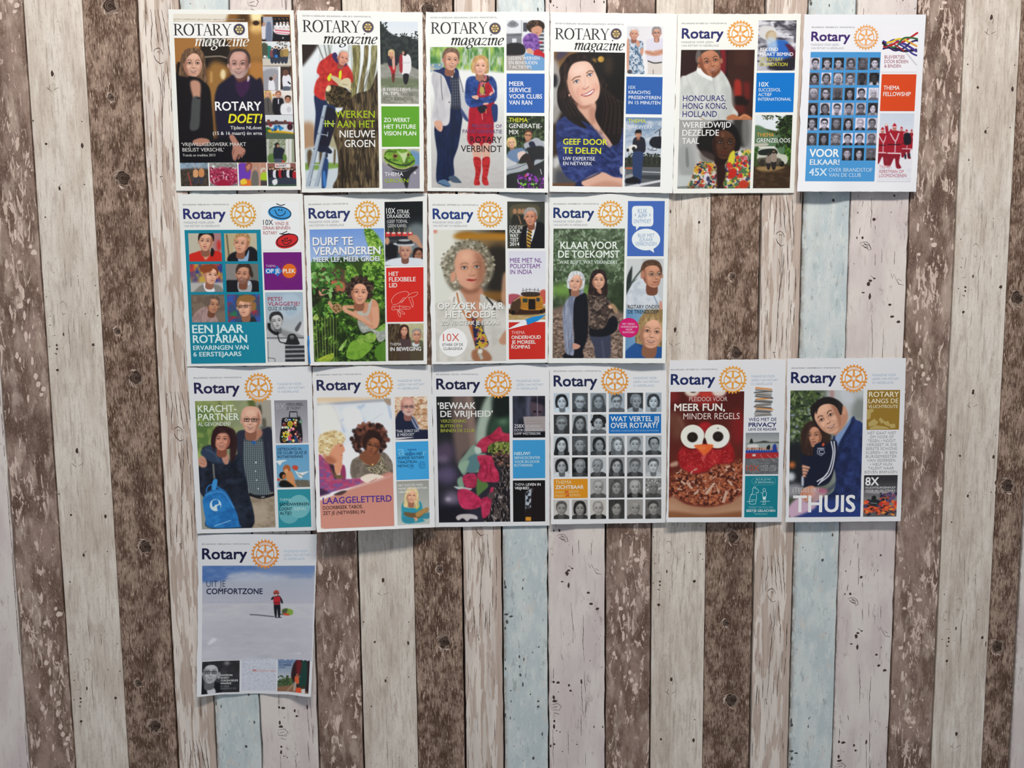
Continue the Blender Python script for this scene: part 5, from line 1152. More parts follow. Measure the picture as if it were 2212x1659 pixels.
mk = p.poly([(250,1420),(290,1370),(430,1380),(450,1500),(470,1604),(200,1604),(230,1500)],'d5cdc6',3); p.tex(mk,'3a5c40',30,.56,.07,.95); p.tex(mk,'d0a02c',32,.60,.07,.95); p.tex(mk,'c03a2c',30,.62,.06,.95); p.tex(mk,'2a2c50',26,.64,.06,.9)
mk = p.poly([(520,1400),(600,1290),(700,1260),(768,1300),(768,1604),(540,1604),(500,1500)],'ddd6d2',3); p.tex(mk,'c8c040',34,.55,.08,.95); p.tex(mk,'c82c24',36,.58,.07,.95); p.tex(mk,'4a7048',28,.62,.07,.95); p.tex(mk,'2c3466',26,.66,.06,.9)
p.ell(360,1510,30,46,'dcd6e0',.1,3); p.ell(372,1520,16,24,'34304e',0,3); p.poly([(550,1370),(570,1290),(610,1270),(600,1380)],'d8cc3a',4); p.ell(590,1470,34,50,'c4281e',.4,4); p.ell(560,1400,24,30,'d03c30',0,4); p.ell(700,1330,30,20,'c84a5c',0,5,.7); p.ell(690,1570,46,40,'c03a20',0,5)
p.poly([(455,1420),(520,1400),(530,1500),(480,1604),(450,1604)],'2a1610',6); p.poly([(98,1590),(300,1580),(300,1604),(98,1604)],'4a5048',4,.6)
c.show(p,'main_photo',label='photo of a woman in a flowered blouse')
q = c.pic(825,100,1148,548,'8a8894'); q.grad('4a4850','b9b8c4',90,0,.8); q.tex(q.all(),'e9e8ee',70,.55,.15,.9,.6); q.tex(q.all(),'33303a',60,.6,.12,.8,.5); q.poly([(940,290),(1060,280),(1100,320),(1130,420),(1060,450),(900,420)],'2a66bc',5); q.poly([(850,150),(960,160),(990,220),(960,290),(880,270),(830,230)],'d8d6d4',4); q.ell(935,240,50,52,'b9a484',.3,2); q.ell(945,240,34,40,'cdbb9c',.3,4); q.poly([(900,260),(980,270),(985,380),(920,370)],'bcd0e4',8,.8); q.poly([(1060,310),(1120,330),(1160,400),(1140,470),(1090,360)],'5a1c34',5); q.poly([(1040,450),(1160,430),(1130,548),(900,530)],'26222c',8); c.show(q,'side_photo')
c.panel(806,570,1134,922,'0a78cf')
q = c.pic(796,948,1103,1602,'3c4a24'); q.poly([(780,940),(1140,940),(1140,1100),(780,1040)],'e4ebee',3); q.poly([(788,1060),(850,1050),(920,1100),(1000,1120),(1125,1130),(1125,1280),(788,1280)],'5a7a58',5); q.poly([(1000,1060),(1060,960),(1130,948),(1130,1300),(1080,1260)],'1e2c14',5); q.leaves(985,948,1130,1240,160,['1c2a12','2e4420','44602c','0e160a'],7,20); q.leaves(850,945,960,985,50,['4a5440','6a7460'],5,12); q.leaves(785,1230,870,1420,60,['3c6a24','54842c','2a4a18'],8,20); q.leaves(1060,1230,1130,1340,60,['3c6a24','64942c','2a4a18'],8,20)
q.poly([(770,1420),(1110,1400),(1110,1610),(770,1610)],'3c2a1a',5); q.poly([(800,1420),(900,1400),(1060,1410),(960,1450),(850,1450)],'9a7c50',6); q.tex(q.mask(q.q([(780,1450),(1110,1440),(1110,1602),(770,1602)]),3),'5c4630',40,.55,.2,.6,.5)
q.poly([(822,1270),(850,1240),(970,1235),(1010,1290),(1075,1310),(1080,1370),(1030,1390),(825,1370)],'c9ccbc',2); q.poly([(838,1262),(965,1250),(985,1300),(835,1305)],'1f2420',2); q.box_(825,1228,970,1244,'dcdcd4',1.5); q.poly([(785,1205),(900,1200),(900,1222),(785,1228)],'c4beb0',3); q.ell(858,1375,24,32,'14150f',0,2); q.ell(1030,1385,24,26,'14150f',0,2); q.poly([(822,1335),(1010,1335),(1010,1400),(830,1400)],'3a3226',4,.8); people(q,890,985,1430,150,2,['8c7c70','9a8a7c'],'3a281e','2a2422'); q.box_(785,948,800,1000,'dfe6ea',3); c.show(q,'side_photo')
c.text('headline_lettering',[('HONDURAS,',146,822,527,50,'2e2f74',.004),('HONG KONG,',145,892,540,52,'2e2f74',.004),('HOLLAND',142,964,450,52,'2e2f74',.004),('WERELDWIJD',140,1062,576,52,'f4f4f2',.008),('DEZELFDE',140,1134,468,54,'f4f4f2',.008),('TAAL',138,1206,290,52,'f4f4f2',.008)])
c.text('panel_lettering',[('BEKEND',838,376,998,32,'f4f4f4',.01),('MAAKT BEMIND',836,419,1134,32,'f4f4f4',.01),('DE ROTARY',834,464,1042,32,'d8cf58',.006),('FOUNDATION',832,510,1082,32,'e0d84e',.006)])
c.text('panel_lettering',[('10X',828,694,914,42,'e9f2f8',.012),('SUCCESVOL',822,737,1022,30,'e9f2f8',.006),('ACTIEF',820,778,940,28,'e9f2f8',.006),('INTERNATIONAAL',819,820,1116,28,'e9f2f8',.006)])
c.text('panel_lettering',[('THEMA',808,1142,962,34,'e0a43a',.006),('GRENZELOOS',806,1194,1106,38,'eeeeea',.008)])

c = Cover(1710,20,[(116,45),(1203,48),(1115,1635),(48,1632)],'cover with a blue grid of small black-and-white portraits, VOOR ELKAAR!',16,G1,'f1f1f5',(14,15,10,10,8),wav=.0005)
c.paper_seen = 'f1f0f5'
new_head(c,'83E JAARGANG • DECEMBER 2013 • WWW.ROTARY.NL',(180,166,567),175,284,524,84,(668,251,112,'f0ab62'),(173,324,424,466),navy='43276e',subcol='c3c3c8')
bp = c.panel(171,382,741,1542,'4c9ad6','portrait_panel')
# the panel follows the page, so read its right edge at mid height
G = ['s8176r s1276w s1175l b5264g l4342p s2186w','b4165 b9252 b3866 s4276gw s3123 c3128'.replace('b4165','b4163').replace('b9252','b9265'),'s4764 t3171g s4332w l2161 s9162 b9874','l3173 b8251 s9278g s7166 t7153g b2186','t1267l s9181g t2352 l4171 s9681 s8253','b3262 l2151 c5463 s9171 s9271 t7353','s2271w l1171 t4341'] 
for r,row in enumerate(G):
    for k,sp in enumerate(row.split()):
        col = k + (3 if r == 6 else 0)
        x = 168 + 107.2 * col - 5.8 * r; y = 433 + 135 * r
        if len(sp) < 5: sp = sp + '3' * (5 - len(sp))
        portrait(c,x,y,min(x + 83,786 - 5.8 * r),y + 111,sp,(.93,.90,.97),bp)
def folds(c): pass
fp = c.panel(815,148,1120,562,'f3f2f6','side_panel',label='white panel with coloured braided cords')
def cord(P,col,wd): c.strokes('cord_drawing',[P],wd,col,fp)
for P,col,wd in (([(815,300),(860,330),(930,350),(1000,372),(1060,370),(1124,362)],'2b2136',22),([(815,285),(860,300),(920,275),(980,300),(1030,320),(1124,380)],'4a3a8c',20),
                   ([(820,330),(860,345),(930,300),(1000,290),(1060,255),(1132,208)],'c22a2c',17),([(850,300),(900,290),(950,268),(1010,270),(1060,300),(1124,330)],'e3c22c',16),
                   ([(820,310),(880,340),(940,330),(1000,262),(1070,255),(1132,268)],'3a6a3c',16),([(815,355),(870,345),(930,370),(1010,345),(1060,300),(1110,280),(1132,284)],'33255c',15),
                   ([(960,310),(1020,345),(1080,395),(1124,415)],'40408c',15),([(1024,385),(1070,440),(1120,500)],'d5d5da',12),([(840,345),(900,310),(960,340),(1010,375)],'a8303c',12),([(1060,290),(1100,320),(1124,335)],'e8a050',12),([(815,292),(840,330)],'221a2a',18)): cord(P,col,wd)
c.panel(808,582,1101,912,'dd4a1c')
q = c.pic(794,932,1066,1545,'dfe3ea'); q.grad('cdd8e6','e9e8ee',90,0,.5)
def santa(x,y,h,big=1):
    w = h * .2
    q.poly([(x - w * .7,y - h * .36),(x + w * .6,y - h * .36),(x + w * .5,y - h * .12),(x + w * .75,y),(x + w * .2,y),(x,y - h * .22),(x - w * .5,y - h * .04),(x - w * .9,y - h * .06)],'8c1a2a',1.2)
    q.poly([(x - w * .8,y - h * .78),(x,y - h * .84),(x + w * .9,y - h * .76),(x + w,y - h * .5),(x + w * .85,y - h * .32),(x - w * .85,y - h * .32),(x - w,y - h * .55)],'a51c2c',1.2)
    q.line([(x - w * .8,y - h * .33),(x + w * .8,y - h * .32)],h * .028,'e8dfe2',1); q.line([(x - w * .5,y - h * .78),(x + w * .1,y - h * .6),(x + w * .5,y - h * .78)],h * .025,'e8dfe2',1); q.line([(x + w * .1,y - h * .6),(x + w * .05,y - h * .34)],h * .022,'e0d4d8',1); q.line([(x - w * .8,y - h * .52),(x + w * .8,y - h * .52)],h * .022,'2a1418',1)
    q.ell(x,y - h * .89,h * .045,h * .06,'b9806c',0,1); q.poly([(x - h * .05,y - h * .91),(x,y - h),(x + h * .05,y - h * .91)],'b81c2c',1); q.line([(x - h * .05,y - h * .915),(x + h * .05,y - h * .915)],h * .022,'eee',1)
santa(985,1300,250); santa(890,1330,260); santa(815,1395,340); q.line([(860,1130),(848,1040)],26,'a51c2c',1.2); q.ell(848,1035,12,14,'e8c8bc'); santa(922,1420,400)
santa(1075,1270,195); santa(1030,1335,260); q.poly([(1008,1120),(1060,1115),(1068,1200),(1012,1210)],'1c1c24',1.5); q.poly([(1012,1300),(1026,1300),(1026,1340),(1012,1336)],'1c1f2c'); q.poly([(1046,1292),(1060,1290),(1062,1326),(1050,1328)],'1c1f2c'); q.dabs(790,1400,1085,1540,20,['d8dce6'],10,30,.4,3,.6)
c.show(q,'side_photo')
c.text('headline_lettering',[('VOOR',158,1324,424,74,'f0f6fc',.018),('ELKAAR!',162,1394,428,50,'e6f0fa',.014),('45X',155,1492,316,68,'cfe6f8',.014),('OVER BRANDSTOF',331,1456,722,35,'c9e2f6',.004),('VAN DE CLUB',333,1502,620,35,'c9e2f6',.004)])
c.text('panel_lettering',[('BLIJVERTJES',832,440,1012,28,'b06a7c',.002),('DOOR BOEIEN',830,481,1044,28,'b06a7c',.002),('& BINDEN',830,521,978,28,'b06a7c',.002)],fp)
c.text('panel_lettering',[('THEMA',822,722,966,38,'f6ece8',.010),('FELLOWSHIP',820,778,1066,38,'f6ece8',.010)])
c.text('panel_lettering',[('TREND:',786,1424,890,26,'d88a94',0),('KERSTMAN OP',786,1466,1004,28,'c8707c',.002),('LOOPSCHOENEN',784,1503,1028,28,'c8707c',.002)])

# ------------------------------------------------------------------ row two
c = Cover(375,400,[(40,82),(1157,78),(1206,1612),(120,1625)],'cover with six head portraits on teal, EEN JAAR ROTARIAN',21,G2,'f1f2ee',(1,4,6,3,2),(0,0,0,0,0),.0005)
c.paper_seen = 'e4e7e5'
new_head(c,'83E JAARGANG • FEBRUARI 2014 • WWW.ROTARY.NL',(84,180,496),88,303,468,92,(623,262,120,'d9a040'),(92,342,366,414))
bp = c.panel(97,402,826,1592,'14829a','portrait_panel')
def face(x0,y0,x1,y1,bg,fn,tx=None):
    p = c.pic(x0,y0,x1,y1,bg)
    if tx:
        for col,th in tx: p.tex(p.all(),col,60,th,.1,.9)
    fn(p); return c.show(p,'portrait',bp)
def f1(p):
    p.poly([(340,430),(428,430),(435,600),(360,600)],'a06a70',10,.8); p.ell(405,540,18,50,'c0302a',0,8); p.poly([(140,625),(200,600),(250,590),(290,640),(350,590),(425,605),(440,690),(135,690)],'c8281c',2); p.poly([(245,600),(290,590),(330,610),(290,670),(265,640)],'cf9478',3); p.poly([(340,560),(365,590),(350,640),(330,620)],'1c1210',3); p.head(290,500,176,'d6a386','201512','short',.05,-.3,0,'96604a',lips='a8484a')
def f2(p):
    p.poly([(450,430),(550,430),(510,680),(465,680)],'b4a680',6); p.line([(475,440),(500,680)],10,'4a4436',4); p.poly([(505,620),(600,580),(690,550),(752,600),(752,690),(500,690)],'17171c',3); p.poly([(580,600),(640,640),(675,580),(660,690),(585,690)],'8aa8c8',2); p.head(612,520,178,'d39c80','a07c52','short',.12,-.7,0,'946048')
def f3(p):
    p.box_(150,870,450,960,'b4b0aa',6); p.poly([(185,950),(240,900),(300,885),(400,895),(445,940),(445,960),(180,960)],'847e78',3); p.poly([(270,880),(330,890),(370,950),(290,950)],'dfe2e6',2); p.head(330,802,166,'e0ac90','7a3a20','short',.1,.8,0,'a06850',hl='a85a30'); p.ell(290,748,60,36,'8a4426',0,4)
def f4(p):
    p.poly([(610,710),(760,710),(760,850),(700,850)],'6c6c66',6); p.poly([(470,860),(540,850),(700,850),(765,870),(765,960),(475,960)],'1a1a1e',3); p.poly([(580,860),(690,860),(690,960),(590,960)],'a4a8ac',2); p.poly([(580,860),(630,900),(685,860),(680,890),(630,915),(585,890)],'b9c8d8',2); p.head(628,795,178,'c08a70','3a2a22','short',.05,-.6,1,'84523e',beard='5a4038'); p.poly([(680,740),(712,790),(705,830),(680,800)],'33261f',3)
def f5(p):
    p.poly([(170,1180),(220,1120),(290,1090),(360,1150),(385,1230),(165,1230)],'a88c88',3); p.tex(p.mask(p.q([(170,1180),(290,1090),(385,1230),(165,1230)]),2),'8a706c',16,.5,.1,.6,3); p.head(350,1068,150,'b88466','5a4a40','short',.15,.9,0,'7a4c38'); p.ell(300,1040,34,46,'6a5a4e',0,4)
def f6(p):
    p.poly([(600,1230),(680,1190),(720,1180),(735,1230)],'26282c',3); p.head(640,1085,180,'dca88c','8a6034','short',-.08,-.7,0,'a06c52',glasses='15151a'); p.ell(660,1015,76,34,'8f6638',0,4); p.poly([(700,1060),(735,1050),(735,1110),(705,1130)],'94683a',3)
face(130,432,434,682,'bcb5a2',f1); face(452,432,752,680,'bab298',f2); face(143,708,445,955,'6a4a6a',f3,[('c8402c',.58),('2a3a88',.6),('c8a83c',.68)]); face(465,706,766,955,'85807c',f4)
face(155,982,464,1226,'6a5a4c',f5,[('7c6c5c',.5)]); face(477,980,780,1224,'3a4a6c',f6,[('a82c3c',.58),('2c7a4a',.66),('2a5ab0',.6)])
sp = c.panel(780,150,1135,578,'e6e8e8','side_panel',label='white panel with two smiling doodle balls')
def ball(cx,cy,rx,ry,rot,col,dx,dy):
    t = np.linspace(0,2 * math.pi,40,endpoint=False); cr,sr = math.cos(rot),math.sin(rot); E = lambda a,b,ox=0,oy=0: [(cx + ox + a * math.cos(x) * cr - b * math.sin(x) * sr,cy + oy + a * math.cos(x) * sr + b * math.sin(x) * cr) for x in t]
    c.shape('ball_drawing',E(rx,ry),col,sp); P = E(rx * .92,ry * .82,dx,dy); c.strokes('outline_drawing',[P + P[:1]],8,'1a1c24',sp)
ball(950,250,106,62,.15,'3d96d4',4,-4); ball(1015,500,104,64,-.25,'cc2a2c',4,-6)
c.strokes('outline_drawing',[[(920,165),(960,180),(998,172)],[(905,220),(930,265),(960,275),(995,255),(1000,232)]],7,'1a1c24',sp)
c.strokes('outline_drawing',[[(948,432),(985,440),(1040,432)],[(962,438),(1018,412)],[(968,492),(990,528),(1020,530),(1050,505),(1052,490),(1010,502),(968,492)]],7,'1a1c24',sp)
for x,y in ((944,222),(968,224),(997,482),(1016,478)): c.circle('eye_dot',x,y,7,8,'1a1c24',sp)
c.text('panel_lettering',[('10X',803,356,892,46,'2a2c34',.004),('VIND JE',908,357,1030,28,'b05a60',0),('DRAAI BINNEN',802,397,1044,28,'b05a60',0),('ROTARY',804,441,930,28,'b05a60',0)],sp)
pp = c.panel(802,602,1156,937,'6e1a74')
for r_,col in ((98,'8a3a70'),(76,'a0406a')): c.strokes('ring_drawing',[[(1036 + r_ * math.cos(a),768 + r_ * math.sin(a)) for a in np.linspace(0,2 * math.pi,44)]],2.5,col,pp)
c.circle('orange_disc',1036,768,64,64,'dd6a1c',pp); c.shape('arrow_drawing',[(822,745),(925,745),(925,718),(975,770),(928,820),(928,792),(822,792)],'2176c4',pp)
c.text('panel_lettering',[('THEMA',827,734,916,20,'d5b4da',0),('OP JE',828,788,952,38,'f0f0f6',.012),('PLEK',980,788,1092,38,'f6e8dc',.012)],pp)
q = c.pic(818,960,1176,1580,'a9b4bc'); q.grad('9fb4c4','b9bcbc',90,0,.6); q.ell(1040,1080,110,110,'b8cbd8',0,10,.6); q.ell(1050,1110,60,60,'9ab0c0',0,10,.6); q.poly([(835,1230),(870,1250),(1000,1300),(1176,1360),(1176,1380),(835,1380)],'8a8c8e',8); q.poly([(835,1380),(1176,1376),(1176,1436),(1000,1430),(1000,1590),(830,1590)],'c4c6c8',3); q.box_(1000,1436,1176,1590,'4c4e52',2)
for k in range(7): q.line([(1000,1452 + k * 20),(1176,1448 + k * 20)],9,['1c1d20','b0b2b4'][k % 2],1.5)
q.poly([(845,1280),(900,1300),(960,1330),(1000,1376),(840,1376)],'b0b2b4',4); q.head(922,1215,150,'bcbcbc','2a2a2c','short',-.15,.1,0,'6a6a6c',lips='555'); q.line([(855,1235),(862,1290),(915,1330),(940,1318)],26,'1c1c1e',1.5); q.line([(930,1325),(950,1400),(1000,1415)],9,'1c1c1e',1.2); q.poly([(1010,1400),(1030,1340),(1085,1335),(1120,1395),(1120,1428),(995,1425)],'232426',2); q.ell(1060,1362,20,18,'77797c'); q.poly([(1085,1290),(1160,1220),(1176,1225),(1176,1340),(1110,1320)],'c9cbcd',3); q.poly([(1085,1290),(1130,1225),(1145,1240),(1110,1310)],'55575a',3); q.line([(845,1400),(850,1590)],4,'4a4a4c',1); q.line([(835,1545),(905,1555),(905,1585)],5,'4a4a4c',1); q.box_(835,1366,1176,1372,'333',1); c.show(q,'side_photo')
c.text('headline_lettering',[('EEN JAAR',168,1328,628,78,'d3ecec',.016),('ROTARIAN',174,1416,660,74,'d3ecec',.016),('ERVARINGEN VAN',176,1478,672,42,'cfe8ea',.014),('6 EERSTEJAARS',178,1536,608,42,'cfe8ea',.014)])
c.text('panel_lettering',[('PETS?',845,1036,974,34,'a82c4a',.004),('VLAGGETJE?',846,1080,1132,34,'a82c4a',.004),('QUIZ JE KENNIS',846,1120,1100,30,'3c4248',-.002)])

c = Cover(640,400,[(68,92),(1172,70),(1172,1604),(125,1615)],'cover with a curly-haired woman in green bushes, DURF TE VERANDEREN',22,G2,'f1f2ef',(9,4,1,6,8),(0,0,0,0,0),.0006)
c.paper_seen = 'e3e6e5'
new_head(c,'84E JAARGANG • JULI 2014 • WWW.ROTARY.NL',(110,178,468),112,300,484,92,(636,260,118,'d9a040'),(113,338,382,428),navy='2b3768')
c.strokes('blue_spine_edge',[[(108,1350),(112,1480),(122,1600)]],14,'2a7cc4',sp=False)
p = c.pic(118,398,802,1576,'4a6a2a'); p.grad('6f95d4','a8bede',90,0,.26)
p.poly([(110,690),(810,720),(810,800),(110,780)],'b9bcc8',6); p.poly([(110,745),(810,760),(810,1600),(110,1600)],'33471c',8)
p.poly([(130,760),(480,770),(480,960),(130,960)],'5a4434',6); p.poly([(270,860),(420,870),(420,950),(270,940)],'b06a4a',4); p.line([(200,790),(420,800)],20,'4e4640',4)
bush = ['2c4a16','4a7a24','6a9a34','1c3410','86b448','3a6020']
for P in ([(610,400),(680,400),(740,470),(780,560),(790,780),(700,760),(660,600)],[(600,720),(650,690),(690,760),(700,900),(620,900)],[(450,720),(500,720),(560,820),(520,880),(440,840)]):
    mk = p.poly(P,'6e9c34',6); p.tex(mk,'3c6420',20,.5,.12,.9); p.tex(mk,'a4c85c',14,.6,.1,.9)
p.leaves(120,960,800,1576,800,bush,12,30); p.leaves(600,740,800,1150,260,bush,12,28); p.leaves(130,660,480,1150,210,['2e5220','47782c','6a9c48','234016'],14,30)
p.tex(p.mask(p.q([(130,1180),(560,1200),(700,1400),(700,1576),(130,1576)]),8),'14200c',70,.5,.15,.75); p.poly([(560,1250),(800,1100),(800,1330),(620,1400)],'16200e',14,.7)
p.poly([(140,960),(230,900),(350,930),(340,1030),(240,1010),(150,1100)],'1c1a12',8,.8)
for k in range(9): p.line([(170 + k * 24,1576),(150 + k * 26,1180)],6,['8a9a4c','a8b468','5a6c2c'][k % 3],1.5,.9)
p.poly([(560,1090),(640,1060),(690,1020),(735,1070),(745,1180),(735,1260),(700,1285),(640,1250),(560,1180),(500,1150)],'cf9272',4); p.poly([(545,1100),(600,1080),(650,1060),(680,1020),(650,1160),(600,1170),(560,1200)],'b9b8ae',4)
mk = p.poly([(550,1220),(590,1180),(650,1200),(690,1290),(800,1290),(790,1380),(740,1400),(680,1310),(590,1320)],'b4b6ac',4); p.tex(mk,'8a948c',14,.5,.1,.7)
p.line([(700,1090),(715,1200),(690,1265),(610,1210),(500,1150),(430,1120)],62,'d9a080',4,1,34); p.line([(690,1270),(600,1232),(480,1158)],8,'9c6448',5,.7); p.line([(540,1095),(470,1090),(420,1090)],36,'d39878',4,1,26)
p.line([(370,1140),(330,1100),(290,1040)],42,'cd9474',4,1,26); p.ell(425,1105,26,18,'dba484',.3,2); p.tex(p.ell(370,1100,46,40,'6a4a2c',.6,3),'b89868',8,.5,.1,.9); p.poly([(200,950),(230,930),(290,945),(260,980),(215,990)],'c99478',3)
p.poly([(590,1060),(640,1050),(640,1120),(610,1150),(580,1110)],'c88c6c',5)
p.head(568,958,212,'dda284','3a2a22','curly',.05,.1,1,'9a6248',lips='a8504a')
for P,col in (([(450,1540),(480,1420),(560,1380),(640,1410),(690,1430),(650,1490),(560,1560)],'7aa838'),([(600,1360),(660,1320),(715,1345),(700,1400),(640,1410)],'94b850'),([(540,1400),(560,1350),(605,1345),(610,1400),(570,1425)],'8ab048'),([(180,1576),(230,1540),(330,1505),(310,1576)],'a8b83c'),([(380,1470),(450,1380),(440,1430),(400,1480)],'a0c468'),([(720,1290),(790,1240),(795,1290),(740,1310)],'88b450'),([(700,1480),(800,1400),(800,1560),(740,1576)],'55842a'),([(150,1190),(180,1150),(200,1200),(165,1210)],'b4c86c')):
    mk = p.poly(P,col,1.5); p.tex(mk,'4a7820',30,.6,.15,.5)
p.leaves(120,690,330,1000,46,['3e6c2c','5c9040','88b468','2c5020'],22,38); c.show(p,'main_photo')
q = c.pic(790,150,1134,718,'1c2020'); q.grad('14181a','5c6468',90,.2,.9); q.ell(1080,480,120,140,'7a8488',0,16,.8); q.poly([(805,530),(900,530),(900,660),(805,660)],'1a1a1e',10)
for k in range(5): q.box_(800 + k * 50,420 + (k % 2) * 4,842 + k * 50,462,['c8302c','d8403a'][k % 2],2); q.ell(822 + k * 50,428,15,8,'ddd8d0',0,2); q.line([(825 + k * 48,420),(825 + k * 48,380)],6,'8a8a4c',1.5)
q.poly([(830,462),(1005,458),(1005,482),(832,488)],'2a2c32',1.5); q.poly([(1000,460),(1080,450),(1134,560),(1120,580),(1070,520),(1020,500)],'b98a70',4); q.ell(815,500,20,34,'c49478',0,3); q.head(1095,620,110,'9a6a54','2a1c18','bob',0,-.5,0); q.poly([(805,718),(830,670),(930,650),(1050,650),(1134,665),(1134,718)],'d6dbe2',3); q.head(975,585,150,'c08e78','a89c90','thin',0,.05,0,'84584a'); q.ell(965,530,98,18,'b4b8bc',.05,2); q.poly([(905,526),(918,492),(1020,490),(1038,524)],'26282c',2); q.ell(968,494,54,10,'a8acae',0,2); c.show(q,'side_photo')
rp = c.panel(805,740,1140,1222,'d02a20')
c.strokes('knife_drawing',[[(860,1060),(852,1030),(890,980),(950,955),(995,955),(1005,985),(960,1030),(900,1065),(862,1070)],[(1005,985),(1040,965),(1085,960),(1082,980),(1050,1000),(1010,1005)],[(1005,1005),(1025,1050),(1040,1095),(1048,1060),(1035,1010)],[(925,1050),(960,1010),(975,1015),(940,1058)],[(860,1085),(1005,1088),(1010,1110),(925,1112),(860,1118),(860,1085)],[(915,1115),(965,1140),(968,1158),(930,1140),(915,1115)],[(905,1118),(915,1165),(935,1180),(930,1150),(905,1118)],[(925,1072),(925,1108)],[(870,1092),(890,1108)],[(945,1095),(990,1100)]],4,'eaa89c',rp)
q = c.pic(820,1242,1140,1570,'8a8468'); q.grad('b9b48c','8c7c5c',90); q.tex(q.all(),'c9cc98',40,.6,.15,.6); mk = q.poly([(815,1240),(925,1240),(945,1400),(960,1580),(815,1580)],'4c3e2c',4); q.tex(mk,'2c2218',14,.5,.12,.8,3); q.tex(mk,'74644a',12,.6,.12,.6,3); q.poly([(930,1380),(1000,1355),(1030,1400),(1030,1570),(930,1570)],'4e3c3e',3); q.head(966,1300,92,'d39c80','3a241c','long',.05,.1); q.poly([(1030,1410),(1060,1390),(1120,1390),(1138,1420),(1138,1570),(1030,1570)],'5a5a44',3); q.poly([(1040,1410),(1100,1410),(1090,1445),(1045,1445)],'c9d0d4',3); q.head(1080,1340,104,'d0987c','8a8680','short',0,-.1,1,glasses='6a6058'); q.poly([(840,1470),(1140,1470),(1140,1580),(840,1580)],'4a3c2a',12,.7); c.show(q,'side_photo')
c.text('headline_lettering',[('DURF TE',148,542,508,72,'eef2f6',.014),('VERANDEREN',152,628,754,70,'eef2f6',.014),('MEER LEF, MEER GROEI',156,688,744,42,'e6ecf0',.012)],None,'5c708c')
c.text('panel_lettering',[('10X',806,256,888,48,'e6e6e6',.002),('STRAK',903,256,1014,34,'dedede',.006),('DRAAIBOEK',813,296,1020,32,'d8d8d8',.006),('(GEEF TOEVAL',813,340,998,28,'cccccc',0),('GEEN KANS)',818,379,984,28,'cccccc',0)])
c.text('panel_lettering',[('HET',828,814,916,38,'f2ded8',.014),('FLEXIBELE',830,865,1070,40,'f2ded8',.014),('LID',832,917,904,40,'f2ded8',.014)],rp)
c.text('panel_lettering',[('THEMA',840,1438,940,26,'dedcd4',-.004),('IN BEWEGING',842,1486,1118,36,'f0f0ea',.012)])

c = Cover(910,400,[(60,76),(1140,84),(1134,1590),(96,1605)],'cover with a woman with grey curls in a white jacket, OP ZOEK NAAR HET GOEDE',23,G2,'f1f2ef',(11,9,4,3,6),(0,0,0,0,0),.0006)
c.paper_seen = 'e3e7e5'
new_head(c,'84E JAARGANG • SEPTEMBER 2014 • WWW.ROTARY.NL',(102,181,512),103,303,467,92,(616,261,118,'dea040'),(103,340,366,411),navy='263f7c')
p = c.pic(108,400,760,1572,'cfcab8'); p.grad('d8d8cc','2a2620',0,.25,.9); p.ell(400,450,90,34,'8a5c1c',0,14); p.poly([(330,440),(760,430),(760,500),(340,480)],'a8721e',12); p.poly([(440,500),(760,500),(760,600),(500,600)],'8a6a40',24,.8); p.poly([(560,600),(760,560),(760,960),(600,940)],'28241e',24); p.poly([(520,960),(760,960),(760,1020),(560,1050)],'8a5c24',14,.8); p.poly([(730,820),(770,800),(770,1100),(720,1060)],'c89c7c',8,.8); p.poly([(108,700),(230,740),(250,1000),(108,1040)],'d4d6cc',20); p.ell(125,415,20,18,'d09080',0,5)
cols = ['8a8472','b4ac98','6a6454','98917c','c8c2ae','54503f']
mk = p.poly([(330,530),(420,495),(520,510),(600,580),(640,680),(645,790),(600,880),(530,920),(330,950),(270,930),(215,840),(195,700),(240,600)],'7c7664',10)
for k in range(420):
    a = p.rs.uniform(0,6.28); r_ = p.rs.uniform(.35,1.06); x = 415 + 225 * r_ * math.cos(a); y = 715 + 225 * r_ * math.sin(a)
    if x < 350 and y > 560 or y < 620 or x > 540: p.ell(x,y,p.rs.uniform(8,18),p.rs.uniform(7,14),cols[p.rs.randint(6)],p.rs.uniform(0,3),2,.75)
p.poly([(340,940),(530,910),(560,1060),(540,1200),(420,1180),(350,1050)],'b98468',8); p.poly([(400,1060),(560,1060),(560,1200),(500,1230)],'c39074',10)
mk = p.poly([(100,1110),(230,1040),(310,960),(350,950),(420,1080),(470,1240),(500,1480),(430,1572),(108,1572)],'d2d0c8',5); p.tex(mk,'b4b2a8',70,.55,.25,.6)
mk = p.poly([(530,980),(600,1010),(700,1060),(760,1130),(760,1572),(560,1572),(500,1440),(560,1300),(540,1120)],'d0cec6',5); p.tex(mk,'b0aea4',70,.55,.25,.6)
p.poly([(245,1010),(330,945),(370,1060),(440,1230),(330,1130),(270,1040)],'dedcd4',4); p.line([(318,960),(350,1080),(470,1300)],12,'a8602c',3); p.poly([(400,1150),(450,1160),(480,1300),(500,1480),(470,1400)],'b4632c',3); mk = p.poly([(455,1180),(520,1230),(590,1380),(600,1430),(540,1500),(490,1470)],'262442',3); p.tex(mk,'c8a830',26,.6,.08,.95); p.tex(mk,'b05060',20,.64,.08,.9)
p.line([(580,1000),(640,1070),(660,1120)],14,'23221e',4); p.poly([(430,1500),(540,1460),(720,1420),(760,1380),(760,1572),(440,1572)],'c8c6be',6); p.poly([(460,1480),(560,1470),(620,1520),(620,1572),(470,1572)],'9a6a4c',6); p.line([(515,1490),(545,1560)],30,'b0aca0',3); p.ell(528,1488,22,20,'d8d4c8',0,2); p.poly([(700,1380),(760,1300),(760,1420),(705,1420)],'b98c70',6); p.line([(300,1000),(290,1040),(300,1070)],8,'7c7a74',3)
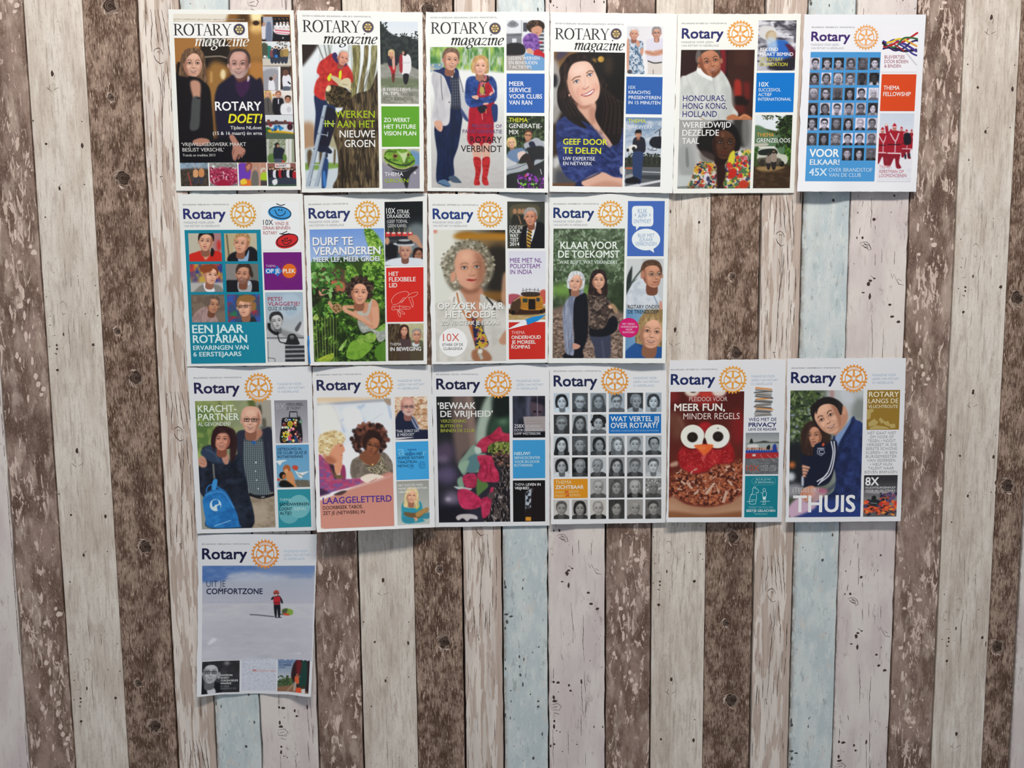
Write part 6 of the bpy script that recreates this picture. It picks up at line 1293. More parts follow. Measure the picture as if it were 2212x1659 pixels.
f = p.poly([(330,600),(390,575),(460,580),(530,620),(560,700),(565,790),(545,860),(500,915),(440,935),(380,915),(335,870),(305,780),(300,680)],'d29c80',6)
p.poly([(480,590),(560,660),(575,790),(540,880),(460,935),(490,860),(500,740)],'8e5c44',22,.8); p.ell(400,640,50,34,'e4b498',0,22,.8); p.ell(350,810,34,36,'dca488',0,18,.7); p.poly([(330,900),(440,940),(520,910),(500,960),(400,970)],'7a4c38',12,.7); p.ell(285,820,24,50,'cc9478',.1,5); p.ell(308,865,6,8,'e8e4d8')
for X,Y in ((386,738),(498,730)):
    p.ell(X,Y,38,18,'8a5a44',0,8,.7); p.ell(X,Y + 2,26,9,'cfc4b8',0,1.5); p.ell(X,Y + 1,11,10,'3e4a50',0,1); p.ell(X,Y,5,5,'101010',0,.8); p.line([(X - 28,Y + 2),(X - 4,Y - 10),(X + 28,Y)],5,'4a3024',1.2); p.line([(X - 38,Y - 26),(X,Y - 42),(X + 38,Y - 30)],8,'7a5a44',3,.8)
p.line([(448,720),(452,780),(430,802)],8,'b07c62',5,.7); p.line([(425,805),(448,814),(480,802)],8,'8a5440',3,.9); p.poly([(402,848),(435,838),(455,842),(500,846),(460,862),(430,860)],'a8443c',2); p.line([(402,849),(450,850),(502,846)],3,'6a2824',1.2); p.ell(440,815,14,8,'dca88c',0,6,.5)
c.show(p,'main_photo')
q = c.pic(770,146,1105,566,'3a3c34'); q.poly([(808,185),(1040,180),(1040,300),(900,380),(812,330)],'55503c',3)
for x in (838,880,915): q.ell(x,235,18,26,'a87c5c',0,3); q.poly([(x - 30,300),(x,258),(x + 30,300),(x + 25,350),(x - 25,350)],'2c2c26',4)
q.line([(870,270),(895,350)],10,'9a7050',2); q.poly([(900,400),(940,360),(1000,340),(1060,330),(1105,370),(1105,566),(890,566)],'16161a',3); q.poly([(950,380),(985,370),(1030,330),(1010,440),(970,540),(945,480)],'d8dadc',2)
mk = q.poly([(972,368),(998,360),(985,460),(975,560),(950,566),(945,470)],'c8983c',1.5)
for k in range(6): q.line([(948,400 + k * 30),(990,425 + k * 30)],10,'1c1c20',1)
q.head(980,282,150,'c98c70','8c8884','short',-.05,-.3,1,'8a5440'); c.show(q,'side_photo')
q = c.pic(780,590,1112,1203,'d6d8e2'); q.grad('d4d6e0','dfe0e4',90,0,.6); q.poly([(780,985),(850,975),(900,1000),(900,1060),(780,1060)],'a8505c',4); q.poly([(1060,960),(1110,940),(1110,1060),(1070,1050)],'c05a4c',4); q.poly([(770,1110),(1112,1080),(1112,1210),(770,1210)],'a88c58',4); q.tex(q.mask(q.q([(770,1110),(1112,1080),(1112,1210),(770,1210)]),2),'c4ac80',50,.5,.2,.7,.5)
q.poly([(800,1110),(1085,1100),(1085,1150),(820,1160)],'3a2418',4); mk = q.poly([(880,1010),(905,995),(1070,992),(1088,1110),(1050,1120),(890,1108)],'c0822c',2)
for k in range(4): q.line([(885,1056 + k * 14),(1085,1054 + k * 14)],4,'7a4c14',1)
q.box_(960,1020,1022,1115,'1c1612',1.5); q.box_(908,1015,952,1050,'2a3a34',1.5); q.box_(1030,1010,1062,1042,'2a3444',1.5); q.poly([(800,1080),(840,1020),(890,1020),(880,1120),(815,1140)],'4a3424',3); q.line([(825,1040),(880,1005)],8,'c9a07c',1.5); q.ell(822,1140,18,20,'1a1410',0,1.5); q.ell(1075,1130,14,16,'1a1410',0,1.5); q.poly([(905,960),(1050,960),(1045,995),(915,995)],'3a2c24',2)
for x in (910,940,975,1010,1050): q.line([(x,985),(x - 4 + (x % 3) * 6,920)],4,'4a4a4c',1)
q.line([(905,945),(980,935),(1062,945)],4,'55565a',1); c.show(q,'side_photo')
rp = c.panel(784,1228,1110,1556,'c62c22')
c.shape('compass_needle',[(763,1296),(932,1203),(948,1250)],'e6e8ea'); c.shape('compass_needle',[(932,1203),(1000,1180),(1118,1158),(1050,1212),(950,1252),(946,1225)],'1c86c8')
c.circle('white_disc',285,1408,126,128,'e9ebe8')
c.text('disc_lettering',[('10X',196,1397,340,68,'c8432c',-.008),('ETHIEK OP DE',191,1441,374,24,'2c3038',0),('CLUBAGENDA',197,1477,370,24,'2c3038',0)])
c.text('headline_lettering',[('OP ZOEK NAAR',146,1116,738,64,'e9ebe6',.012),('HET GOEDE',218,1190,664,62,'e9ebe6',.012),('ZO VERSTERK JE ELKAAR',178,1254,708,38,'e2e4de',.010)],None,'8e8c80')
c.text('panel_lettering',[('DOE DE',792,393,908,30,'d0d0cc',-.004),('FOUR-',792,431,898,32,'e6e6e2',.012),('WAY',792,468,870,32,'e6e6e2',.012),('TEST',794,505,872,32,'e6e6e2',.012),('2014',793,543,878,32,'e6e6e2',.012)])
c.text('panel_lettering',[('MEE MET NL',795,692,1080,40,'7a4a90',.006),('POLIOTEAM',797,744,1062,40,'7a4a90',.006),('IN INDIA',797,796,992,40,'7a4a90',.006)])
c.text('panel_lettering',[('THEMA',808,1335,928,30,'ecc4bc',-.004),('ONDERHOUD',808,1380,1070,34,'f4e2dc',.014),('JE MOREEL',808,1423,1026,34,'f4e2dc',.014),('KOMPAS',808,1466,974,34,'f4e2dc',.014)],rp)

c = Cover(1170,400,[(70,74),(1143,73),(1110,1595),(60,1594)],'cover with two women back to back in a wood, KLAAR VOOR DE TOEKOMST',24,G2,'f1f3ef',(5,3,5,11,9),(0,0,0,0,0),.0005)
c.paper_seen = 'e6eae6'
new_head(c,'84E JAARGANG • NOVEMBER 2014 • WWW.ROTARY.NL',(106,173,514),105,293,470,92,(617,255,118,'e0a040'),(104,332,366,410),navy='24376c')
p = c.pic(106,389,727,1550,'4c5c44'); p.grad('5a6c54','35442c',90,0,.6); mk = p.all()
p.tex(mk,'7c9070',60,.55,.15,.7); p.tex(mk,'2c3a26',70,.55,.15,.7); p.leaves(106,389,746,900,520,['6c8262','84987c','465a3c','36482e','9cac94'],10,22,1.5,.8); p.line([(130,480),(300,430),(480,560)],8,'3c3a2c',4,.7); p.line([(400,640),(560,560),(740,500)],10,'3a382c',5,.6)
p.ell(190,940,90,60,'7ca84c',0,24,.8); p.ell(400,960,60,60,'74a04a',0,20,.8); p.poly([(620,900),(746,880),(746,1140),(640,1140)],'28341f',16,.8); p.poly([(100,1110),(746,1150),(746,1560),(100,1560)],'7c685c',12); p.tex(p.mask(p.q([(100,1140),(746,1180),(746,1560),(100,1560)]),4),'a48c7c',26,.52,.1,.9,.6); p.tex(p.mask(p.q([(100,1140),(746,1180),(746,1560),(100,1560)]),4),'54443a',22,.58,.1,.8,.6)
p.poly([(245,920),(275,900),(280,980),(255,990)],'2a2420',4); mk = p.poly([(300,980),(360,965),(410,1010),(415,1330),(370,1480),(365,1550),(200,1550),(215,1490),(290,1400),(280,1200),(285,1040)],'16171e',3)
mk = p.poly([(270,985),(330,960),(365,935),(375,965),(310,1000),(285,1070),(280,1250),(290,1500),(255,1520),(215,1495),(200,1350),(188,1150),(215,1050)],'8890a4',3); p.tex(mk,'6a7288',16,.5,.12,.8,6); p.tex(mk,'a8aec0',14,.6,.12,.6,6)
p.poly([(285,1415),(345,1435),(335,1460),(300,1472),(280,1460)],'c99480',2); p.head(308,862,168,'dca88e','d5d8da','bob',.08,-.35,1,'a0705a',hl='eef0f0')
p.poly([(430,1330),(600,1330),(620,1430),(605,1550),(490,1550),(470,1450)],'3c4052',3); p.line([(540,1390),(560,1550)],12,'5a6078',5,.7)
p.poly([(440,1250),(560,1250),(600,1200),(640,1170),(675,1200),(682,1260),(650,1320),(560,1355),(440,1350),(425,1290)],'15161c',3)
mk = p.poly([(410,990),(440,945),(500,940),(560,970),(600,1030),(640,1070),(680,1120),(660,1150),(620,1140),(600,1180),(560,1280),(440,1275),(435,1150)],'4c3e38',3); p.tex(mk,'2a2220',30,.55,.12,.8); p.tex(mk,'8c7a6c',22,.62,.1,.8); p.poly([(420,960),(480,935),(520,955),(440,985)],'a07850',5,.8); p.line([(430,1080),(520,1150),(600,1175)],8,'221c1a',4,.8); p.line([(520,1040),(600,1100),(650,1140)],7,'1f1a18',3,.8)
p.poly([(595,1080),(640,1060),(680,1110),(680,1150),(650,1140),(630,1100)],'a08464',3); p.ell(615,1092,20,14,'d3a288',.4,2); p.head(510,848,166,'d8a488','2e2220','long',.05,.1,1,'8e5e4a',neck=False); p.poly([(495,930),(530,930),(535,975),(505,960)],'b88468',4)
c.show(p,'main_photo')
bp = c.panel(774,142,1093,636,'4468b4')
def bubble(pts,name='speech_bubble',sm=True): c.shape(name,pts,'e3e9ee',bp,sm)
bubble([(810,215),(825,190),(860,186),(950,186),(985,190),(1000,215),(1000,280),(1000,340),(985,366),(950,370),(860,370),(825,366),(810,340),(810,280)]); c.shape('bubble_tail',[(845,366),(880,366),(846,404)],'e3e9ee',bp); c.circle('speech_bubble',935,487,127,97,'e3e9ee',bp); c.shape('bubble_tail',[(965,578),(1000,560),(1008,606)],'e3e9ee',bp)
c.text('bubble_lettering',[('KLIK',862,250,946,38,'7f9fc4',-.006),('APP',862,296,942,38,'7f9fc4',-.006),('*',832,300,846,46,'7f9fc4',0),('*',963,300,977,46,'7f9fc4',0),('ONTMOET',824,339,980,32,'7f9fc4',-.006),('BLIJF MET',863,465,1010,30,'7f9fc4',-.008),('ELKAAR',878,502,996,30,'7f9fc4',-.008),('VERBONDEN',838,541,1030,32,'7f9fc4',-.008)],bp)
q = c.pic(763,660,1085,1112,'b4bcbc'); q.grad('a8b0b2','c4c8c8',0); q.poly([(763,660),(900,660),(880,900),(763,1000)],'c8cccb',8); q.poly([(763,840),(800,740),(812,740),(800,900),(763,1000)],'2a3230',4); q.line([(780,920),(830,840),(900,750)],12,'33403a',3); q.line([(763,900),(860,840)],8,'3a4844',3); mk = q.poly([(770,960),(830,870),(880,830),(960,880),(1010,930),(1060,1000),(1075,1080),(900,1112),(763,1060)],'d0d6dc',4); q.tex(mk,'aab4c0',40,.55,.2,.6); q.line([(1000,980),(1040,1070)],7,'6c8094',2); q.poly([(1055,1050),(1075,1040),(1080,1112),(1058,1112)],'c88c78',3); q.poly([(900,830),(960,860),(1000,920),(960,900)],'e6eaee',3); q.head(985,800,235,'c48c70','4e382a','short',-.02,.95,0,'7c4c38',glasses='8a7a64'); q.ell(905,800,18,36,'b47c64',0,4); c.show(q,'side_photo')
q = c.pic(756,1112,1076,1550,'7fa8c4'); q.grad('5f8cb4','9cb8c8',0); q.poly([(1030,1112),(1080,1112),(1080,1420),(1040,1400)],'7c6448',8); q.poly([(750,1490),(830,1420),(900,1380),(1000,1420),(1050,1400),(1080,1460),(1080,1560),(750,1560)],'24508c',4); q.line([(860,1400),(930,1500),(990,1550)],10,'163a6c',4); q.head(985,1310,300,'d4a084','a08458','bob',.12,.1,1,'8e6048',neck=True,hl='c4a878'); q.poly([(930,1112),(1080,1112),(1080,1200),(1000,1160),(930,1190),(880,1280)],'94784c',6,.8); c.show(q,'side_photo')
c.circle('pink_disc',781,1277,90,88,'c81a6a')
c.text('disc_lettering',[('MET TREND-',722,1252,840,17,'f0c4d8',.004),('ONDERZOEKER',708,1277,858,17,'f0c4d8',.004),('HILDE',754,1301,812,17,'f0c4d8',.004),('ROOTHART',727,1326,834,17,'f0c4d8',.004)])
c.text('headline_lettering',[('KLAAR VOOR',168,572,680,66,'e2efe0',.012),('DE TOEKOMST',148,650,700,64,'e2efe0',.012),('WAT BLIJFT, WAT VERANDERT',158,706,682,32,'d5e2d6',.008)])
c.text('panel_lettering',[('ROTARY ONDER',772,1105,1058,32,'2c2c30',.004),('DE TRENDLOEP',772,1150,1046,32,'1c2c34',.004)])

# ------------------------------------------------------------------ row three
c = Cover(400,770,[(20,98),(1132,86),(1172,1558),(105,1588)],'cover with a dark-haired woman and bald man in glasses, blue backpack',31,G3,'f0f1f2',(4,2,2,5,5),(0,0,0,0,0),.0007)
c.paper_seen = 'd9dcdf'
new_head(c,'84E JAARGANG • JANUARI 2015 • WWW.ROTARY.NL',(76,198,508),82,333,490,96,(658,280,130,'d8943a'),None,(826,255,1042,1073),navy='252349')
p = c.pic(87,400,810,1530,'7c8a5c'); p.grad('6c7c44','9a9c8c',20); p.tex(p.all(),'a4ac6c',60,.55,.2,.6); p.poly([(80,500),(250,480),(280,800),(80,860)],'4c6c34',26,.8); p.tex(p.mask(p.q([(80,400),(480,400),(300,860),(80,860)]),6),'8c9c54',40,.55,.15,.7); p.poly([(610,400),(770,400),(785,640),(640,640)],'a09a8c',14); p.poly([(655,440),(680,440),(685,520),(655,520)],'4a4638',6); p.poly([(690,560),(720,560),(725,630),(695,630)],'5c584c',6); p.poly([(560,400),(620,400),(640,520),(600,500)],'55602e',12); p.line([(300,400),(340,520),(330,640)],26,'5a6038',10,.7); p.line([(670,640),(790,640)],16,'4a4a44',6)
p.poly([(90,870),(180,850),(180,900),(100,980)],'93b05c',14); p.poly([(120,1230),(240,1220),(280,1530),(130,1530)],'9a988c',12)
p.poly([(455,700),(540,660),(620,740),(690,650),(780,690),(800,900),(810,1230),(760,1220),(600,1260),(560,1180),(500,1300),(470,900)],'2b2d3c',4)
mk = p.poly([(545,700),(610,760),(680,690),(710,760),(725,1000),(770,1200),(720,1255),(610,1250),(555,1130),(520,960),(520,820)],'2e3a40',3)
for k in range(13): p.line([(530 + k * 17,740),(535 + k * 18,1000),(560 + k * 17,1240)],4,'b9c4c4',1,.8)
for k in range(28): p.line([(522 + max(0,k - 14) * 3,770 + k * 17),(712 + k * 2,772 + k * 17)],4,'b9c4c4',1,.7)
p.poly([(700,660),(785,690),(805,1230),(760,1200),(720,1000),(700,780)],'272937',3); p.line([(745,760),(760,1000),(790,1150)],10,'383b4c',5,.7)
p.poly([(575,1240),(700,1260),(800,1230),(812,1530),(600,1530),(585,1380)],'a49480',3); p.tex(p.mask(p.q([(590,1270),(812,1260),(812,1530),(610,1530)]),2),'857560',40,.52,.15,.7,.5); p.line([(570,1235),(680,1262),(800,1235)],26,'1c1a1e',2); p.line([(680,1262),(712,1258)],10,'a8a49c',1.5); p.poly([(590,1350),(700,1330),(750,1400),(700,1500),(620,1480)],'b4a48e',14,.8)
for x in (634,630,634,640,655): p.ell(x,{634: 950,630: 1028,640: 1108,655: 1184}.get(x,870),6,6,'e8ecec')
p.poly([(560,660),(670,650),(690,700),(625,760),(550,710)],'b07c64',6); p.poly([(595,760),(635,760),(620,790),(600,780)],'2c5c9c',2)
p.head(590,568,232,'d8a890','b9917c','bald',.02,-.15,1,'96624e',glasses='241c1c')
mk = p.poly([(150,830),(200,800),(260,800),(300,870),(380,950),(460,880),(500,900),(560,1180),(600,1530),(200,1530),(220,1360),(120,1180),(120,1000),(190,900)],'1b202c',4); p.tex(mk,'2c3648',60,.55,.2,.7); p.tex(mk,'10131c',50,.58,.15,.7)
mk = p.poly([(140,850),(200,800),(250,805),(330,880),(400,920),(380,960),(250,950),(160,900)],'2c3a50',5); p.line([(180,830),(260,870),(300,940)],12,'46566e',5,.8); p.poly([(110,930),(150,890),(190,930),(190,985),(140,990)],'c08c74',3); p.line([(140,920),(185,945)],4,'8a5a48',2); p.line([(130,950),(180,968)],4,'8a5a48',2); p.line([(250,960),(262,1100)],16,'6c6c68',2); p.line([(180,1180),(320,1100),(410,1080)],50,'171b26',5,1,24)
p.poly([(330,900),(390,880),(385,960),(350,960)],'b98470',4); p.head(332,738,206,'c98c74','33181a','bob',.04,-.15,1,'8a4e3c',hl='5c3434'); p.poly([(235,760),(270,640),(340,625),(440,660),(465,780),(450,900),(410,950),(400,850),(410,740),(370,690),(290,700),(270,780),(260,860)],'2c1517',5,.95); p.line([(300,650),(350,670),(400,720)],8,'5a3634',5,.6)
mk = p.poly([(165,1260),(230,1200),(330,1190),(390,1250),(460,1400),(485,1500),(480,1530),(215,1530),(180,1440),(160,1330)],'2a7cc0',3); p.tex(mk,'1c5c9c',50,.55,.2,.7); p.line([(190,1220),(200,1170),(250,1150),(340,1200)],12,'2470b4',2); p.poly([(250,1110),(288,1105),(275,1190),(238,1190)],'3a8ccc',2); p.line([(180,1240),(330,1215),(440,1360)],9,'5aa4dc',3,.8); p.line([(260,1520),(410,1468)],6,'a4cce8',1.5); p.line([(190,1440),(330,1400),(440,1370)],6,'1c5690',3,.8)
p.ell(270,1332,54,54,'1f6cb0',0,2); mk = p.ell(272,1332,52,54,'cfe0ea',0,2); p.poly([(250,1290),(290,1285),(300,1320),(270,1330),(250,1350),(240,1320)],'2474b8',1.5); p.poly([(285,1345),(312,1330),(315,1360),(295,1380)],'2474b8',1.5)
c.show(p,'main_photo')
q = c.pic(797,394,1104,772,'8c8a90'); q.grad('84828a','b4b2b6',90); q.line([(935,545),(938,496),(1000,496),(1002,545)],12,'1c1c20',1.5,1,None,False); q.line([(945,500),(948,555)],6,'b9b9bc',1); q.line([(995,500),(998,555)],6,'b9b9bc',1)
mk = q.poly([(868,560),(900,548),(1000,548),(1030,560),(1040,780),(860,780),(862,620)],'18161a',2)
for k in range(58): x = q.rs.uniform(868,1034); y = q.rs.uniform(565,768); r_ = q.rs.uniform(8,17); q.ell(x,y,r_,r_,['d8482c','e8c02c','3aa86c','2f6cc0','e86a9c','e8e4dc','d87a2c'][k % 7],0,1); q.ell(x,y,r_ * .55,r_ * .55,['1c1a1e','f0e8dc'][k % 2],0,.8)
q.ell(940,604,24,26,'e4c42c'); q.line([(940,590),(928,606),(942,618),(950,604),(940,590)],5,'222',.8); q.ell(900,704,24,22,'e4c42c'); q.line([(886,704),(914,704)],7,'222',.8); q.line([(900,690),(900,718)],7,'222',.8); q.ell(942,732,22,22,'d84a6c'); q.poly([(942,732),(970,712),(970,740)],'222',.8); q.poly([(1004,560),(1034,562),(1040,780),(1015,780)],'1a191c',8,.6); c.show(q,'side_photo')
q = c.pic(812,794,1118,1168,'5f9cc4'); q.grad('5c98c0','7cacc8',90); q.tex(q.mask(q.q([(960,1100),(1118,1110),(1118,1168),(960,1168)]),3),'5a5044',16,.4,.15,.9); q.poly([(980,1130),(1050,1110),(1118,1120),(1118,1168),(980,1168)],'6c6454',4,.8)
q.ell(910,1010,34,40,'a85c34',0,3); q.poly([(900,1040),(950,1030),(975,1080),(985,1140),(1000,1168),(930,1168),(910,1110)],'d08c5c',3); q.ell(872,1066,30,32,'1c1412',0,2); q.ell(886,1078,18,24,'a8683c',0,2); q.ell(905,1026,18,22,'d89c6c',0,2); q.poly([(825,1095),(860,1100),(930,1120),(980,1140),(965,1155),(870,1115),(830,1110)],'cc8850',2.5); q.poly([(850,1120),(900,1110),(960,1150),(970,1168),(850,1168)],'16140f',2.5); q.poly([(958,985),(985,975),(1012,990),(1000,1020),(970,1012)],'c04a34',2); q.ell(836,1104,12,12,'c8402c',0,2)
for P in ([(812,940),(850,930),(912,930),(870,948),(850,975),(830,955)],[(985,1020),(1020,1040),(1110,1030),(1060,1060),(1045,1090),(1015,1075)]): q.poly(P,'e0e2dc',2)
q.line([(1010,1050),(1060,1075)],6,'5a6468',1.5); c.show(q,'side_photo')
tp = c.panel(826,1193,1130,1526,'2d8c9a'); c.circle('pale_disc',932,1404,92,94,'63aab2',tp); c.circle('pale_disc',1020,1344,100,104,'6fb2b8',tp)
c.text('panel_lettering',[('8X',812,474,896,52,'b4b2ba',-.014),('VERDUBBEL',905,441,1060,24,'4c4a50',0),('JE TALENT',908,475,1036,24,'4c4a50',0)])
c.text('panel_lettering',[('GETROUWD IN',828,843,1040,24,'1c3044',.006),('DE CLUB? QUIZ JE',828,876,1090,24,'1c3044',.006),('ROTARYKENNIS',830,911,1054,24,'1c3044',.006)])
c.text('panel_lettering',[('THEMA',846,1298,946,26,'b4dce0',-.004),('SAMENWERKEN',846,1340,1110,28,'12343c',.010),('LOONT',847,1380,958,28,'12343c',.010),('(BIJNA)',972,1378,1080,28,'c0dfe2',-.006),('ALTIJD',848,1418,954,28,'12343c',.010)],tp)
c.text('headline_lettering',[('KRACHT-',114,502,460,62,'d8e4d0',.012),('PARTNER',116,576,484,62,'d8e4d0',.012),('AL GEVONDEN?',116,625,408,34,'dce4dc',.006)])

c = Cover(665,770,[(38,94),(1105,76),(1138,1530),(82,1575)],'cover with an older blonde woman and a curly-haired woman reading, LAAGGELETTERD',32,G3,'f1f1f0',(36,33,30,27,14),(0,0,0,0,0),.0006)
c.paper_seen = 'dadde0'
new_head(c,'84E JAARGANG • MAART 2015 • WWW.ROTARY.NL',(76,171,482),80,306,476,96,(640,254,127,'d8963a'),None,(804,226,1018,1047),navy='24284c')
p = c.pic(82,370,775,1518,'d5dbe2'); p.grad('d0d6de','e0e4e8',60); p.poly([(82,370),(700,370),(680,400),(82,420)],'dac4a4',8); p.poly([(90,425),(600,385),(740,380),(740,400),(590,410),(90,440)],'a4a8b0',5); p.poly([(680,385),(730,380),(745,430),(720,440)],'a08c78',4)
for P in ([(220,440),(330,680)],[(280,590),(510,430)],[(450,440),(510,600)],[(720,430),(750,560)],[(330,780),(380,900)]): p.line(P,20,'a9bad0',7,.9)
p.line([(550,590),(670,510)],4,'b9bcc4',2); p.poly([(90,440),(240,450),(300,640),(130,700)],'ece6d8',20,.8); p.poly([(320,480),(460,470),(490,600),(360,640)],'e9edf2',10,.9); p.poly([(330,780),(470,900),(400,1000),(330,960)],'eceef2',14)
mk = p.poly([(385,960),(440,900),(560,880),(680,860),(740,920),(770,1000),(775,1070),(620,1090),(500,1080),(395,1090)],'7c7064',4); p.tex(mk,'5c5248',30,.55,.15,.7); mk = p.poly([(460,900),(560,920),(660,890),(720,1060),(620,1090),(560,1040)],'5c5446',3); p.tex(mk,'a89c80',9,.5,.08,.9); p.poly([(460,890),(520,840),(640,860),(640,930),(580,980),(500,950)],'7c4c34',5); p.ell(580,968,8,8,'d8b860')
for k in range(330):
    a = p.rs.uniform(0,6.28); r_ = p.rs.uniform(.2,1.04); x = 555 + 160 * r_ * math.cos(a); y = 745 + 138 * r_ * math.sin(a) - 10
    if y > 800 and 470 < x < 640: continue
    p.ell(x,y,18,20,['33201c','241412','5c342a','7c4836'][k % 4],0,2.5,.85)
p.head(580,795,192,'8a5438','241614','x',.22,-.15,0,'5a3020',neck=False,lips='7a3c34'); p.poly([(500,720),(560,660),(640,680),(660,740),(600,720),(540,760),(520,840),(490,800)],'2c1a16',6)
p.line([(545,788),(580,798)],7,'24120c',2); p.line([(605,806),(636,810)],6,'24120c',2)
mk = p.poly([(90,890),(140,910),(210,980),(250,1090),(330,1080),(345,1100),(500,1090),(535,1125),(400,1170),(230,1210),(180,1240),(105,1250)],'a04068',4); p.tex(mk,'5c5c9c',28,.52,.12,.7,.6); p.tex(mk,'c0506a',26,.6,.1,.6,.6); p.poly([(190,960),(240,980),(260,1080),(240,1090)],'3a2430',5); p.poly([(290,990),(330,980),(340,1090),(300,1095)],'8c3458',4); p.poly([(205,1000),(250,1090),(310,1090),(300,1060),(250,1060)],'6a5438',4)
p.poly([(105,1180),(200,1230),(110,1250)],'3c2444',6)
p.poly([(150,850),(200,800),(290,760),(320,800),(332,845),(312,870),(310,930),(270,955),(200,960),(150,900)],'d09070',4); p.poly([(150,880),(220,900),(260,950),(200,965),(150,930)],'9c5c40',12,.8); p.poly([(240,970),(290,930),(310,960),(300,1010),(275,1060),(245,1040)],'cf906e',3); p.line([(285,802),(306,800)],6,'5a3828',2); p.line([(280,786),(310,780)],6,'a87c54',3,.8); p.line([(296,886),(312,884)],5,'9c4c40',2); p.ell(152,875,20,34,'c98868',0,4)
mk = p.poly([(100,720),(160,680),(240,665),(310,690),(335,740),(310,775),(250,790),(205,850),(180,890),(130,870),(100,880),(90,800)],'d3bb88',5); p.tex(mk,'a88c5c',20,.55,.12,.7,.6); p.tex(mk,'ece0bc',20,.58,.12,.8,.6)
mk = p.poly([(82,1290),(240,1240),(400,1170),(600,1090),(775,1065),(790,1530),(82,1530)],'c08474',5); p.poly([(100,1260),(300,1200),(540,1130),(640,1100),(770,1062),(600,1120),(340,1200),(110,1290)],'e4dcdc',6); p.poly([(230,1240),(300,1205),(350,1205),(300,1240)],'4a3434',4); p.poly([(470,1090),(560,1050),(680,1075),(640,1095),(560,1120),(520,1130)],'ecd4c4',4); p.line([(560,1125),(620,1090)],6,'9c6a5c',3)
c.show(p,'main_photo')
q = c.pic(778,364,1077,738,'d0b090'); q.tex(q.all(),'a8744c',34,.52,.12,.9,.7); q.tex(q.all(),'e8d8c4',30,.56,.12,.9,.5); q.line([(930,430),(1075,420)],6,'8a6a50',3); q.line([(940,520),(1077,520)],6,'8a6a50',3); q.poly([(780,600),(800,520),(850,480),(930,540),(960,560),(1000,650),(1077,660),(1077,745),(780,745)],'1c2138',4); q.poly([(910,535),(945,540),(1000,640),(970,650),(930,580)],'8c98b4',3); q.line([(930,540),(985,640)],12,'3a3c50',2); q.head(892,450,160,'cc9c8c','b9a49c','bald',-.03,.5,0,'946058',glasses='1c1a20',beard='c9b8b4'); q.poly([(780,730),(930,722),(935,728),(780,745)],'dcd8d8',2); c.show(q,'side_photo')
bp = c.panel(785,766,1086,1098,'3d9ad0')
c.text('faded_lettering',[('a',806,890,872,92,'5faedb',.02),('j',905,880,925,50,'2b7ab0',.02),('e',990,1004,1054,96,'2f86bc',.014),('r',1030,890,1070,60,'62b0dc',.01),('c',900,1004,950,60,'3590c6',.014)],bp)
c.strokes('line_mark',[[(894,835),(972,833)]],12,'2b74a8',bp,sp=False)
c.text('panel_lettering',[('PIONIEREN MET',804,889,1032,23,'17314c',.004),('HUMOR: ROTARY',804,922,1044,23,'17314c',.004),('TAALSTEUN-',806,958,984,23,'17314c',.004),('METHODE',806,994,948,23,'17314c',.004)],bp)
q = c.pic(794,1118,1092,1500,'a4a49c'); q.grad('94948c','b4bab4',90); q.poly([(845,1320),(890,1290),(970,1290),(1020,1320),(1030,1450),(1040,1480),(860,1490),(840,1400)],'2f8ca0',3); q.poly([(945,1300),(975,1290),(1000,1340),(970,1370)],'a8b84c',3); q.head(930,1245,130,'dca888','d8c088','long',.05,.1,1,'a06c54',hl='ecdcb0'); q.poly([(865,1395),(970,1400),(1068,1355),(1072,1390),(985,1450),(880,1430)],'6c5030',3); q.poly([(970,1400),(1068,1355),(1072,1385),(985,1440)],'a8824c',3); q.ell(960,1460,26,18,'d29c7c',0,3); q.ell(1070,1412,22,16,'d29c7c',0,3); q.poly([(1040,1410),(1092,1400),(1085,1450),(1020,1450)],'2c7c90',3,.9); q.poly([(850,1440),(950,1450),(945,1490),(870,1490)],'2f8094',3); c.show(q,'side_photo')
c.text('quote_lettering',[('‘TAAL ZORGT DAT',790,682,1000,24,'d8dae0',0),('JE MEEDOET’',798,714,954,24,'d8dae0',0)])
c.text('panel_lettering',[('HET SUCCES VAN',808,1166,1026,20,'e0e0da',.008),('HAAR IMAGINATION',810,1195,1068,20,'e0e0da',.008),('LIBRARY',812,1226,914,20,'e0e0da',.008)])
c.text('headline_lettering',[('LAAGGELETTERD',134,1322,752,58,'4a2c84',.010),('DOORBREEK TABOE,',135,1372,492,31,'2c1c20',.008),('ZET JE (NETWERK) IN',136,1420,510,31,'2c1c20',.008)])

c = Cover(920,765,[(50,94),(1105,92),(1108,1535),(82,1550)],'cover with red roses in a dark wood, BEWAAK DE VRIJHEID',33,G3,'f1f1f2',(3,3,3,2,2),(0,0,0,0,0),.0007)
c.paper_seen = 'dadde1'
new_head(c,'84E JAARGANG • MEI 2015 • WWW.ROTARY.NL',(92,187,468),94,316,486,96,(648,271,125,'dc953a'),None,(810,247,1024,1054),navy='1e2140')
p = c.pic(93,380,756,1500,'2a2730'); p.grad('1c201c','2c2836',90); p.poly([(240,380),(400,380),(430,560),(450,800),(340,900),(290,1000),(250,800)],'6c5a54',16); p.poly([(360,380),(420,380),(450,800),(400,820)],'8c7468',12,.7); p.poly([(540,390),(630,380),(600,500),(560,620),(520,820),(450,800),(460,620)],'9cac9c',14); p.poly([(600,560),(756,520),(756,700),(560,740)],'2c4434',20); p.ell(690,600,40,30,'6c8c6c',0,20,.8); p.poly([(600,380),(756,380),(756,540),(620,560)],'141c18',16)
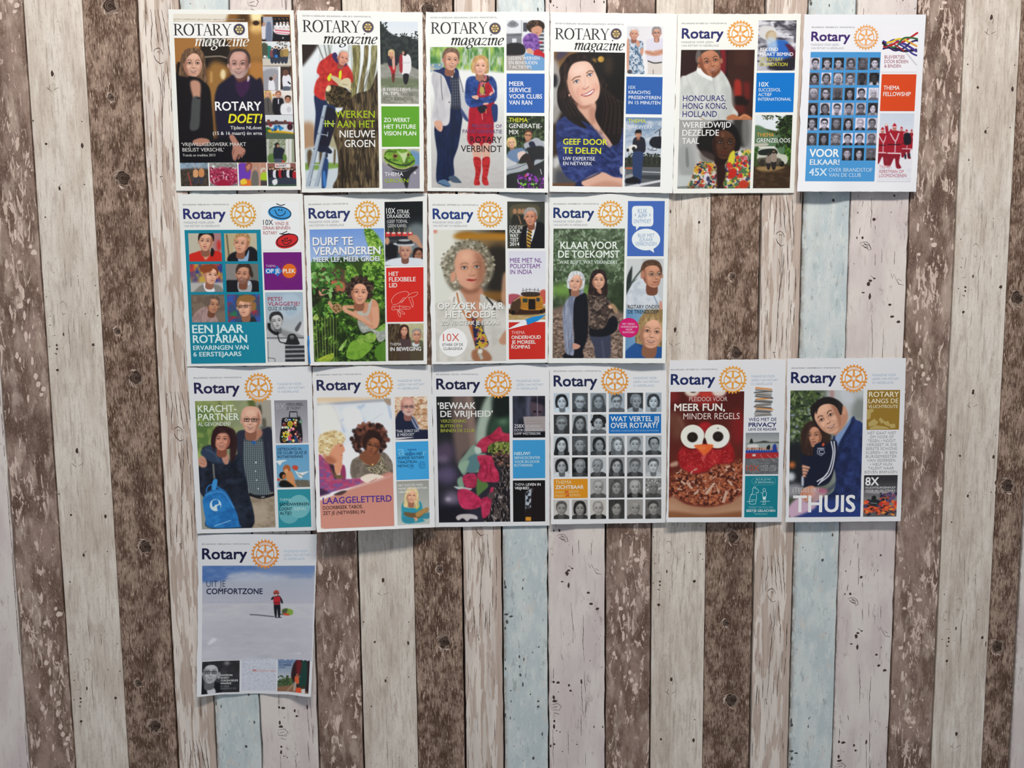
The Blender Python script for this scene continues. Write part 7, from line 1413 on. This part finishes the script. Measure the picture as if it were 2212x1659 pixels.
p.ell(180,880,80,100,'54465c',0,30,.9); p.ell(190,1080,90,80,'5c5070',0,30,.9); p.ell(230,1300,70,70,'847890',0,26,.8); p.ell(200,1300,26,20,'c4b8c8',0,10,.7); p.ell(150,940,50,30,'7c6c88',0,18,.7); p.poly([(93,1380),(300,1360),(400,1500),(93,1500)],'17141e',24)
mk = p.poly([(590,860),(680,820),(760,830),(760,1500),(520,1500),(590,1340),(600,1200),(680,1100)],'1c181a',6); p.tex(mk,'5c504c',16,.58,.1,.8,2); p.tex(mk,'a49894',9,.68,.08,.8,3)
p.dabs(560,790,756,880,130,['5c6c2c','7c8838','3c481c','94985a'],6,13,2,1); p.dabs(600,860,750,1000,60,['6a3c34','3c2c28','8a6454','28201c'],8,16,.6,1.5)
p.poly([(290,990),(350,900),(430,810),(470,880),(540,900),(480,1000),(470,1060),(380,1050),(340,1090)],'7c9484',5); p.poly([(380,930),(460,900),(480,1000),(440,1060),(370,1050)],'54787c',5); p.poly([(290,1000),(340,960),(390,960),(340,1060),(310,1040)],'8ca890',5); p.poly([(440,830),(520,820),(500,880),(450,890)],'b4c4b8',5); p.poly([(455,1110),(520,1130),(560,1180),(500,1240),(460,1270),(450,1180)],'54743c',4); p.poly([(285,1120),(330,1100),(340,1200),(290,1180)],'7c9c84',5); p.poly([(250,1185),(330,1190),(410,1200),(390,1220),(300,1215)],'b4c4bc',4)
def rose(P,col='b82a4c',d=3):
    mk = p.poly(P,col,d); p.tex(mk,'7c1430',44,.52,.3,.7,.8); p.tex(mk,'d84a70',40,.58,.3,.6,.8); return mk
rose([(455,820),(500,760),(580,720),(660,650),(690,700),(750,720),(752,780),(640,780),(560,820),(540,880),(500,870),(490,840)],'b02c44'); rose([(460,920),(530,905),(590,920),(615,1000),(650,1060),(650,1140),(560,1145),(500,1140),(460,1090),(490,1010)]); rose([(330,1100),(390,1070),(450,1080),(450,1180),(400,1200),(350,1180)],'a42a4c'); rose([(285,1230),(360,1210),(440,1250),(500,1310),(480,1370),(380,1390),(310,1360)],'c42c58'); rose([(500,1300),(560,1270),(580,1200),(605,1200),(590,1290),(570,1420),(520,1470),(500,1430)],'b42850')
p.line([(520,940),(550,1040),(530,1120)],8,'6c1028',4,.8); p.line([(590,950),(580,1060),(610,1120)],8,'6c1028',4,.8); p.line([(560,740),(600,770),(680,760)],8,'6c1028',4,.8)
p.poly([(270,1460),(310,1435),(400,1432),(455,1450),(460,1480),(400,1475),(370,1498),(330,1470),(290,1490)],'c0b8b8',4); p.poly([(555,1250),(600,1240),(600,1290),(560,1290)],'4c4444',3); p.ell(665,1280,18,12,'9c9494',.3,3); c.show(p,'main_photo')
q = c.pic(776,375,1069,746,'1e2028'); q.tex(q.all(),'3a3c4c',50,.55,.2,.8,2); q.poly([(905,375),(940,375),(935,560),(900,560)],'6c6c84',10,.7); q.ell(995,470,62,100,'50404a',0,10); q.ell(975,515,16,9,'141018',0,2); q.ell(1022,518,14,8,'141018',0,2); q.poly([(940,420),(990,380),(1060,400),(1069,460),(1000,440)],'1c1a24',6); q.line([(998,375),(1000,560)],5,'9094a4',2); q.poly([(872,560),(1069,555),(1069,690),(890,692)],'9c9492',2,1,False); q.line([(900,600),(1040,600)],3,'7c7474',1.5); q.line([(900,625),(1050,622)],3,'7c7474',1.5); q.box_(776,700,1069,746,'0c0c10',3); c.show(q,'side_photo')
bp = c.panel(777,770,1069,1110,'3c94c8')
q = c.pic(779,1132,1069,1498,'120e0e'); q.poly([(890,1240),(945,1200),(972,1200),(945,1250),(942,1440),(890,1440)],'a8b0b8',2,1,False); q.tex(q.mask(q.q([(890,1240),(945,1200),(942,1440),(890,1440)]),1),'1c1c20',14,.5,.08,.9,2); q.poly([(890,1400),(942,1380),(942,1460),(890,1460)],'1c1412',3); q.box_(892,1458,944,1494,'d08c2c',1.5); q.box_(945,1180,1069,1490,'1a0e0e',4,.8); c.show(q,'side_photo')
c.text('headline_lettering',[('‘BEWAAK',106,493,446,60,'dcdcd8',.012),('DE VRIJHEID’',130,564,600,56,'dcdcd8',.012),('VERZOENING',132,614,362,28,'a4a83c',.006),('BUITEN EN',132,658,320,28,'a4a83c',.006),('BINNEN DE CLUB',132,700,434,30,'a4a83c',.006)])
c.text('panel_lettering',[('258X',792,660,880,32,'d8d8dc',.004),('BEGREPEN',894,658,1020,22,'c4c0c2',0),('DOOR GESCHIEDENIS',792,692,1048,22,'c4c4c8',0),('KAMP WESTERBORK',792,723,1030,22,'d0d0d4',0)])
c.text('panel_lettering',[('NIEUW!',792,906,932,30,'cfe4f0',.010),('SERVICECENTER',792,941,1024,24,'cfe4f0',.006),('VOOR EN DOOR',793,976,1018,24,'cfe4f0',.006),('ROTARIANS',793,1008,956,24,'cfe4f0',.006)],bp)
c.text('panel_lettering',[('THEMA',795,1180,884,24,'c8c8ca',-.002),('LEVEN IN',896,1180,1028,24,'e0e0e2',.012),('VRIJHEID',796,1213,924,24,'e0e0e2',.012)])

c = Cover(1170,760,[(70,106),(1120,105),(1112,1530),(86,1546)],'cover tiled with grey portraits, WAT VERTEL JIJ OVER ROTARY?',34,G3,'f1f1f1',(9,5,5,6,5),(0,0,0,0,0),.0006)
c.paper_seen = 'dcdfe2'
new_head(c,'85E JAARGANG • AUGUSTUS 2015 • WWW.ROTARY.NL',(108,178,534),108,310,498,98,(656,263,125,'d8923a'),None,(820,242,1030,1058),navy='1f2448')
G = ['b8189 t3472wg l6366w s7374wg s2567rw b7287','s2462gw l7264 c8174','l8182 s3362 b6162r l7481r s7373w t7162rw','b8179 t2562p t8562wl l6271 s6362 s7388','t7673 l4363 B4671w c5653','s8362 b7162 t8671w b2262 B6563 s4262w']
YS = [370,563,755,947,1137,1326]; rs = [0,0,0,0,2,0]
for r,row in enumerate(G):
    tint = [(.80,.86,.90),(.80,.84,.86),(.82,.86,.88),(.82,.84,.85),(.84,.84,.82),(.86,.84,.81)][r]
    for k,sp in enumerate(row.split()):
        col = k + rs[r]; x = 108 + 164.6 * col - .3 * r
        portrait(c,x,YS[r] - col * .8,x + 142,YS[r] + 171 - col * .8,sp,tint)
bp = c.panel(602,558,1070,728,'1568b0','title_panel'); op = c.panel(108,1140,413,1308,'d08a1c','theme_panel')
c.text('panel_lettering',[('WAT VERTEL JIJ',618,624,1052,46,'dbe8f2',.012),('OVER ROTARY?',619,684,1040,48,'dbe8f2',.012),('KERSVERSE CLUBVOORZITTERS GEVEN ANTWOORD',618,716,1048,16,'8cb8dc',0)],bp)
c.text('panel_lettering',[('THEMA',124,1185,268,32,'eed8b0',-.004),('ZICHTBAAR',124,1230,376,34,'f4ead8',.012),('(WANT',124,1270,204,22,'ecc88c',-.004),('BEKEND',248,1264,332,22,'ecc88c',-.004),('MAAKT',124,1302,208,22,'ecc88c',-.004),('BEMIND)',250,1296,346,22,'ecc88c',-.004)],op)
for X,Y in ((224,1255),(234,1286)): c.strokes('cross_mark',[[(X - 16,Y - 12),(X + 16,Y + 12)],[(X + 16,Y - 12),(X - 16,Y + 12)]],5,'c8443c',op,sp=False)

c = Cover(1425,755,[(86,96),(1130,86),(1095,1545),(62,1548)],'cover with a red strawberry owl with round white eyes, MEER FUN',35,G3,'f0f0f2',(14,11,12,7,2),(0,0,0,0,0),.0006)
c.paper_seen = 'dadde2'
new_head(c,'85E JAARGANG • OKTOBER 2015 • WWW.ROTARY.NL',(100,186,520),99,316,496,96,(655,272,126,'dc9a3c'),None,(820,248,1032,1062),navy='1c2858')
p = c.pic(97,380,734,1502,'5a1e18'); p.grad('4a1814','6c2a1c',90); p.ell(120,420,60,60,'7c2420',0,24,.8); p.ell(410,420,150,90,'8c2420',0,20); p.ell(290,378,66,44,'d8ccc0',0,8); p.ell(530,378,66,44,'d8ccc0',0,8); p.ell(415,405,60,26,'b8382c',0,10); p.ell(300,380,24,8,'3a2018',0,5); p.ell(700,700,60,160,'7c1c1c',0,26,.9); p.poly([(97,560),(200,600),(230,760),(120,800)],'6c4434',26,.8); p.line([(170,600),(215,700)],14,'a07c6c',12,.5); p.poly([(97,1020),(160,1000),(160,1040),(97,1050)],'b08c78',6)
mk = p.poly([(160,960),(200,880),(330,700),(400,650),(470,680),(600,800),(660,900),(660,1000),(560,1060),(430,1090),(290,1110),(200,1060)],'8c1418',8); p.tex(mk,'b4282c',60,.55,.2,.7)
for _ in range(190): x = p.rs.uniform(180,650); y = p.rs.uniform(900,1060); p.ell(x,y,3.4,5,['d8685c','c8443c'][_ % 2],0,1,.8)
p.poly([(380,940),(420,930),(400,990)],'cc5854',5,.8); p.line([(375,960),(395,1000)],8,'c8605c',2)
for X,Y,rx,ry,px_,py_ in ((295,780,108,107,294,786),(515,778,112,107,523,780)):
    p.ell(X,Y + 6,rx + 2,ry + 4,'2a0e0c',0,6,.7); p.ell(X,Y,rx,ry,'e6e2d2',0,2); p.ell(X + 20,Y + 10,rx * .72,ry * .72,'efecde',0,16,.8); p.ell(px_,py_,48,46,'1c1410',0,2.5); p.ell(px_ - 4,py_ - 6,20,14,'3a2e22',0,8,.6)
p.ell(522,706,9,4,'444'); p.poly([(385,830),(402,790),(420,830),(402,850)],'2a0c0a',4); mk = p.poly([(308,860),(390,850),(480,855),(450,905),(396,945),(350,900)],'d8602c',2.5,1,True); p.poly([(320,868),(400,862),(420,880),(380,905)],'e47a40',8,.7)
mk = p.poly([(97,1120),(200,1080),(300,1120),(420,1100),(500,1040),(640,1020),(740,1000),(740,1300),(640,1360),(450,1400),(250,1370),(97,1290)],'6a3020',8); p.tex(mk,'3c1810',30,.5,.12,.9); p.tex(mk,'9c5438',26,.55,.12,.9); p.tex(mk,'c47850',14,.64,.1,.8)
for _ in range(46):
    x = p.rs.uniform(110,720); y = p.rs.uniform(1060,1340); a = p.rs.uniform(0,3.1); l = p.rs.uniform(14,40); p.line([(x,y),(x + l * math.cos(a),y + l * math.sin(a))],p.rs.uniform(7,16),['b8907c','a87c6c','c8a490'][_ % 3],1.5,.95)
for P in ([(190,1170),(240,1200),(225,1215),(188,1190)],[(240,1180),(300,1240),(285,1255),(240,1205)],[(400,1290),(480,1190),(500,1200),(430,1300)],[(300,1290),(345,1255),(355,1275),(320,1302)],[(555,1370),(590,1260),(610,1270),(580,1375)],[(600,1170),(640,1180),(660,1220),(640,1220)],[(150,1100),(190,1090),(150,1120)],[(490,1180),(540,1280),(525,1290)],[(590,1040),(640,1040),(600,1070)]): p.poly(P,'c09c88',1.5,1,False)
p.poly([(97,1320),(250,1390),(450,1410),(640,1370),(740,1310),(740,1502),(97,1502)],'a4785c',6); p.poly([(97,1370),(300,1440),(500,1450),(740,1400),(740,1460),(97,1450)],'b48c70',16,.7); p.poly([(90,1450),(400,1480),(740,1450),(740,1510),(90,1510)],'7c4c2c',10,.8); c.show(p,'main_photo')
q = c.pic(835,335,1022,608,'dadde2')
for k in range(17):
    y = 598 - k * 15; x = 930 + q.rs.uniform(-8,8); w_ = q.rs.uniform(72,88); t_ = q.rs.uniform(-9,9)
    q.poly([(x - w_,y + t_),(x + w_,y - t_),(x + w_ - 8,y - 14 - t_),(x - w_ + 10,y - 14 + t_)],['5c5854','a8a49c','3c3a3c','8c8880','c8742c','6c6864'][k % 6],1.2,1,False); q.line([(x - w_ + 8,y + t_ - 2),(x + w_ - 6,y - t_ - 3)],3,['e4e2dc','2c2a2a'][k % 2],1)
c.show(q,'side_photo',label='photo of a leaning stack of magazines')
q = c.pic(771,746,1062,1116,'8c8f90'); q.grad('84888c','a4a6a4',90,0,.2); q.poly([(771,845),(900,825),(940,818),(1000,830),(1062,828),(1062,845),(771,850)],'2c342c',3); q.poly([(805,840),(822,795),(838,840)],'20281f',2); q.poly([(771,845),(1062,838),(1062,880),(771,880)],'9ca4a0',3); q.poly([(795,855),(870,850),(880,875),(800,878)],'d0d0cc',2); q.poly([(771,965),(1062,965),(1062,1116),(771,1116)],'5a5c5e',4); q.tex(q.mask(q.q([(771,975),(1062,975),(1062,1116),(771,1116)]),3),'76787a',26,.5,.2,.7,.35)
for k in range(13): x = 782 + k * 22; q.poly([(x - 13,925),(x,895),(x + 13,925)],'1f3c90',1.5); q.ell(x + 2,888,8,10,['b85c3c','c88c6c','8a4a34'][k % 3],0,1.2)
q.poly([(1012,870),(1035,845),(1048,880),(1040,935),(1018,935)],'243c8c',2); q.poly([(960,870),(985,855),(988,890),(965,895)],'1c1c20',2); q.poly([(771,932),(880,926),(1062,924),(1062,965),(900,975),(771,972)],'a82a2c',2); q.line([(830,948),(860,946)],20,'c8c4c0',1.5)
for P in ([(900,938),(935,995)],[(960,940),(1030,998)],[(1030,942),(1060,975)]): q.line(P,4,'d0a898',1)
c.show(q,'side_photo')
tp = c.panel(765,1132,1053,1502,'107886')
c.strokes('cartoon_drawing',[[(835,1240),(830,1285),(812,1320),(805,1380),(858,1385)],[(840,1240),(862,1245),(885,1262),(880,1285),(862,1280)],[(862,1290),(868,1330),(855,1385)],[(838,1238),(850,1228),(864,1240)],[(925,1250),(938,1244),(948,1256),(942,1270),(928,1268),(925,1250)],[(928,1272),(922,1315),(952,1315),(955,1280),(944,1270)],[(905,1280),(925,1292)],[(930,1345),(928,1380)],[(945,1345),(946,1380)],[(915,1388),(950,1386)],[(780,1362),(840,1360)],[(900,1362),(985,1358)],[(812,1300),(850,1298)],[(818,1345),(860,1350)]],4,'b4d8da',tp)
c.shape('cartoon_drawing',[(922,1318),(953,1318),(950,1345),(925,1345)],'c8e2e4',tp); c.strokes('speech_outline',[[(860,1215),(830,1195),(828,1165),(860,1148),(940,1146),(1030,1156),(1034,1196),(1000,1212),(920,1214),(875,1214),(862,1226)]],2.5,'6ab0b8',tp)
c.text('panel_lettering',[('ALS IK JE NU',858,1172,998,18,'a4d0d4',-.004,.2),('TE BEKENNING',848,1199,1022,18,'a4d0d4',-.004,.2),('WORDT ER NOG EEN',795,1424,1014,18,'7cb8c0',-.002),('BEETJE GELACHEN',778,1455,1034,22,'d8ecee',.010),('VANDAAG?',846,1482,966,18,'7cb8c0',-.002)],tp)
c.text('headline_lettering',[('PLEIDOOI VOOR',264,464,606,38,'d4c0b8',-.004),('MEER FUN,',130,552,584,66,'e8dcd4',.016),('MINDER REGELS',212,626,716,54,'e0d0c8',-.004)])
c.text('panel_lettering',[('WEG MET DE',798,641,1046,28,'2c3a64',0),('PRIVACY',796,693,1046,38,'1c2c60',.012),('LEVE DE READER',796,726,1046,22,'2c3a64',.002)])
c.text('panel_lettering',[('10X',776,1088,890,52,'b8503c',-.004),('MEER SJEU',906,1060,1040,24,'a8a4a4',-.002),('IN DE CLUB',907,1088,1042,24,'a8a4a4',-.002)])

c = Cover(1680,750,[(88,100),(1150,96),(1102,1558),(70,1568)],'cover with a man in a blue suit hugging a girl, THUIS in white',36,G3,'f0f0f2',(13,13,11,11,12),(0,0,0,0,0),.0005)
c.paper_seen = 'dbdee3'
new_head(c,'85E JAARGANG • DECEMBER 2015 • WWW.ROTARY.NL',(124,192,564),119,322,522,98,(681,281,126,'dc8f3a'),None,(846,257,1060,1088),navy='1c2350')
p = c.pic(114,388,740,1518,'4a5240'); p.grad('3c4632','a4a8a8',0,.3,.8); p.leaves(105,388,420,1000,420,['2c3a20','4c6030','1c2818','6a8044','8c9c70'],10,26,2.5,.9); p.dabs(110,500,330,900,16,['a4acc0','8c98b0'],6,14,1,4,.7); p.poly([(460,388),(780,388),(780,720),(640,700),(560,560),(460,470)],'b4b8b8',16); p.poly([(470,388),(500,388),(500,450),(475,450)],'a06460',10,.7); p.poly([(700,470),(770,480),(768,660),(660,620)],'767a74',18,.8); p.poly([(560,400),(640,390),(680,480),(600,500)],'c4c8cc',14,.8)
p.poly([(105,880),(240,900),(230,1300),(105,1300)],'1c1e22',18); p.ell(120,1160,36,40,'c4c8cc',0,12); p.ell(130,1055,26,30,'c06a34',0,12); p.poly([(105,1230),(220,1240),(200,1330),(105,1340)],'8c8c90',16)
mk = p.poly([(500,800),(560,780),(670,625),(700,650),(768,710),(760,1000),(745,1200),(748,1518),(200,1518),(240,1440),(380,1360),(500,1290),(520,1150),(490,1000)],'232f58',4); p.tex(mk,'31427a',60,.55,.2,.7); p.tex(mk,'161d3c',60,.58,.15,.7)
p.poly([(520,790),(600,720),(660,625),(640,700),(580,800),(545,870),(530,940),(520,860)],'7c94bc',3); p.poly([(640,700),(690,660),(600,830),(560,960),(510,1080),(530,960),(560,860)],'1c2648',4); p.line([(650,960),(560,1180),(400,1330)],26,'161e40',10,.6); p.poly([(160,1518),(230,1440),(500,1370),(745,1400),(745,1518)],'263874',8)
mk = p.poly([(205,960),(250,900),(380,850),(480,830),(530,850),(530,960),(470,1200),(340,1250),(230,1250),(212,1200),(215,1080)],'161a2c',4)
for o in (0,26): p.line([(478 + o,840),(495 + o * .6,960),(445 + o,1130),(350 + o,1205 + o * .4)],11,'d8dae0',1.5)
p.line([(445,1125),(380,1210),(360,1235)],9,'d8dae0',1.5)
p.poly([(214,1160),(232,1160),(232,1240),(214,1235)],'b4b8c4',3)
for k in range(4): p.line([(218 + k * 2,1065 + k * 28),(288 - k * 12,1082 + k * 24)],26,'d0987c',3,1,18); p.line([(222,1080 + k * 28),(270,1094 + k * 24)],3,'8c5a44',1.5,.7)
p.poly([(225,1270),(300,1240),(350,1270),(330,1330),(260,1385),(205,1370),(200,1320)],'c88c70',4); p.line([(230,1300),(205,1360)],5,'8c5444',2); p.line([(262,1310),(245,1375)],5,'8c5444',2); p.poly([(105,1420),(200,1340),(240,1380),(340,1400),(320,1450),(160,1518),(105,1518)],'c0a0b4',8); p.poly([(340,1260),(440,1290),(420,1330),(340,1400),(300,1380)],'c49aa0',8,.8); p.ell(400,1285,50,22,'a85c78',0,6,.8)
p.head(322,788,210,'bc8468','2c1c18','long',-.1,-.2,0,'7c4c38',neck=False,lips='9c5a50',hl='5c4034')
p.poly([(210,760),(260,680),(340,650),(400,690),(440,760),(480,800),(440,880),(400,900),(400,780),(370,710),(300,720),(280,800),(300,900),(230,960),(205,880)],'33221c',5,.95); p.line([(300,690),(270,780),(250,900)],9,'6a4c3c',6,.6)
p.poly([(330,880),(400,850),(440,870),(450,960),(380,1000),(320,990)],'161a2c',4); p.ell(386,938,38,36,'161a2c',0,1); p.line([(356,920),(378,905),(412,915),(420,945),(390,972),(356,955),(356,920)],6,'c8ccd8',1,1,None,False); p.line([(405,925),(382,920),(372,938),(384,954),(404,950)],7,'c8ccd8',1); p.line([(352,905),(420,905)],5,'c8ccd8',1); p.ell(408,872,12,16,'c8502c',.4,1.5)
p.poly([(520,560),(600,540),(630,620),(600,700),(540,770),(500,780)],'b8846a',5)
p.head(445,622,318,'d3a286','241c1a','x',-.5,-.25,1,'96634c',neck=False)
p.poly([(335,560),(345,500),(400,455),(480,448),(560,490),(600,560),(560,580),(540,540),(500,500),(420,505),(370,540),(345,600)],'201a1a',4); p.ell(590,565,24,42,'cc9478',-.2,4); p.poly([(540,500),(580,520),(570,600),(545,570)],'2a2220',4)
c.show(p,'main_photo')
gp = c.panel(804,384,1086,738,'8f6f28')
for P in ([(800,560),(850,550),(862,575),(835,590),(830,640),(797,650)],[(810,680),(850,650),(870,640),(882,660),(905,665),(880,700),(815,712)],[(905,650),(920,628),(955,660),(990,700),(975,705),(935,672),(930,690)],[(950,668),(990,660),(1010,700),(995,712)],[(1000,690),(1050,685),(1055,720),(1010,728)],[(880,700),(960,710),(1000,725),(990,732),(890,735),(820,735),(830,718)]): c.shape('map_drawing',P,'b09a5c',gp)
c.text('panel_lettering',[('ROTARY',816,446,1086,46,'e0d8bc',.012),('LANGS DE',812,502,1080,40,'e0d8bc',.008),('VLUCHTROUTE',810,546,1076,28,'e0d8bc',.008)],gp)
for i,l in enumerate('HET GAAT NIET|OM VOOR OF|TEGEN • NOOIT|VERGEET IK DIE|EERSTE SCHONE|KLEREN • IK BEN|BURGEMEESTER|VAN IEDEREEN|• HELP HUN|TALENT NAAR|BOVEN BRENGEN'.split('|')):
    xa = [806,826,806,796,792,790,790,800,826,808,778][i]; xb = [1062,1038,1056,1066,1068,1068,1066,1052,1024,1040,1070][i]
    c.text('column_lettering',[(l,xa,780 + i * 35,xb,24,'9c9c98',-.008)])
q = c.pic(774,1147,1063,1516,'38383c'); q.grad('2e2c30','7c7a7a',90,.1,.6); q.poly([(770,1300),(850,1290),(1070,1300),(1070,1320),(850,1310)],'b0acac',4,.7); q.dabs(780,1380,1065,1480,90,['c8442c','e0642c','2c2438','b83428','4a3c5c','d85030','1c1a24'],12,28,.7,1.5); q.dabs(920,1310,1065,1380,40,['c8542c','3c3458','5c4c74','1c1c28','a8442c'],9,20,.7,1.5); q.poly([(820,1390),(850,1355),(900,1370),(900,1410),(830,1420)],'23282a',2.5); q.ell(862,1348,20,18,'1c1a1c'); q.line([(830,1395),(890,1400)],5,'a8b0a8',1.5); q.poly([(774,1480),(1063,1470),(1063,1516),(774,1516)],'4a484c',5,.7); q.dabs(790,1450,1040,1500,30,['d8582c','e88c3c','2a2430'],10,24,.5,1.5); c.show(q,'side_photo')
c.text('panel_lettering',[('8X',784,1240,906,76,'e0e0e2',.014),('VLUCHTELINGENHULP',784,1268,1054,19,'d4d4d6',.006),('VOOR NU EN STRAKS',784,1295,1050,19,'d4d4d6',.006)])
c.text('headline_lettering',[('(TIJDELIJK)',134,1300,366,42,'c8c4c4',-.008),('THUIS',136,1482,694,158,'e4e6ea',.016)])

# ------------------------------------------------------------------ row four
c = Cover(405,1135,[(95,77),(1162,77),(1122,1500),(104,1502)],'cover with a red-coated walker on snow pulling a sled, COMFORTZONE',41,G4,'f0f1f3',(13,3,-.5,4,14),(1,0,0,0,1),.0006,comp=False)
c.paper_seen = 'd0d4da'
new_head(c,'85E JAARGANG • FEBRUARI 2016 • WWW.ROTARY.NL',(134,169,564),135,300,536,96,(699,254,128,'d8863a'),None,(864,235,1076,1104),navy='17183a',subcol='a8b4c4')
p = c.pic(136,358,1120,1196,'b4b8c0'); p.grad('a4aab8','b2b0b8',90,.1,.5); p.poly([(120,340),(1140,340),(1140,400),(800,420),(560,410),(380,440),(330,490),(120,495)],'4a6ca4',10); p.poly([(600,350),(1140,350),(1140,440),(760,430)],'7084a8',20,.9); p.tex(p.mask(p.q([(136,358),(1120,358),(1120,470),(136,480)]),8),'6a84b0',60,.5,.25,.7,.4); p.poly([(360,440),(700,430),(900,470),(500,500)],'b4bac6',20,.8)
p.poly([(120,698),(1140,695),(1140,1210),(120,1210)],'bfbfc3',4,1,False); p.tex(p.mask(p.q([(136,700),(1120,700),(1120,1196),(136,1196)]),8),'aeaeb6',120,.5,.4,.7,.25); p.poly([(136,900),(700,880),(1120,960),(1120,1200),(136,1200)],'adabb4',50,.6); p.tex(p.mask(p.q([(136,950),(1120,980),(1120,1196),(136,1196)]),20),'c0bec6',130,.55,.3,.7,.3)
p.poly([(190,1060),(230,1000),(270,1010),(240,1040)],'cfced6',5); p.poly([(960,1140),(1010,1128),(1020,1136)],'cfced6',4); p.line([(560,796),(640,800),(780,814)],7,'3c3a40',1.5); p.line([(790,820),(845,820)],6,'2c2c30',1.5); p.line([(830,790),(870,795)],8,'3a3638',2)
p.poly([(855,745),(900,740),(945,755),(945,790),(910,800),(870,795),(850,780)],'7c9c3c',2.5); p.poly([(855,750),(900,742),(880,790),(852,780)],'46503c',3); p.poly([(860,782),(905,785),(915,800),(875,800)],'c8482c',2)
p.poly([(778,700),(830,700),(832,810),(815,812),(806,740),(800,812),(786,812)],'15151c',1.8); p.poly([(775,640),(800,622),(830,630),(850,660),(858,690),(845,694),(832,665),(830,702),(778,702),(774,660),(755,664),(752,652),(775,628)],'1c1c22',1.8); p.poly([(778,640),(832,636),(830,690),(826,704),(780,702)],'b0242c',1.8); p.line([(778,690),(828,688)],5,'1c1418',1); p.ell(798,600,26,24,'a84438',0,1.8); p.line([(775,604),(820,606)],7,'4a3c34',1.2); p.ell(798,620,12,8,'c4c0bc'); p.line([(764,680),(758,790)],2,'9c9ca0',1); p.line([(840,700),(856,760)],2,'9c9ca0',1); c.show(p,'main_photo')
q = c.pic(145,1204,470,1484,'2a292c'); q.tex(q.all(),'48464a',60,.55,.2,.7); q.ell(360,1225,24,18,'8a888c',0,7,.8); q.poly([(145,1484),(160,1400),(200,1380),(290,1400),(310,1484)],'141418',3); q.poly([(195,1410),(250,1440),(262,1484),(200,1484)],'c0c0c4',3); q.poly([(195,1420),(228,1400),(265,1405),(262,1440),(230,1420),(200,1445)],'17171a',2); q.ell(288,1330,16,34,'9c9c9e',0,4); q.head(218,1300,190,'a8a8aa','232326','short',.08,.1,1,'646466',glasses='131316',lips='6c6c6e'); c.show(q,'bottom_photo')
q = c.pic(487,1188,800,1472,'c9ccd4')
for r in range(22):
    x = 490
    while x < 790:
        w_ = q.rs.uniform(18,60); q.line([(x,1198 + r * 12.6),(min(x + w_,796),1198 + r * 12.6)],5,['9ca0ac','8c90a0','a8acb8'][q.rs.randint(3)],.9,.75,None,False); x += w_ + 9
fp = c.show(q,'text_panel'); c.text('panel_lettering',[('10X',584,1303,624,17,'c8503c',.02),('ONGEMAK TEGEN',630,1303,798,15,'d89c90',0)],fp)
q = c.pic(815,1190,1098,1474,'7c90a8'); q.grad('6c84a4','b4b8bc',90,0,.6); q.poly([(980,1198),(1106,1205),(1106,1484),(1040,1484),(960,1440),(935,1320)],'2c1a1c',3); q.poly([(1020,1205),(1080,1208),(1070,1440),(1000,1440)],'1c3c34',4); q.poly([(985,1200),(1030,1210),(1010,1330),(985,1310)],'6c1c20',6); q.poly([(815,1400),(860,1360),(950,1370),(950,1430),(815,1440)],'46583c',6); q.leaves(820,1340,930,1420,40,['34482c','5c7040','283820'],8,20); q.poly([(815,1440),(950,1420),(1080,1460),(1080,1484),(815,1484)],'846048',4); q.line([(900,1470),(960,1400)],14,'a08468',3)
q.poly([(970,1340),(1000,1330),(1010,1390),(975,1395)],'d05a34',2); q.ell(992,1324,12,14,'8a5c40'); q.line([(1000,1345),(1018,1330)],8,'b07858',1.5); q.poly([(965,1390),(985,1392),(975,1460),(955,1460)],'a8988c',2); q.ell(1005,1420,14,16,'3c2418'); q.poly([(985,1440),(1028,1432),(1030,1484),(985,1484)],'d8502c',2); q.poly([(1035,1440),(1066,1436),(1062,1484),(1036,1484)],'c8c4c0',2); q.ell(1050,1424,12,14,'4a2c1c'); c.show(q,'bottom_photo')
c.text('headline_lettering',[('UIT JE',174,545,342,52,'2c3650',-.012),('COMFORTZONE',174,611,676,50,'1c2440',.014),('Geef je lidmaatschap de ruimte',174,680,676,26,'c0c4d0',-.008)])
c.text('panel_lettering',[('ONGEMAK',302,1340,412,17,'d8d8da',.010),('WORDT',303,1364,380,17,'d8d8da',.010),('TOEGEVOEGDE',304,1388,458,17,'d8d8da',.010),('WAARDE',304,1412,398,17,'d8d8da',.010),('EN MEER',304,1438,380,15,'7c7c80',0),('RENDEMENTTIPS',304,1458,442,15,'7c7c80',0)])
c.text('panel_lettering',[('BOUW JEZELF',826,1224,942,18,'4c6490',0),('EEN',826,1248,862,18,'4c6490',0),('RIJKER',868,1248,934,18,'2c3c64',.010),('LEVEN',826,1270,880,18,'4c6490',0)])
